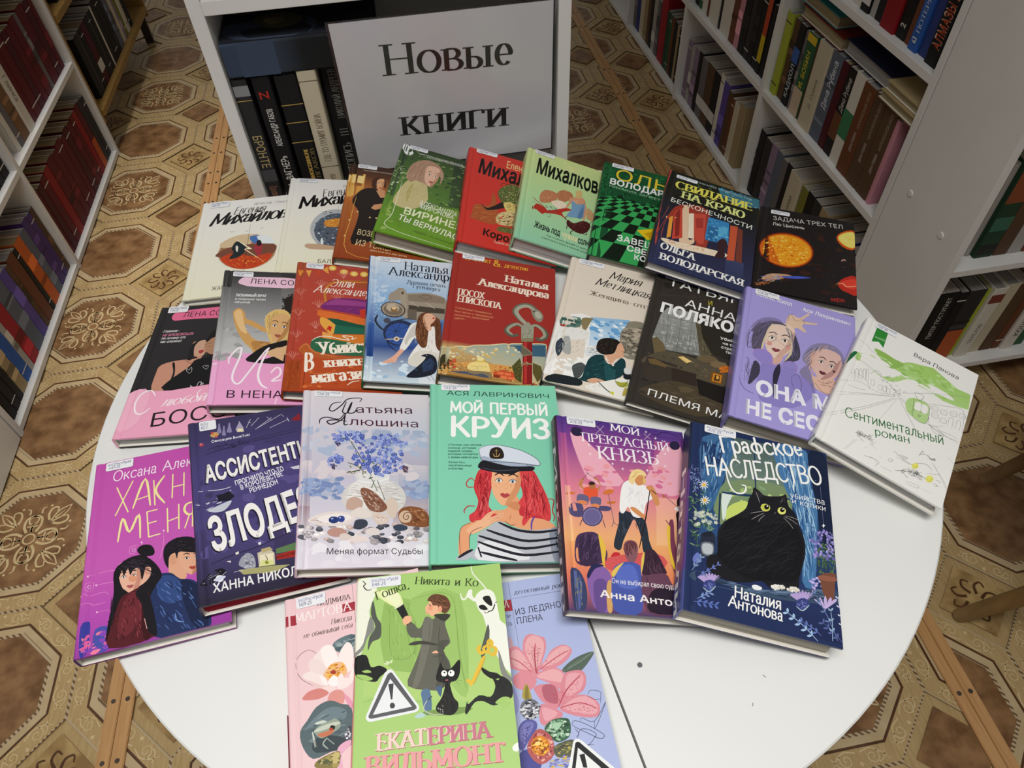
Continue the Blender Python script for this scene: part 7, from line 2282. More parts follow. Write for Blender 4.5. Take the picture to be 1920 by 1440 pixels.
["s","3c5c6c",8,[387,427,409,442,427,426]],
["s","2a1c1c",14,[388,459,412,470,434,455]],
["s","d89468",2,[377,428,377,392,362,384]],
["p","b8484c",[340,356,356,364,364,358,374,363,388,351,362,335]],
["s","6a2420",2,[341,354,363,350,386,350]],
["x",["b86c48"],"dot",26,2,4,[302,422,434,422,432,388,300,380],4],
["p","d43c42",[243,486,306,494,294,406,277,348,284,267,328,242,299,212,243,220,198,212,192,244,231,268,248,324,221,389,252,439]],
["p","dc4448",[446,482,492,494,532,447,562,370,580,288,564,208,521,241,484,233,445,186,436,210,459,274,426,306,460,371]],
["x",["9a1c28","f0686a","b82c34","801420"],"hair",90,4,8,[246,482,302,486,286,372,288,267,243,220,202,228,247,315,228,389],5],
["x",["9a1c28","f0686a","b82c34","801420"],"hair",110,4,8,[450,477,513,482,562,370,570,224,500,241,439,202,460,290,434,322,460,371],6],
["s","c03038",11,[214,398,186,398,179,422,202,448,219,431]],
["s","c03038",11,[218,292,182,292,164,268,168,256]],
["s","c03038",11,[573,329,601,321,588,264,596,232,586,208]],
["s","c03038",10,[188,236,194,213,215,208]],
["p","f0b890",[243,220,272,251,309,270,316,265,286,232,344,254,350,246,299,220,346,238,346,230,298,204,270,181,199,144,172,167,214,205]],
["s","a8603c",4,[265,236,312,266]],
["s","a8603c",4,[278,220,347,250]],
["s","a8603c",4,[284,208,342,233]],
["p","d8e0ec",[248,618,283,639,352,643,456,614,528,570,552,538,540,520,450,534,346,542,264,551]],
["p","a8b4c8",[265,578,346,552,465,534,544,523,508,514,403,508,286,525,256,542]],
["p","1c1c24",[240,508,264,551,316,538,404,516,516,514,510,490,446,486,400,468,312,482]],
["s","4a4c58",8,[258,508,342,490,440,498]],
["p","2a201c",[299,578,308,618,340,632,365,618,374,578,358,560,313,562]],
["s","d8b060",8,[337,618,335,578]],
["s","d8b060",8,[320,591,325,576,334,574,344,576,353,592]],
["s","d8b060",6,[328,609,346,609]],
["s","1c1c24",5,[248,618,283,639,352,643,456,614,528,570,552,538,540,520,450,534,346,542,264,551,251,596,248,618]],
["s","1c1c24",4,[480,534,494,516,516,520]],
["p","b8bcc4",[327,212,381,180,464,163,542,166,606,169,619,123,598,4,208,17,217,76,226,144,269,174]],
["p","e4e6ea",[232,98,322,112,414,58,452,14,222,16]],
["p","b8bcc4",[121,18,135,38,190,70,199,44,174,18]],
["p","8a90a0",[562,154,616,162,602,11,568,10]],
["s","20202a",27,[326,204,408,164,506,151,606,162]],
["s","20202a",27,[268,166,350,134,460,106,612,123]],
["s","20202a",27,[230,136,321,104,442,69,608,92]],
["s","20202a",27,[225,106,318,68,440,36,604,52]],
["s","20202a",27,[236,54,316,31,397,11]],
["s","20202a",27,[134,30,168,52,196,66]],
["s","20202a",27,[224,76,236,32]],
["x",["20202a"],"line",12,6,10,[590,154,624,161,611,55,582,70],4],
["s","5c48a8",16,[498,233,482,202,478,164]],
["s","5c2c24",5,[386,242,376,218]],
["s","5c2c24",5,[355,211,382,188,404,195]],
["s","7a4030",5,[142,41,143,168,194,205]],
["s","1c1c24",5,[183,70,192,152,248,182]]],
'knyaz': [["g",["4a3484","6a4090"],[26,1038,703,1056,673,939,14,906]],
["g",["a04890","e08098"],[18,908,678,940,626,578,27,589]],
["g",["f0a8a0","f4c080"],[28,606,630,596,591,339,32,312]],
["g",["f0b070","e87858"],[32,320,592,348,534,148,32,111]],
["g",["e87060","4a3c6c"],[33,126,535,156,510,16,32,13]],
["p","f0b0c0",[76,907,138,897,332,664,189,628,130,690]],
["p","f0b0c0",[556,872,624,912,677,910,636,632,444,643,475,738]],
["x",["e888a0","d87098","f0a0a8"],"blob",40,20,50,[136,774,648,800,624,612,82,596],4],
["s","30245c",8,[36,999,692,992]],
["s","30245c",8,[34,968,686,961]],
["s","30245c",8,[45,1000,94,968,147,1002,196,970,250,1004]],
["s","30245c",8,[496,1002,544,970,602,999,678,970]],
["q","2c2444",[140,916,134,905,122,898,108,896,95,899,85,908,80,920,82,932,89,943,100,950,114,952,128,949,138,940,142,928]],
["q","2c2444",[670,912,662,901,650,894,636,891,624,894,616,902,613,914,616,927,624,938,636,946,650,949,662,946,670,937,674,925]],
["s","2c2444",12,[92,948,142,946]],
["q","faf4f8",[161,852,168,856,171,866,172,856,180,855,172,852,169,842,168,852]],
["q","faf4f8",[275,756,282,760,286,769,286,760,294,759,286,756,283,746,282,756]],
["q","faf4f8",[458,743,466,746,469,756,470,746,477,746,469,742,466,733,466,742]],
["q","faf4f8",[326,734,334,737,337,746,338,738,345,736,337,734,334,724,334,733]],
["q","faf4f8",[422,853,430,856,433,866,434,856,441,856,433,852,430,842,430,852]],
["q","faf4f8",[524,839,532,842,535,852,536,842,543,842,534,838,532,828,531,838]],
["q","faf4f8",[570,857,578,860,582,870,582,861,590,860,581,857,578,846,578,856]],
["q","faf4f8",[531,948,540,951,543,962,544,952,551,950,542,948,540,937,539,946]],
["q","faf4f8",[162,798,170,801,173,810,174,802,181,800,174,798,171,788,170,797]],
["q","faf4f8",[483,980,492,984,494,994,495,984,503,983,494,980,491,970,491,980]],
["q","faf4f8",[558,782,566,785,570,795,570,786,578,784,569,782,566,772,566,781]],
["s","faf4f8",5,[222,979,256,935]],
["s","faf4f8",5,[262,985,213,926]],
["s","faf4f8",5,[478,969,509,942]],
["s","faf4f8",5,[519,978,477,932]],
["t","faf4f8","МОЙ","serif",[582,1920,915,1902,89]],
["t","faf4f8","ПРЕКРАСНЫЙ","serif",[265,1744,1222,1757,102]],
["t","faf4f8","КНЯЗЬ","serif",[415,1558,1076,1572,149]],
["p","c88458",[96,616,119,654,126,646,115,609,146,596,186,601,205,630,188,654,176,661,192,668,210,630,189,588,136,582]],
["p","e85c38",[122,597,155,610,191,606,180,540,126,542]],
["q","b87448",[184,622,182,613,176,605,168,600,160,599,154,602,150,609,148,618,151,628,157,636,164,640,172,642,179,638,184,632]],
["q","3a2420",[182,634,180,628,174,624,168,622,160,620,154,622,150,625,149,629,151,634,156,638,162,642,170,642,176,641,180,638]],
["s","4a2c20",7,[118,644,154,690]],
["s","4a2c20",7,[188,658,138,692]],
["p","d87838",[217,588,244,608,276,608,257,584,224,578]],
["p","d87838",[25,558,56,558,80,566,57,572]],
["p","d07838",[232,538,277,548,268,534,239,528]],
["s","5a4c6c",10,[244,582,256,432]],
["s","5a4c6c",10,[256,432,278,418]],
["s","5a4c6c",10,[257,440,242,410]],
["p","6a6488",[92,563,142,556,131,512,84,520]],
["q","e08858",[134,520,130,515,122,511,112,509,100,510,90,512,84,516,82,522,86,526,94,530,104,532,116,532,126,530,133,526]],
["p","6a6488",[154,554,202,556,194,512,154,512]],
["q","e08858",[196,512,193,508,186,504,177,502,168,502,159,504,154,507,152,512,155,516,162,520,171,522,180,522,189,520,194,517]],
["p","544c74",[48,507,107,510,102,447,48,449]],
["p","544c74",[194,512,246,514,239,492,192,489]],
["q","4c4470",[204,459,196,436,180,416,158,404,136,402,116,409,103,425,100,446,106,470,122,490,144,502,168,505,188,498,200,481]],
["q","8078a4",[197,458,190,438,176,421,158,410,138,408,120,414,109,428,106,448,112,468,126,484,145,496,166,498,183,492,194,477]],
["q","6c6494",[190,456,185,438,173,424,156,415,139,413,124,418,114,430,112,446,118,464,130,478,146,488,164,490,178,484,188,472]],
["s","3c3458",12,[100,430,87,400]],
["s","3c3458",12,[202,442,210,402]],
["p","2c3440",[296,503,389,480,417,450,420,361,428,306,384,298,382,373,362,461,334,424,293,348,272,298,242,310,256,368,280,435]],
["x",["1c2028","4a5464"],"line",24,5,8,[295,494,388,472,412,360,398,319,354,460,284,338,264,360],4],
["p","f6f4f2",[292,502,306,590,330,655,383,680,430,659,477,638,479,594,432,554,406,482,356,477,338,526,310,488]],
["x",["c8ccd4","e0e4ea"],"line",24,4,7,[314,591,380,662,442,625,408,500,330,524],4],
["p","d8945c",[351,527,378,522,422,484,424,472,389,480,352,510]],
["p","d8945c",[453,644,480,656,498,614,503,562,480,551,464,610]],
["q","d8945c",[446,693,442,676,432,661,419,652,406,650,396,656,390,669,388,685,394,702,404,717,416,726,429,728,440,722,446,710]],
["p","f4d898",[358,676,380,725,417,746,449,734,454,708,420,712,392,681,380,652,364,660]],
["p","e8c070",[438,714,450,680,434,660]],
["x",["fbe8b0","d8a850"],"hair",20,4,7,[362,677,390,731,441,738,392,690,376,656],3],
["s","4a2c20",5,[426,693,439,692]],
["s","2c2028",12,[464,636,422,484,365,316]],
["s","2c2028",18,[454,648,494,614]],
["p","d8945c",[445,648,472,660,477,638,455,631]],
["p","c83038",[222,262,240,283,266,282,260,262,228,252]],
["s","f4f4f4",12,[221,253,260,266]],
["p","2a2028",[582,520,610,532,606,464,585,395,568,394,578,469]],
["p","241c24",[599,592,644,633,640,562,602,540]],
["q","c88858",[648,647,645,638,640,632,634,628,628,627,622,630,620,636,620,644,623,652,628,658,634,662,640,664,646,660,648,654]],
["p","f0e8e4",[578,546,624,568,628,543,593,532]],
["s","7a4838",12,[528,618,604,549]],
["p","b86848",[524,618,540,611,529,596]],
["p","e8707c",[200,230,284,268,436,260,450,246,278,222]],
["p","d85c5c",[206,253,442,300,478,234,214,194]],
["p","4a3458",[56,299,72,348,111,368,157,372,185,344,200,298,207,276,196,237,158,218,90,204,54,223]],
["p","e8c048",[172,366,192,336,202,291,188,221,196,192,180,212,176,296]],
["p","3c2c48",[74,324,110,356,162,350,171,280,150,217,76,210]],
["x",["5c4468","2c2038","6a5078"],"hair",30,5,9,[65,316,110,364,171,358,166,234,68,216],4],
["p","8a64a8",[100,154,126,200,172,212,206,186,212,134,195,12,130,11,107,68]],
["p","2c2c54",[102,168,135,216,187,214,140,194,107,146]],
["p","6a5090",[126,120,158,152,192,126,173,11,130,11]],
["p","3c4468",[26,176,59,186,85,144,94,81,81,10,32,13]],
["p","58649a",[36,162,58,172,75,115,60,16,39,15]],
["x",["8a8458","6a7ca8"],"line",20,5,9,[42,162,76,130,75,24,40,20],4],
["p","d8a868",[188,125,212,142,202,13,180,12]],
["p","4c5cac",[221,186,256,228,303,244,348,236,358,200,336,17,210,14]],
["p","5c70c4",[244,196,302,232,336,205,332,124,244,123]],
["p","e8c860",[216,179,239,211,280,238,253,204,226,165]],
["p","8a5c64",[290,324,316,350,351,346,358,307,338,251,311,244,294,262]],
["p","6a3c48",[289,316,316,346,350,342,350,314,318,303,306,270,290,292]],
["x",["8a5c58","4a2834"],"hair",24,4,8,[289,316,324,347,353,330,340,266,301,286],3],
["p","3c2838",[380,270,396,303,429,318,456,286,472,241,482,204,442,200,378,179,359,208]],
["x",["5c3c50","281824","6a4858"],"hair",34,4,8,[384,278,428,312,464,240,458,202,379,186],3],
["p","e8c860",[370,270,388,298,375,239,357,192]],
["p","6a4458",[354,170,387,188,474,203,497,160,520,118,504,24,362,19]],
["p","2c2030",[380,92,432,132,512,118,504,24,374,20]],
["s","2c2030",10,[378,179,392,122]],
["p","7a3c54",[536,464,560,471,550,375,552,256,550,158,526,193,510,284]],
["p","e8c040",[520,437,538,448,522,332,531,224,512,252,512,347]],
["s","7a3c54",16,[538,448,522,475]],
["s","7a3c54",16,[550,449,558,482]],
["t","faf6f4","Он не выбирал свою судьбу","sans",[428,272,1092,262,47]],
["t","faf6f4","Анна Антонова","sansb",[303,137,1274,96,66]]],
'graf': [["g",["1c2c50","24406c"],[56,986,684,952,673,734,60,640]],
["g",["24406c","2c5080"],[60,650,674,744,678,472,63,342]],
["g",["2c4874","1c2c50"],[62,360,679,482,686,268,54,162]],
["g",["2a3868","1e2850"],[54,170,686,268,687,18,38,30]],
["g",["485c5c","7a9080"],[220,946,455,950,480,680,164,601]],
["p","7a9068",[180,674,490,722,492,568,536,434,158,440]],
["x",["8aa87a","a8c070","6a8a68","c0d48c"],"blob",70,15,40,[180,654,482,710,492,568,166,460],4],
["p","c8d870",[198,544,274,594,299,553,240,481,182,474]],
["p","d8e4dc",[164,601,214,616,190,542,182,484,168,470]],
["s","20385c",24,[320,921,326,656]],
["s","20385c",26,[164,610,257,622,488,662]],
["s","1c3050",30,[155,598,151,384]],
["p","3c6894",[60,898,220,924,187,746,154,628,123,523,99,498,65,622]],
["x",["5c8cb8","24487c","7aa4c8","305c90"],"line",110,6,13,[60,888,216,918,178,734,122,542,102,518,70,623],5],
["p","4878a8",[419,950,582,966,624,780,610,508,582,258,527,260,547,492,496,646,457,753]],
["x",["6898c4","2c5488","88b0d0","3c6ca0","a0c4dc"],"line",170,6,13,[437,944,581,954,614,767,606,507,574,264,536,271,546,473,489,682],6],
["p","16223e",[590,946,684,947,682,474,628,459,619,642]],
["s","38689c",16,[566,542,608,540]],
["x",["5c98d8","a8d0f0"],"dot",40,3,5,[69,880,581,954,625,800,82,747],7],
["x",["3c5c48","587c58","28443c","7a9c70"],"leaf",110,16,34,[10,606,96,602,134,434,121,306,32,300,14,437],5],
["x",["5c6c9c","8a98c8","3c4c7c"],"leaf",60,14,30,[5,725,66,712,86,628,20,570],6],
["s","f4f2ea",16,[76,625,97,631]],
["s","f4f2ea",16,[76,625,94,616]],
["s","f4f2ea",16,[76,625,84,606]],
["s","f4f2ea",16,[76,625,70,602]],
["s","f4f2ea",16,[76,625,60,607]],
["s","f4f2ea",16,[76,625,55,619]],
["s","f4f2ea",16,[76,625,58,633]],
["s","f4f2ea",16,[76,625,68,644]],
["s","f4f2ea",16,[76,625,82,648]],
["s","f4f2ea",16,[76,625,92,644]],
["q","e8b838",[84,628,83,624,81,620,78,617,74,616,72,617,70,620,68,623,69,627,71,630,74,633,78,634,80,634,83,631]],
["s","f4f2ea",16,[83,543,104,549]],
["s","f4f2ea",16,[83,543,100,534]],
["s","f4f2ea",16,[83,543,90,524]],
["s","f4f2ea",16,[83,543,77,520]],
["s","f4f2ea",16,[83,543,67,526]],
["s","f4f2ea",16,[83,543,62,538]],
["s","f4f2ea",16,[83,543,66,550]],
["s","f4f2ea",16,[83,543,76,562]],
["s","f4f2ea",16,[83,543,89,566]],
["s","f4f2ea",16,[83,543,100,561]],
["q","e8b838",[90,545,90,542,88,538,85,536,82,534,78,535,76,538,76,541,76,545,78,548,81,551,84,552,88,551,90,548]],
["x",["d8dcc8","b8c4c0"],"fl5",30,14,22,[33,480,141,482,142,436,44,400],7],
["p","242c3c",[71,345,78,374,126,386,136,362,136,292,114,261,74,268]],
["p","6c7480",[76,324,128,334,128,278,82,270]],
["p","b8c0c4",[82,320,124,326,123,282,86,278]],
["p","1c2430",[82,374,118,393,123,372,83,358]],
["p","3a4e68",[54,186,164,174,366,178,669,256,672,192,397,145,56,138]],
["x",["587090","26344c","6c84a0"],"line",60,5,10,[62,172,366,178,636,248,633,198,366,145,63,148],4],
["p","1a1a20",[100,232,114,274,149,296,147,383,174,454,240,514,278,556,291,608,308,642,316,678,342,666,368,648,428,660,454,672,472,680,482,622,510,592,528,532,550,456,545,376,516,274,509,222,477,206,430,194,382,190,344,212,273,186,187,176,124,196]],
["p","121216",[150,279,183,447,257,504,374,499,491,531,537,452,532,364,495,252,368,218,273,210]],
["x",["1f1f25","121216","24242b"],"hair",120,4,8,[159,396,290,550,476,583,537,452,512,290,368,218,162,215],8],
["p","2a262c",[317,664,342,656,360,642,325,627]],
["p","2a262c",[467,666,445,660,462,636]],
["q","1a1a14",[394,580,388,570,379,562,368,558,357,560,348,565,344,574,344,585,350,596,359,604,370,607,382,606,390,600,394,592]],
["q","e8e480",[391,581,386,572,378,566,368,562,358,563,351,568,347,576,348,584,352,594,360,600,370,604,380,602,388,598,392,590]],
["q","c8cc50",[390,582,385,574,378,569,370,566,361,567,354,571,350,578,351,586,355,593,362,599,370,602,380,601,386,596,390,590]],
["q","141410",[387,590,386,584,382,579,378,575,372,574,368,574,364,578,364,584,364,590,368,596,373,600,378,601,383,600,386,596]],
["q","ffffff",[382,595,382,593,381,592,380,590,378,590,376,590,376,592,376,593,376,594,376,596,378,598,380,598,381,598,382,596]],
["q","1a1a14",[470,585,464,576,456,568,446,565,436,566,428,571,424,579,424,589,430,599,438,606,448,610,458,609,466,604,470,595]],
["q","e8e480",[466,586,462,577,454,571,446,568,437,568,430,573,427,580,428,589,432,597,440,604,448,606,457,606,464,602,467,594]],
["q","141410",[461,596,460,590,456,585,452,581,447,580,442,581,440,584,438,590,440,596,443,600,448,604,452,606,457,604,460,601]],
["q","ffffff",[456,600,456,598,456,596,454,595,452,594,451,595,450,596,450,598,450,599,452,601,452,602,454,602,456,602,456,601]],
["p","4a4448",[408,569,421,572,415,560]],
["s","b0aca8",4,[362,561,324,546,299,534]],
["s","b0aca8",4,[362,552,324,522,303,502]],
["s","b0aca8",4,[366,543,344,518,336,500]],
["s","b0aca8",4,[458,560,492,550,520,534]],
["s","b0aca8",4,[454,554,482,528,498,507]],
["s","b0aca8",4,[463,565,496,565,530,558]],
["s","b0aca8",4,[326,656,338,621,342,602]],
["s","b0aca8",4,[454,653,444,631]],
["x",["e8e4d8","c8c4b8","f4f0e8"],"dot",34,8,16,[389,198,406,212,442,215,446,202,406,190],4],
["x",["e8e4d8","c8c4b8","f4f0e8"],"dot",34,8,16,[458,202,478,220,509,222,504,205,469,198],5],
["p","f0f4f4",[302,179,320,188,346,182,339,169,312,165]],
["x",["4c6a44","6c8c58","34503c"],"leaf",110,14,30,[594,450,687,484,683,334,610,316],9],
["x",["8a80c8","a89cdc","6c64a8"],"dot",110,8,15,[572,480,625,540,683,537,684,395,590,388],9],
["p","7a4c3c",[609,307,679,334,676,299,661,205,626,204]],
["p","945c48",[605,306,678,316,676,295,610,286]],
["s","8a90b0",4,[643,775,644,572]],
["q","f4f6fa",[635,561,641,566,644,576,647,568,652,566,646,560,642,550,640,559]],
["p","b8a4d8",[116,133,66,156,66,160,76,165]],
["p","b8a4d8",[116,133,77,162,78,168,88,168]],
["p","b8a4d8",[116,133,88,167,90,176,98,171]],
["p","b8a4d8",[116,133,100,174,102,184,110,174]],
["p","b8a4d8",[116,133,110,179,114,192,121,176]],
["p","b8a4d8",[116,133,122,180,127,190,133,180]],
["p","b8a4d8",[116,133,133,179,139,189,144,182]],
["p","b8a4d8",[116,133,144,180,152,187,156,186]],
["p","b8a4d8",[116,133,156,179,164,186,166,188]],
["q","3c4484",[144,140,142,128,134,118,123,110,111,106,100,108,92,116,88,126,91,138,98,148,110,156,122,160,133,158,141,150]],
["x",["6470b4","2c3468","8490cc"],"line",40,4,6,[92,126,116,156,141,140,117,110],4],
["s","a8c4c8",10,[90,116,117,104,144,136]],
["p","b8a4d8",[523,154,471,178,472,183,483,188]],
["p","b8a4d8",[523,154,483,184,486,192,495,192]],
["p","b8a4d8",[523,154,496,190,500,200,508,194]],
["p","b8a4d8",[523,154,508,196,512,208,520,198]],
["p","b8a4d8",[523,154,520,203,526,217,532,201]],
["p","b8a4d8",[523,154,532,202,540,215,544,204]],
["p","b8a4d8",[523,154,545,204,552,214,557,208]],
["p","b8a4d8",[523,154,556,203,565,212,569,210]],
["p","b8a4d8",[523,154,569,203,578,210,582,214]],
["q","3c4484",[553,161,550,148,540,137,528,128,514,125,503,128,495,134,492,146,496,158,505,170,518,178,531,182,543,180,550,172]],
["x",["6470b4","2c3468","8490cc"],"line",40,4,6,[496,146,524,178,550,160,522,128],4],
["s","a8c4c8",10,[494,136,521,123,552,156]],
["p","c8b4e4",[622,155,578,184,578,190,593,182]],
["p","c8b4e4",[622,155,598,188,602,204,612,187]],
["p","c8b4e4",[622,155,618,194,626,217,632,192]],
["p","c8b4e4",[622,155,638,199,650,216,652,197]],
["p","c8b4e4",[622,155,658,204,674,214,672,202]],
["p","6a78c0",[43,250,62,273,79,243,68,224,44,226]],
["s","a8c8e8",7,[581,6,524,57,457,98]],
["p","a8c8e8",[556,24,546,27,534,18,545,16]],
["p","a8c8e8",[556,24,562,37,556,47,551,34]],
["p","a8c8e8",[532,42,521,45,509,36,520,34]],
["p","a8c8e8",[532,42,538,55,532,65,526,52]],
["p","a8c8e8",[507,60,496,63,484,54,496,52]],
["p","a8c8e8",[507,60,512,74,507,84,502,70]],
["p","a8c8e8",[482,79,471,82,459,73,470,70]],
["p","a8c8e8",[482,79,488,92,482,102,476,89]],
["p","a8c8e8",[457,98,446,100,434,92,445,89]],
["p","a8c8e8",[457,98,462,110,456,120,451,108]],
["s","6478b8",7,[598,33,562,59,517,74]],
["p","6478b8",[578,43,567,44,556,36,567,34]],
["p","6478b8",[578,43,582,56,575,63,572,52]],
["p","6478b8",[558,54,546,54,536,46,548,44]],
["p","6478b8",[558,54,560,66,555,74,552,62]],
["p","6478b8",[538,64,526,64,516,56,526,54]],
["p","6478b8",[538,64,541,76,534,84,532,72]],
["p","6478b8",[517,74,506,74,496,66,506,65]],
["p","6478b8",[517,74,520,86,514,94,510,82]],
["s","7088b8",7,[666,28,628,126,580,216]],
["p","7088b8",[649,64,643,70,634,66,640,61]],
["p","7088b8",[649,64,656,72,656,82,648,73]],
["p","7088b8",[632,101,626,106,616,104,622,98]],
["p","7088b8",[632,101,638,110,638,119,632,110]],
["p","7088b8",[614,139,609,144,600,142,605,136]],
["p","7088b8",[614,139,622,148,622,157,614,148]],
["p","7088b8",[597,178,592,183,582,180,588,174]],
["p","7088b8",[597,178,604,186,604,196,597,187]],
["p","7088b8",[580,216,574,222,564,219,570,213]],
["p","7088b8",[580,216,586,226,586,235,579,226]],
["s","58649c",7,[684,24,652,62,610,90]],
["p","58649c",[666,41,654,44,642,36,653,34]],
["p","58649c",[666,41,672,54,667,63,662,50]],
["p","58649c",[646,56,636,60,624,52,634,49]],
["p","58649c",[646,56,653,70,648,80,643,67]],
["p","58649c",[628,72,618,76,605,68,616,66]],
["p","58649c",[628,72,634,86,630,96,624,83]],
["p","58649c",[610,90,598,92,586,85,598,82]],
["p","58649c",[610,90,615,102,611,113,605,100]],
["s","5c70b8",7,[44,43,98,54,143,52]],
["p","5c70b8",[68,45,82,51,87,64,75,58]],
["p","5c70b8",[68,45,73,34,84,30,80,42]],
["p","5c70b8",[94,48,106,53,112,66,100,60]],
["p","5c70b8",[94,48,97,36,108,33,104,44]],
["p","5c70b8",[118,50,131,56,136,68,124,62]],
["p","5c70b8",[118,50,122,38,133,35,130,47]],
["p","5c70b8",[143,52,155,58,162,70,150,65]],
["p","5c70b8",[143,52,146,41,158,38,154,49]],
["s","8098d0",7,[66,60,97,85,119,98]],
["p","8098d0",[84,72,92,82,92,94,83,84]],
["p","8098d0",[84,72,92,67,103,70,95,76]],
["p","8098d0",[102,85,109,95,108,106,101,96]],
["p","8098d0",[102,85,110,80,120,83,112,88]],
["p","8098d0",[119,98,126,108,127,119,118,108]],
["p","8098d0",[119,98,126,92,138,95,130,101]],
["s","d8dcf0",7,[688,63,689,146,682,218]],
["p","d8dcf0",[686,101,683,107,676,108,678,102]],
["p","d8dcf0",[686,101,692,106,695,114,688,109]],
["p","d8dcf0",[684,140,682,146,674,146,677,140]],
["p","d8dcf0",[684,140,692,145,694,154,687,148]],
["p","d8dcf0",[682,178,680,185,672,186,676,179]],
["p","d8dcf0",[682,178,690,184,692,193,685,187]],
["p","d8dcf0",[682,218,679,225,671,226,674,219]],
["p","d8dcf0",[682,218,688,224,692,233,684,227]],
["s","6c7cc0",7,[62,156,111,202,150,237]],
["p","6c7cc0",[84,176,90,184,88,193,82,184]],
["p","6c7cc0",[84,176,92,172,100,176,92,180]],
["p","6c7cc0",[106,196,111,204,110,212,104,204]],
["p","6c7cc0",[106,196,113,192,122,196,114,200]],
["p","6c7cc0",[128,216,134,224,132,234,127,225]],
["p","6c7cc0",[128,216,135,212,144,216,136,220]],
["p","6c7cc0",[150,237,156,245,154,254,148,246]],
["p","6c7cc0",[150,237,158,234,166,238,159,241]],
["s","7c94b8",7,[38,182,60,222,74,250]],
["p","7c94b8",[50,204,52,216,47,224,44,213]],
["p","7c94b8",[50,204,60,206,68,214,58,213]],
["p","7c94b8",[62,228,65,238,59,246,57,236]],
["p","7c94b8",[62,228,72,228,80,236,70,236]],
["p","7c94b8",[74,250,78,262,72,270,69,258]],
["p","7c94b8",[74,250,85,251,94,260,83,260]],
["s","98b4d0",7,[642,22,648,92,645,153]],
["p","98b4d0",[644,65,640,72,632,74,634,66]],
["p","98b4d0",[644,65,652,71,656,81,646,74]],
["p","98b4d0",[644,108,642,116,632,118,636,109]],
["p","98b4d0",[644,108,653,115,656,124,648,118]],
["p","98b4d0",[645,153,642,161,634,162,636,154]],
["p","98b4d0",[645,153,654,159,657,170,648,164]],
["x",["a898dc","c8bcf0"],"dot",30,6,12,[559,268,600,296,613,250,572,222],4],
["t","f8f8f4","Графское","handb",[322,1675,1142,1865,181]],
["t","f8f8f4","НАСЛЕДСТВО","handx",[182,1374,1319,1580,194]],
["s","f8f8f4",16,[178,754,192,678,223,628,266,634,278,672,257,676]],
["s","f8f8f4",20,[512,768,510,718]],
["t","f4f4f4","убийства","hand",[980,1346,1317,1358,60]],
["t","f4f4f4","и котики","hand",[1000,1290,1320,1290,55]],
["t","f8f8f4","Наталия","handb",[453,219,856,208,99]],
["t","f8f8f4","Антонова","handb",[397,129,868,109,94]]],
'mart': [["q","a83844",[-4,948,318,941,314,901,-2,900]],
["t","3a3434","ЛЮДМИЛА","serif",[297,1925,604,1915,48]],
["t","fbf0ee","МАРТОВА","serif",[87,1819,608,1812,80]],
["s","3a3434",4,[312,1028,312,619]],
["t","4a3c3c","Никогда","serifi",[407,1725,596,1720,49]],
["t","4a3c3c","не обманывай себя","serifi",[161,1659,598,1651,46]],
["p","6a7c80",[204,770,245,792,304,790,322,719,294,688,227,730]],
["x",["84969a","50626a","98a8a8"],"blob",30,15,35,[211,768,303,784,302,711,228,737],4],
["s","4a4448",4,[144,739,102,773,56,756,42,714,64,658,118,613]],
["p","f4e4e0",[150,630,104,686,109,722,152,763,198,771,220,720,220,642]],
["p","fbf2ee",[184,658,162,708,152,763,192,772,220,720,228,666]],
["p","f8eeea",[222,668,230,724,268,766,291,727,281,652,251,635]],
["p","f0dcd8",[104,679,103,730,150,712,176,648]],
["p","f4e4e0",[68,670,110,678,162,620,143,606,89,645]],
["p","ecccc8",[92,644,143,612,172,587,124,606]],
["p","fbf0ec",[260,601,281,652,288,626,272,586]],
["p","f0c090",[151,642,192,688,242,682,257,633,218,618,175,623]],
["x",["e8a030","f4c050","c87820"],"line",60,8,14,[158,640,192,688,248,676,251,635,200,623],5],
["q","a8402c",[211,648,210,644,206,642,201,642,196,644,190,646,188,650,186,654,188,658,192,660,197,660,202,659,207,656,210,652]],
["p","fbf0ee",[140,651,164,638,174,605,156,610]],
["p","fbf4f2",[174,617,201,638,224,610,210,590,186,596]],
["p","f4dcd8",[148,599,186,598,206,581,184,572,154,582]],
["p","f8e8e4",[210,584,236,614,274,604,258,577,227,573]],
["p","f8eae6",[212,614,232,640,242,606,222,586]],
["p","d88880",[64,575,93,598,142,598,174,571,134,558,85,564]],
["p","e09890",[166,540,184,572,221,572,240,545,222,508,185,506]],
["p","5c6c70",[49,447,81,485,120,528,176,540,222,514,262,486,250,351,168,344,96,335,58,388]],
["p","72848a",[67,448,118,493,180,513,238,486,223,449,128,462]],
["x",["8a9c9e","46565c"],"line",30,5,10,[67,442,136,506,238,486,240,370,98,351],4],
["p","3c484c",[100,400,148,410,229,379,238,344,109,354]],
["p","98a494",[106,438,140,458,176,461,191,466,211,446,212,428,184,413,136,402,113,420]],
["p","c8d0c0",[108,440,151,450,199,450,210,440,162,433,114,431]],
["p","c87858",[119,421,161,424,185,424,172,408,136,406]],
["q","20201c",[190,430,189,426,186,424,182,423,176,424,172,427,170,431,169,435,170,438,174,441,178,442,182,440,187,438,190,434]],
["q","b84830",[182,425,180,423,178,422,174,421,171,422,168,424,166,426,165,429,166,432,168,433,172,433,176,432,178,430,181,428]],
["p","d0d8cc",[110,466,140,470,158,460,122,458]],
["s","c8d0c8",16,[99,434,108,376,104,405]],
["s","a0aca4",12,[154,398,138,380,156,358]],
["s","a0aca4",12,[154,398,181,369]],
["p","e8b0c8",[190,339,210,362,246,369,244,348,207,324,208,274,192,279]],
["p","8a7c48",[108,322,155,336,202,336,186,280,106,300]],
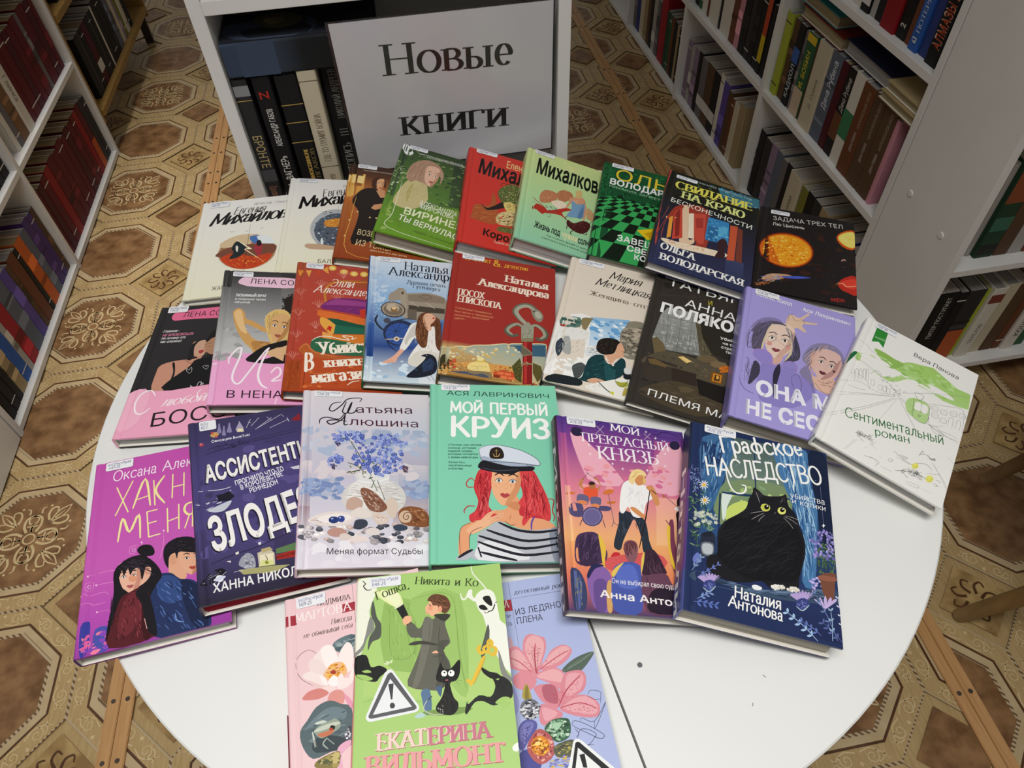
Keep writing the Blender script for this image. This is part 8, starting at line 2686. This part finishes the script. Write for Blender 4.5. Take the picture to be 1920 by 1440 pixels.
["x",["a89858","5c6040","c8b878"],"blob",30,10,30,[113,320,190,328,186,286],4],
["p","484850",[224,392,251,424,250,380,228,368]],
["x",["e8e8f0","8a8a98"],"dot",20,5,10,[224,392,250,419,249,380,232,370],3],
["p","e8a0b8",[238,552,266,514,262,486,242,521]]],
'goshka': [["g",["acd078","b4d47c"],[42,944,648,922,652,422,44,514]],
["p","98bc64",[124,894,222,904,272,844,279,604,126,639]],
["x",["84a854","a8cc78"],"line",40,4,8,[131,887,273,877,274,616,132,644],4],
["s","7c9c50",5,[150,872,247,867,250,668,157,666,150,872]],
["p","a0c46c",[241,901,456,896,468,500,408,507,294,725]],
["s","88aa58",6,[248,900,416,898,436,659,456,502]],
["s","88aa58",5,[429,893,444,609,467,483]],
["s","88aa58",4,[454,870,466,558]],
["s","88aa58",4,[45,491,134,504,288,464]],
["x",["dce8b8"],"dot",12,5,9,[126,646,164,647,164,632,126,630],4],
["p","f0f2e0",[4,1012,77,1017,91,960,60,868,68,808,28,681,2,708,0,929]],
["p","585c54",[76,914,93,838,112,804,110,746,76,731,58,696,63,752,88,794,67,854]],
["p","8a8c84",[64,842,84,788,56,752,39,704,6,678,2,690,38,729]],
["p","1e201e",[3,672,52,678,72,628,108,629,139,608,109,582,91,566,30,584,6,611]],
["p","a8cc70",[36,614,60,617,75,606,51,606]],
["p","a8cc70",[8,602,48,598,82,579,52,575]],
["s","1e201e",9,[28,1009,41,993,32,984,48,964,68,964]],
["p","e8eee0",[14,908,41,870,67,861,34,878]],
["p","e8f0b0",[78,948,124,956,182,942,208,882,176,868]],
["p","f0f4c8",[118,936,182,935,196,886,176,875]],
["p","262624",[173,870,203,884,212,871,244,788,224,781,182,856]],
["p","e8e8c8",[171,870,202,886,206,880,176,864]],
["p","f0b890",[204,812,220,827,240,822,242,802,224,790,210,789]],
["p","646458",[220,778,246,794,270,766,286,777,304,814,335,798,354,818,409,812,385,778,400,713,402,688,374,660,401,590,349,514,336,504,224,534,248,608,268,654,285,720,238,732]],
["p","747468",[296,802,334,791,319,697,292,602,266,534,242,532,274,640]],
["p","54544a",[350,694,400,700,374,660,400,584,373,516,337,515,352,596]],
["p","44443c",[228,701,250,712,294,710,346,691,344,685,282,698,256,696]],
["p","3c3c34",[338,820,409,812,385,785,354,802]],
["s","44443c",6,[330,640,372,638,358,606]],
["p","f0b890",[324,656,342,664,352,653]],
["s","4a4a40",5,[322,786,313,704]],
["s","4a4a40",6,[362,768,356,693,380,666]],
["p","f0b890",[303,854,318,872,332,890,364,880,388,850,374,826,348,822,332,810,316,826,307,824]],
["p","e8a080",[318,858,334,860,333,840,317,842]],
["s","3a241c",7,[318,866,328,863]],
["q","3a241c",[326,861,326,859,326,858,324,858,324,858,322,858,322,860,322,862,322,863,322,864,324,865,325,865,326,864,326,862]],
["s","a84838",7,[307,832,316,832]],
["p","6a4430",[312,886,332,908,364,908,396,893,412,861,407,835,386,818,362,840,356,858,337,860,328,879]],
["x",["8a5c40","4a2c1c"],"hair",40,4,8,[318,889,358,904,402,882,404,836,362,847,338,870],4],
["q","e8a080",[376,840,375,834,372,830,368,828,364,828,361,831,359,836,358,842,360,848,362,852,366,854,370,854,373,850,376,846]],
["p","5c7898",[277,508,312,509,316,426,292,418,282,464]],
["p","4a6484",[337,515,361,518,354,478]],
["p","b8d4d0",[251,418,275,428,292,416,280,408,254,409]],
["p","7c9c50",[286,430,416,432,480,420,415,404,310,414]],
["p","181818",[338,556,359,612,370,588,400,584,438,617,436,562,419,534,394,526,406,472,423,448,418,420,392,404,345,418,334,442,360,478,374,528,350,536]],
["x",["303030","080808"],"line",50,3,6,[344,555,376,581,430,563,397,520,416,426,346,429,373,511],4],
["q","f8f8f4",[384,566,383,561,380,557,374,556,369,556,364,559,361,564,360,569,362,574,365,578,370,580,376,580,380,576,384,572]],
["q","f8f8f4",[414,564,413,558,409,554,404,552,398,553,392,556,389,561,388,567,390,572,394,576,399,578,405,578,410,574,414,570]],
["q","101010",[378,570,377,569,376,568,374,568,372,568,372,568,370,570,370,572,370,573,372,574,373,574,374,574,376,574,377,572]],
["q","101010",[402,568,402,567,400,566,399,565,398,566,396,566,395,568,395,569,396,570,396,572,398,572,400,572,401,572,402,570]],
["s","e87080",12,[377,540,386,540]],
["s","c8c8c0",7,[318,482,294,463,287,436,322,415,362,413]],
["s","2a2a28",12,[319,484,302,470]],
["x",["c8c8c0"],"line",10,3,5,[340,458,370,443,368,410,340,424],4],
["s","303030",3,[410,542,443,529]],
["s","303030",3,[413,536,433,516]],
["p","f2f4e8",[522,875,548,903,580,906,605,886,614,838,620,764,648,722,650,562,641,539,598,604,569,694,551,786,532,820]],
["p","f2f4e8",[456,896,474,874,496,906,508,911,513,876,532,868,518,856,487,880,473,866]],
["s","f2f4e8",14,[459,900,464,875,480,874,496,906,508,908,506,877,532,870]],
["p","8a8c84",[602,640,624,552,645,520,638,504,604,543]],
["p","585c54",[568,751,569,694,537,610,527,636,543,684]],
["p","1e201e",[555,872,584,875,594,840,587,828,563,850]],
["p","1e201e",[536,836,556,838,573,816,554,814,538,823]],
["s","1e201e",10,[572,806,592,810,607,838,613,846]],
["s","1e201e",6,[556,808,562,800,578,805]],
["p","1e201e",[604,532,642,498,640,446,606,436,564,421,524,442,488,441,456,402,448,412,459,450,464,438,508,467,554,456,576,494,567,530,590,516]],
["p","a8cc70",[570,432,602,450,631,442,594,424]],
["p","a8cc70",[592,418,636,432,609,405]],
["p","1e201e",[525,576,557,554,586,545,603,526,566,524,532,551]],
["s","f4f6ec",10,[514,1030,520,986,562,926,607,838,616,758,602,708,574,680]],
["s","e8c040",36,[540,616,516,571,484,516]],
["s","c89820",6,[547,616,522,567,490,512]],
["s","e8c040",30,[558,670,568,681,578,668,566,656,558,670]],
["s","e8c040",30,[529,666,518,650,530,632,546,640]],
["s","e8c040",30,[578,655,592,641,582,620,564,629]],
["s","e8c040",26,[554,661,564,644,548,634,540,650,554,661]],
["q","e8c040",[464,536,485,527,480,504,470,508,472,518,459,523]],
["q","eceef0",[144,608,154,610,164,602,264,458,268,446,264,436,252,431,76,415,64,418,56,430,58,442,130,598]],
["q","5c5c60",[148,595,154,597,160,594,256,454,258,446,248,440,79,426,69,429,66,437,140,588]],
["q","eceef0",[152,571,239,454,84,440]],
["q","44444a",[144,551,166,552,161,490,155,490]],
["q","44444a",[172,466,170,460,168,457,164,456,159,456,154,458,152,462,150,468,152,472,154,476,158,478,164,477,168,474,170,470]],
["t","3c4a28","Гошка,","serif",[177,1824,473,1906,77]],
["t","3c4a28","Никита и Ко","serif",[513,1936,1079,1849,70]],
["t","b05468","ЕКАТЕРИНА","serifb",[193,612,1106,611,119]],
["t","f0d4c8","ЕКАТЕРИНА","serifb",[188,617,1102,615,119]],
["t","b05468","ВИЛЬМОНТ","serifb",[105,444,1192,430,132]],
["t","e8a0a0","ВИЛЬМОНТ","serifb",[100,449,1188,435,133]],
["t","c87888","ЕРИНА","serifb",[590,614,1102,615,119]],
["p","f4f6ee",[621,264,640,277,648,274,642,248,625,250]]],
'plena': [["s","4a4c60",3,[304,1026,304,943,305,716]],
["s","4a4c60",3,[306,942,554,944,654,944]],
["t","4a4c60","детективный роман","serifi",[639,1919,1156,1923,43]],
["t","30323c","ИЗ ЛЕДЯНОГО","thin",[629,1725,1142,1739,59]],
["t","30323c","ПЛЕНА","thin",[629,1644,860,1646,59]],
["q","a83844",[178,893,303,886,304,940,184,936]],
["t","fbf0ee","МАРТОВА","serif",[298,1822,586,1809,66]],
["t","4a4c60","Стальное","serifi",[374,1731,580,1711,38]],
["t","4a4c60","сердце вечность","serifi",[241,1669,583,1641,37]],
["p","58685c",[468,594,506,623,560,644,620,650,581,605,538,576,496,577]],
["s","8a9a88",6,[474,590,547,616,616,649]],
["p","6c7c6c",[466,582,528,614,616,649,529,620]],
["p","e0909c",[319,708,333,756,360,770,390,759,421,741,419,698,394,647,366,598,338,608,324,652]],
["p","e0909c",[263,723,297,724,326,682,350,606,331,604,264,632,232,667]],
["p","e0909c",[376,614,414,656,444,688,497,701,528,671,494,631,428,606]],
["p","e0909c",[344,590,386,606,442,610,473,586,476,545,448,521,406,551]],
["p","e0909c",[258,598,298,618,343,602,354,565,320,536,264,556]],
["p","ecb0b4",[328,706,348,753,381,760,410,736,409,694,372,626,348,630]],
["p","ecb0b4",[390,624,442,676,496,695,519,672,458,631]],
["p","ecb0b4",[358,588,428,606,466,584,468,546,408,562]],
["p","ecb0b4",[269,704,306,704,340,620,272,643]],
["s","c05468",12,[360,599,364,670,377,724]],
["s","c05468",8,[375,612,450,650,516,673]],
["s","c05468",8,[338,608,298,656,259,681]],
["x",["b83c54"],"dot",70,3,4,[335,730,405,706,374,638,504,678,431,617,340,620,262,656,334,656],4],
["s","8a4438",5,[360,599,367,700]],
["s","8a4438",5,[364,598,386,704]],
["s","8a4438",5,[358,602,354,696]],
["p","dc8c98",[471,575,510,586,551,580,562,549,539,500,462,474,422,458,440,511]],
["p","dc8c98",[338,544,376,552,434,540,436,494,420,446,368,478,345,514]],
["p","dc8c98",[426,446,475,482,535,484,577,460,592,424,566,390,483,409]],
["p","dc8c98",[338,416,355,474,398,456,438,422,386,392,352,392]],
["p","e8a8b0",[482,568,520,576,552,556,528,508,465,490]],
["p","e8a8b0",[443,443,498,476,556,472,582,432,558,402]],
["p","e8a8b0",[354,436,364,461,417,430,366,406]],
["p","b86474",[374,544,426,536,425,468,376,487]],
["s","b8485c",10,[424,452,470,512,541,564]],
["s","b8485c",8,[432,448,516,454,580,421]],
["x",["b83c54"],"dot",80,3,4,[459,519,540,558,534,507,446,454,574,450,563,402,451,425,424,462,378,498],5],
["p","d8a8b4",[268,772,280,752,279,727,264,729]],
["p","b0a050",[283,514,299,556,314,560,322,502,301,499]],
["p","8a7c38",[294,506,304,550,314,554,310,504]],
["q","74747c",[348,456,343,442,334,431,322,424,308,421,294,424,281,430,272,441,266,454,266,468,272,482,280,494,293,501,308,504,322,502,334,494,344,484,348,470]],
["x",["e8e8ec","3c3c44","a8a8b0","1c1c20","c8c8d0"],"blob",90,7,16,[274,481,313,500,348,469,335,428,294,423,269,449],5],
["p","5c5ca0",[249,398,282,425,321,414,322,386,286,350,252,314,238,336]],
["p","7878b8",[254,392,284,416,314,406,290,370,252,345]],
["p","4c4c94",[239,306,274,315,303,285,312,243,234,256]],
["p","a0a0d8",[252,558,264,528,266,482,246,452]],
["x",["8a88c8","3c3c78"],"dot",30,4,7,[254,392,313,404,260,328],3],
["p","3c6448",[352,382,390,408,447,406,459,380,444,335,395,322,366,348]],
["x",["6c9c78","a8c8a8","244830","88b48c","d0e4d0"],"blob",80,8,20,[358,380,394,404,451,398,442,340,390,328],6],
["p","a8d0ac",[386,392,426,391,398,364]],
["p","b85c5c",[271,326,314,377,343,378,376,340,370,279,320,254,285,278]],
["x",["e0908c","8a3838","f0b0a0"],"blob",60,8,20,[276,325,326,375,375,336,364,280,315,258],6],
["q","d88428",[361,314,356,301,345,290,332,284,317,284,303,290,292,299,286,312,286,326,292,340,302,350,316,356,330,357,344,352,355,342,361,328]],
["x",["f8c848","b85c18","f0a030","ffe088","8a4410"],"blob",80,7,17,[291,328,327,354,358,322,343,289,304,292],7],
["p","5c5c48",[378,309,442,324,461,311,440,263,380,272]],
["x",["8a8a50","3c3c30","c8b858"],"line",40,6,12,[381,308,457,317,440,268,385,272],4],
["x",["6a6aa8","9898d0","d8b848"],"line",60,8,16,[348,258,420,276,446,242,431,224,344,238],4],
["s","3c3e50",4,[555,481,568,496,606,484,604,462,596,440]],
["s","3c3e50",4,[551,476,576,458,603,456]],
["s","3c3e50",4,[500,384,509,396,557,376,620,442,554,349,557,376]],
["s","3c3e50",4,[464,380,478,390,520,370,579,324,578,310,558,311,514,340,474,367,464,380]],
["s","3c3e50",4,[476,324,494,354,527,348,552,328,542,314]],
["s","3c3e50",4,[550,323,520,296,503,294,536,291]],
["s","3c3e50",4,[472,362,484,339,471,330]],
["q","f0f2f0",[455,314,466,322,480,320,491,312,606,184,390,191,422,236]],
["q","1a1a1c",[462,307,470,312,479,309,578,196,420,196]],
["q","f0f2f0",[469,290,542,206,438,203]],
["q","1a1a1c",[469,264,490,265,490,214,474,217]]],
}

SKIN = {   # front, spine, back, pages, hard
 'mih1': ([(0, 'efeeeb'), (.4, 'f1efe5'), (1, 'efecd0')], 'ecead6', 'e6e3cc', 'w', True, ()),
 'mih2': ([(0, 'efeeeb'), (.4, 'f1efe5'), (1, 'efecd0')], 'ecead6', 'e6e3cc', 'w', True, ()),
 'brown': ([(0, '3a2418'), (.12, '5a3420'), (.3, 'b87038'), (1, '96421e')], [(0, '4a2c1c'), (.3, 'a05a2c'), (1, '8a3c1c')], '7a3418', 'c', True, ()),
 'green': ([(0, '34442c'), (.5, '5a8038'), (1, '6fa02e')], [(0, '7a9c58'), (.4, '6f9a40'), (1, '6aa030')], '78a834', 'c', True, (('ВИРИНЕЯ', 'sansb', .3, .7, .3, .4, 'f0f4e0'),)),
 'red': ('d2392f', 'bc2c26', 'd2392f', 'w', True, (('МИХАЛКОВА', 'condb', .1, .5, .25, .5, '2a1212'),)),
 'mint': ([(0, 'cfe094'), (.5, 'b8dca0'), (1, '94d0ac')], [(0, 'c8d890'), (1, 'a0c8a0')], '9ad0b0', 'w', True, (('МИХАЛКОВА', 'condb', .1, .5, .25, .5, '2a3020'), ('ЖИЗНЬ', 'condb', .6, .85, .25, .4, '2a3020'))),
 'dkgreen': ('14502c', [(0, '123c24'), (.8, '123c24'), (.81, '0c100e'), (1, '0c100e')], '123c24', 'c', True, ()),
 'svid': ([(0, '1c2018'), (.25, '20201c'), (.75, '2c2c48'), (1, '2e3558')], '1c1c20', '2a2c48', 'w', True, (('ВОЛОДАРСКАЯ', 'serifb', .1, .6, .3, .45, 'c85040'),)),
 'tri': ('1e1a1b', '201c1c', '1c1818', 'g', True, (('ЗАДАЧА ТРЕХ ТЕЛ', 'sans', .3, .75, .3, .35, 'a8a4a0'),)),
 'boss': ([(0, '2c2a2c'), (.745, '282628'), (.7455, 'f2aac6'), (1, 'f0a8c4')], [(0, '242224'), (.745, '242224'), (.7455, 'f0a8c4'), (1, 'f0a8c4')], '201c1e', 'w', True, ()),
 'igra': ([(0, '3a383a'), (.1, '505050'), (.65, 'c4c4c4'), (.6505, 'eca4d0'), (1, 'eca4d0')], [(0, '3a3a3a'), (.3, '808080'), (.65, 'c8c8c8'), (.6505, 'eaa0cc'), (1, 'e8a0cc')], '3a3438', 'g', True, ()),
 'elli': ([(0, 'b84a3c'), (.7, 'b44434'), (1, 'a84420')], [(0, 'a84030'), (1, 'a0401c')], '98381c', 'g', True, ()),
 'nat': ([(0, 'd8e4f0'), (.35, '90b8e0'), (.75, '2c4a8c'), (1, 'd0e0ea')], [(0, '24386c'), (.5, '24386c'), (.55, '8a8a90'), (.7, '6a7a6a'), (.75, '3c6a40'), (1, '3c6a40')], '2c5a44', 'g', True, ()),
 'posoh': ([(0, 'a23329'), (.75, 'a0302a'), (.8, 'c8a870'), (1, 'a87c40')], [(0, 'a03028'), (.75, '9a2c28'), (.8, '8a7c48'), (1, '6a5a34')], '8a5a30', 'g', True, (('', 'band', .03, .08, 0, 0, 'd8a838'), ('АЛЕКСАНДРОВА', 'serifb', .15, .6, .3, .4, 'e8d8c4'))),
 'metl': ('e4d8c8', [(0, 'e0d4c4'), (.5, 'e0d4c4'), (.52, 'e0e0d8'), (.9, 'd0d0c8'), (1, '2a3034')], 'd8d0c4', 'g', True, (('Мария Метлицкая', 'brush', .08, .45, .3, .4, '6a6258'),)),
 'polya': ('35302a', '2a2824', '2c2824', 'g', True, (('ПОЛЯКОВЫ', 'sansb', .08, .4, .3, .4, '8a7848'), ('ПЛЕМЯ', 'sans', .5, .8, .3, .4, '8a7848'))),
 'ona': ('a69cda', '8a82c0', '7c74b0', 'c', True, (('ОНА МНЕ НЕ СЕСТРА', 'sansb', .38, .84, .3, .36, 'd8d4ec'), ('ИД', 'sansb', .92, .97, .3, .36, 'e8e4f4'))),
 'senti': ('f1f0eb', 'f0efea', 'ecebe4', 'w', True, (('', 'band', .2, .26, 0, 0, '3c7448'), ('Вера Панова', 'sans', .08, .18, .3, .3, '4a5248'), ('Сентиментальный роман', 'hand', .4, .62, .3, .4, '5c645c'))),
 'hakni': ([(0, 'c452ac'), (.6, 'c65cb4'), (.85, 'b44cb0'), (1, '9a40a0')], [(0, 'c04aa8'), (.8, 'c04aa8'), (.95, '8a3c98'), (1, '4a2870')], '8a3488', 'w', True, ()),
 'zlod': ([(0, '3a3458'), (.3, '4a4278'), (.7, '4c4478'), (1, '2a2638')], '2a2640', '262234', 'r', True, ()),
 'tat': ([(0, 'dcd6dc'), (.5, 'c8c4d4'), (1, 'e4dee8')], [(0, 'e0d4dc'), (.6, 'd8bcc8'), (1, 'e0c4d4')], 'dcb8c8', 'c', True, ()),
 'kruiz': ('84d2b2', '78c8a8', '7cc8aa', 'g', True, ()),
 'knyaz': ([(0, '4a3484'), (.15, '8c4490'), (.4, 'e08098'), (.65, 'f0b078'), (.85, 'e07860'), (1, '54406c')], '38202f', '30203a', 'w', True, (('Мой прекрасный князь', 'serif', .03, .55, .28, .5, 'd8c8d4'), ('Анна', 'sansb', .74, .93, .25, .5, 'f4ecf0'))),
 'graf': ('22305a', [(0, '1c2640'), (.28, '20304c'), (.3, '5c3c7c'), (.8, '60408a'), (.82, '4a5490'), (1, '4a5490')], '232c60', 'c', True, (('Наталия', 'handb', .05, .22, .25, .42, 'f0f0f0'), ('Графское наследство', 'sansb', .32, .79, .3, .36, 'e0d8ec'))),
 'mart': ('f0cdd0', 'eec8cc', 'ecc4c8', 'w', True, (('', 'band', .1, .17, 0, 0, 'a83844'),)),
 'goshka': ('acd078', 'd89088', 'a8cc74', 'w', False, ()),
 'plena': ('b2bde4', 'acb8e0', 'a8b4dc', 'w', True, ()),
}
NAME = {
 'mih1': 'cream hardcover with an oval lightning picture, farthest left of the back row',
 'mih2': 'cream hardcover with a grey tree picture overlapping its twin',
 'brown': 'orange-brown hardcover with a woman in a black dress at a window',
 'green': 'grass green hardcover with a grey-haired woman looking over her shoulder',
 'red': 'bright red hardcover with a witch hat and flowers on the cover',
 'mint': 'pale green hardcover with red crabs and a woman seen from behind',
 'dkgreen': 'dark green hardcover with a chessboard floor on the cover',
 'svid': 'dark hardcover with red doorways and big yellow-green title letters',
 'tri': 'black hardcover with glowing orange suns at the back row end',
 'boss': 'black and pink hardcover with a kissing couple, at the table edge',
 'igra': 'grey and pink hardcover with a blonde woman raising her arm',
 'elli': 'brick red hardcover with a painted stack of coloured books',
 'nat': 'blue hardcover with a woman in white, a raven and a machine',
 'posoh': 'dark red hardcover with a silver snake staff above a city',
 'metl': 'beige hardcover with a dark-haired woman at a street cafe',
 'polya': 'dark brown hardcover with a grey attic window and white letters',
 'ona': 'lilac hardcover with two drawn girls and white block letters',
 'senti': 'white hardcover with a green sketch of a tram street',
 'hakni': 'magenta hardcover with a black-haired girl and a boy in blue jacket',
 'zlod': 'dark violet hardcover with white slab letters and crimson page edges',
 'tat': 'pale hardcover with forget-me-nots in a glass vase and seashells',
 'kruiz': 'mint green hardcover with a red-haired girl in a captain cap',
 'knyaz': 'pink and purple hardcover with a singer and rock band on stage',
 'graf': 'dark blue hardcover with a fat black cat on a windowsill',
 'mart': 'pink book with a white water lily and a frog on the cover',
 'goshka': 'light green book with a boy holding a torch and a warning triangle',
 'plena': 'pale blue book with pink lilies and jewels on the cover',
}
for n, (p, st, code) in POSE.items():
    x, y, z, yaw, rx, ry, w, h, T = p
    M = Matrix.Translation((x, y, z)) @ Matrix.Rotation(R(yaw), 4, 'Z') @ Matrix.Rotation(R(rx), 4, 'X') @ Matrix.Rotation(R(ry), 4, 'Y')
    fr, sp, bk, pg, hard, stx = SKIN[n]
    lines = ('84(3)6' if n == 'zlod' else '84(2Рос=Рус)6', code)
    make_book('new_book', NAME[n], 'book', 'new books laid out on the round table', M, w, h, T, fr, sp, bk, ART[n], pg, hard, st, lines, stx)

# books lying flat on top of the standing rows
def lying(label, M, w, h, T, c, pages, ops=(), spine=None, stx=None, group='books lying across the standing rows'):
    make_book('book', label, 'book', group, M, w, h, T, c, spine, c, ops, pages, True, matt=True, spine_text=stx)
half = lambda x, y, z: Matrix.Translation((x, y, z)) @ Matrix.Rotation(math.pi, 4, 'Z')
lying('brown-red book lying fore-edge out under the teal one, right bookcase', half(XR + .165, 1.700, .5545), .14, .205, .029, '6a241c', 'y')
lying('teal book lying fore-edge out on top of the brown-red one', half(XR + .17, 1.742, .5841), .14, .2, .028, '2c8890', 'y')
lying('navy book lying across the row between the teal book and tan booklets', half(XR + .175, 1.488, .5575), .145, .2, .030, '1c2040', 'g')
lying('tan booklet lying across the row under its twin, right bookcase', half(XR + .17, 1.284, .5545), .165, .125, .019, 'a8946c', 'y')
lying('tan booklet lying on top of its twin beneath the third shelf', half(XR + .175, 1.280, .5740), .165, .12, .019, 'b09c74', 'y')
# the thick book across the top of the row beside the sign: spine to the camera, front board up
army = Matrix(((0, -1, 0, -.0195), (1, 0, 0, DSY + .006), (0, 0, 1, .8665), (0, 0, 0, 1)))
camo = []
def blk(col, *P): camo.append(['p', col, [round(v * 5) for v in P]])
blk('141416', 60, 205, 140, 210, 145, 30, 60, 20); blk('3c4458', 12, 190, 60, 205, 70, 100, 14, 90); blk('4a4830', 40, 150, 75, 170, 90, 130, 60, 100, 38, 120); blk('6a6444', 50, 146, 70, 155, 72, 130, 56, 128)
blk('3c4030', 90, 90, 120, 110, 130, 60, 100, 50); blk('8a7a54', 60, 152, 66, 156, 68, 148, 62, 146); blk('5a2c20', 90, 175, 96, 200, 100, 200, 96, 172); blk('c88838', 20, 40, 24, 60, 26, 30)
lying('thick dark army novel lying across the standing books beside the sign', army, .14, .211, .046, '1e222a', 'c', camo, [(0, '36445a'), (.25, '3a4656'), (.5, '181a1c'), (1, '101012')],
      (('', 'band', .02, .07, 0, 0, '3c4a60'), ('Олег РОЙ', 'sansb', .50, .63, .58, .24, 'd8d8d8'), ('Сергей ЛОБАНОВ', 'sansb', .50, .70, .2, .24, 'd8d8d8'), ('ВРЕМЯ', 'sansb', .73, .98, .22, .5, 'd8c890'), ('', 'band', .23, .24, 0, 0, '6a6c4c'), ('', 'band', .26, .33, 0, 0, '8a8458'), ('', 'band', .34, .36, 0, 0, '4c4a34')), 'books beside the sign')

def paper_sheet():
    m = noise_mat('loose_paper', 'c8c4ba', 'd4d0c8', 6, .8)
    mb = MB()
    n = 6
    for i in range(n):
        for j in range(n):
            P = []
            for a, b in ((i, j), (i + 1, j), (i + 1, j + 1), (i, j + 1)):
                u, v = a / n, b / n
                P.append((u * .2 - .1, v * .16 - .08, .004 * math.sin(3 * u + 2 * v) + .004))
            mb.face(P); mb.face([(x, y, z - .0004) for x, y, z in reversed(P)])
    o = mb.build('paper_sheet', m)
    o.location = (XL - .125, 2.98, .1445 + .2258)
    tag(o, 'loose white paper sheet lying on the books of the wooden rack', 'paper')
paper_sheet()
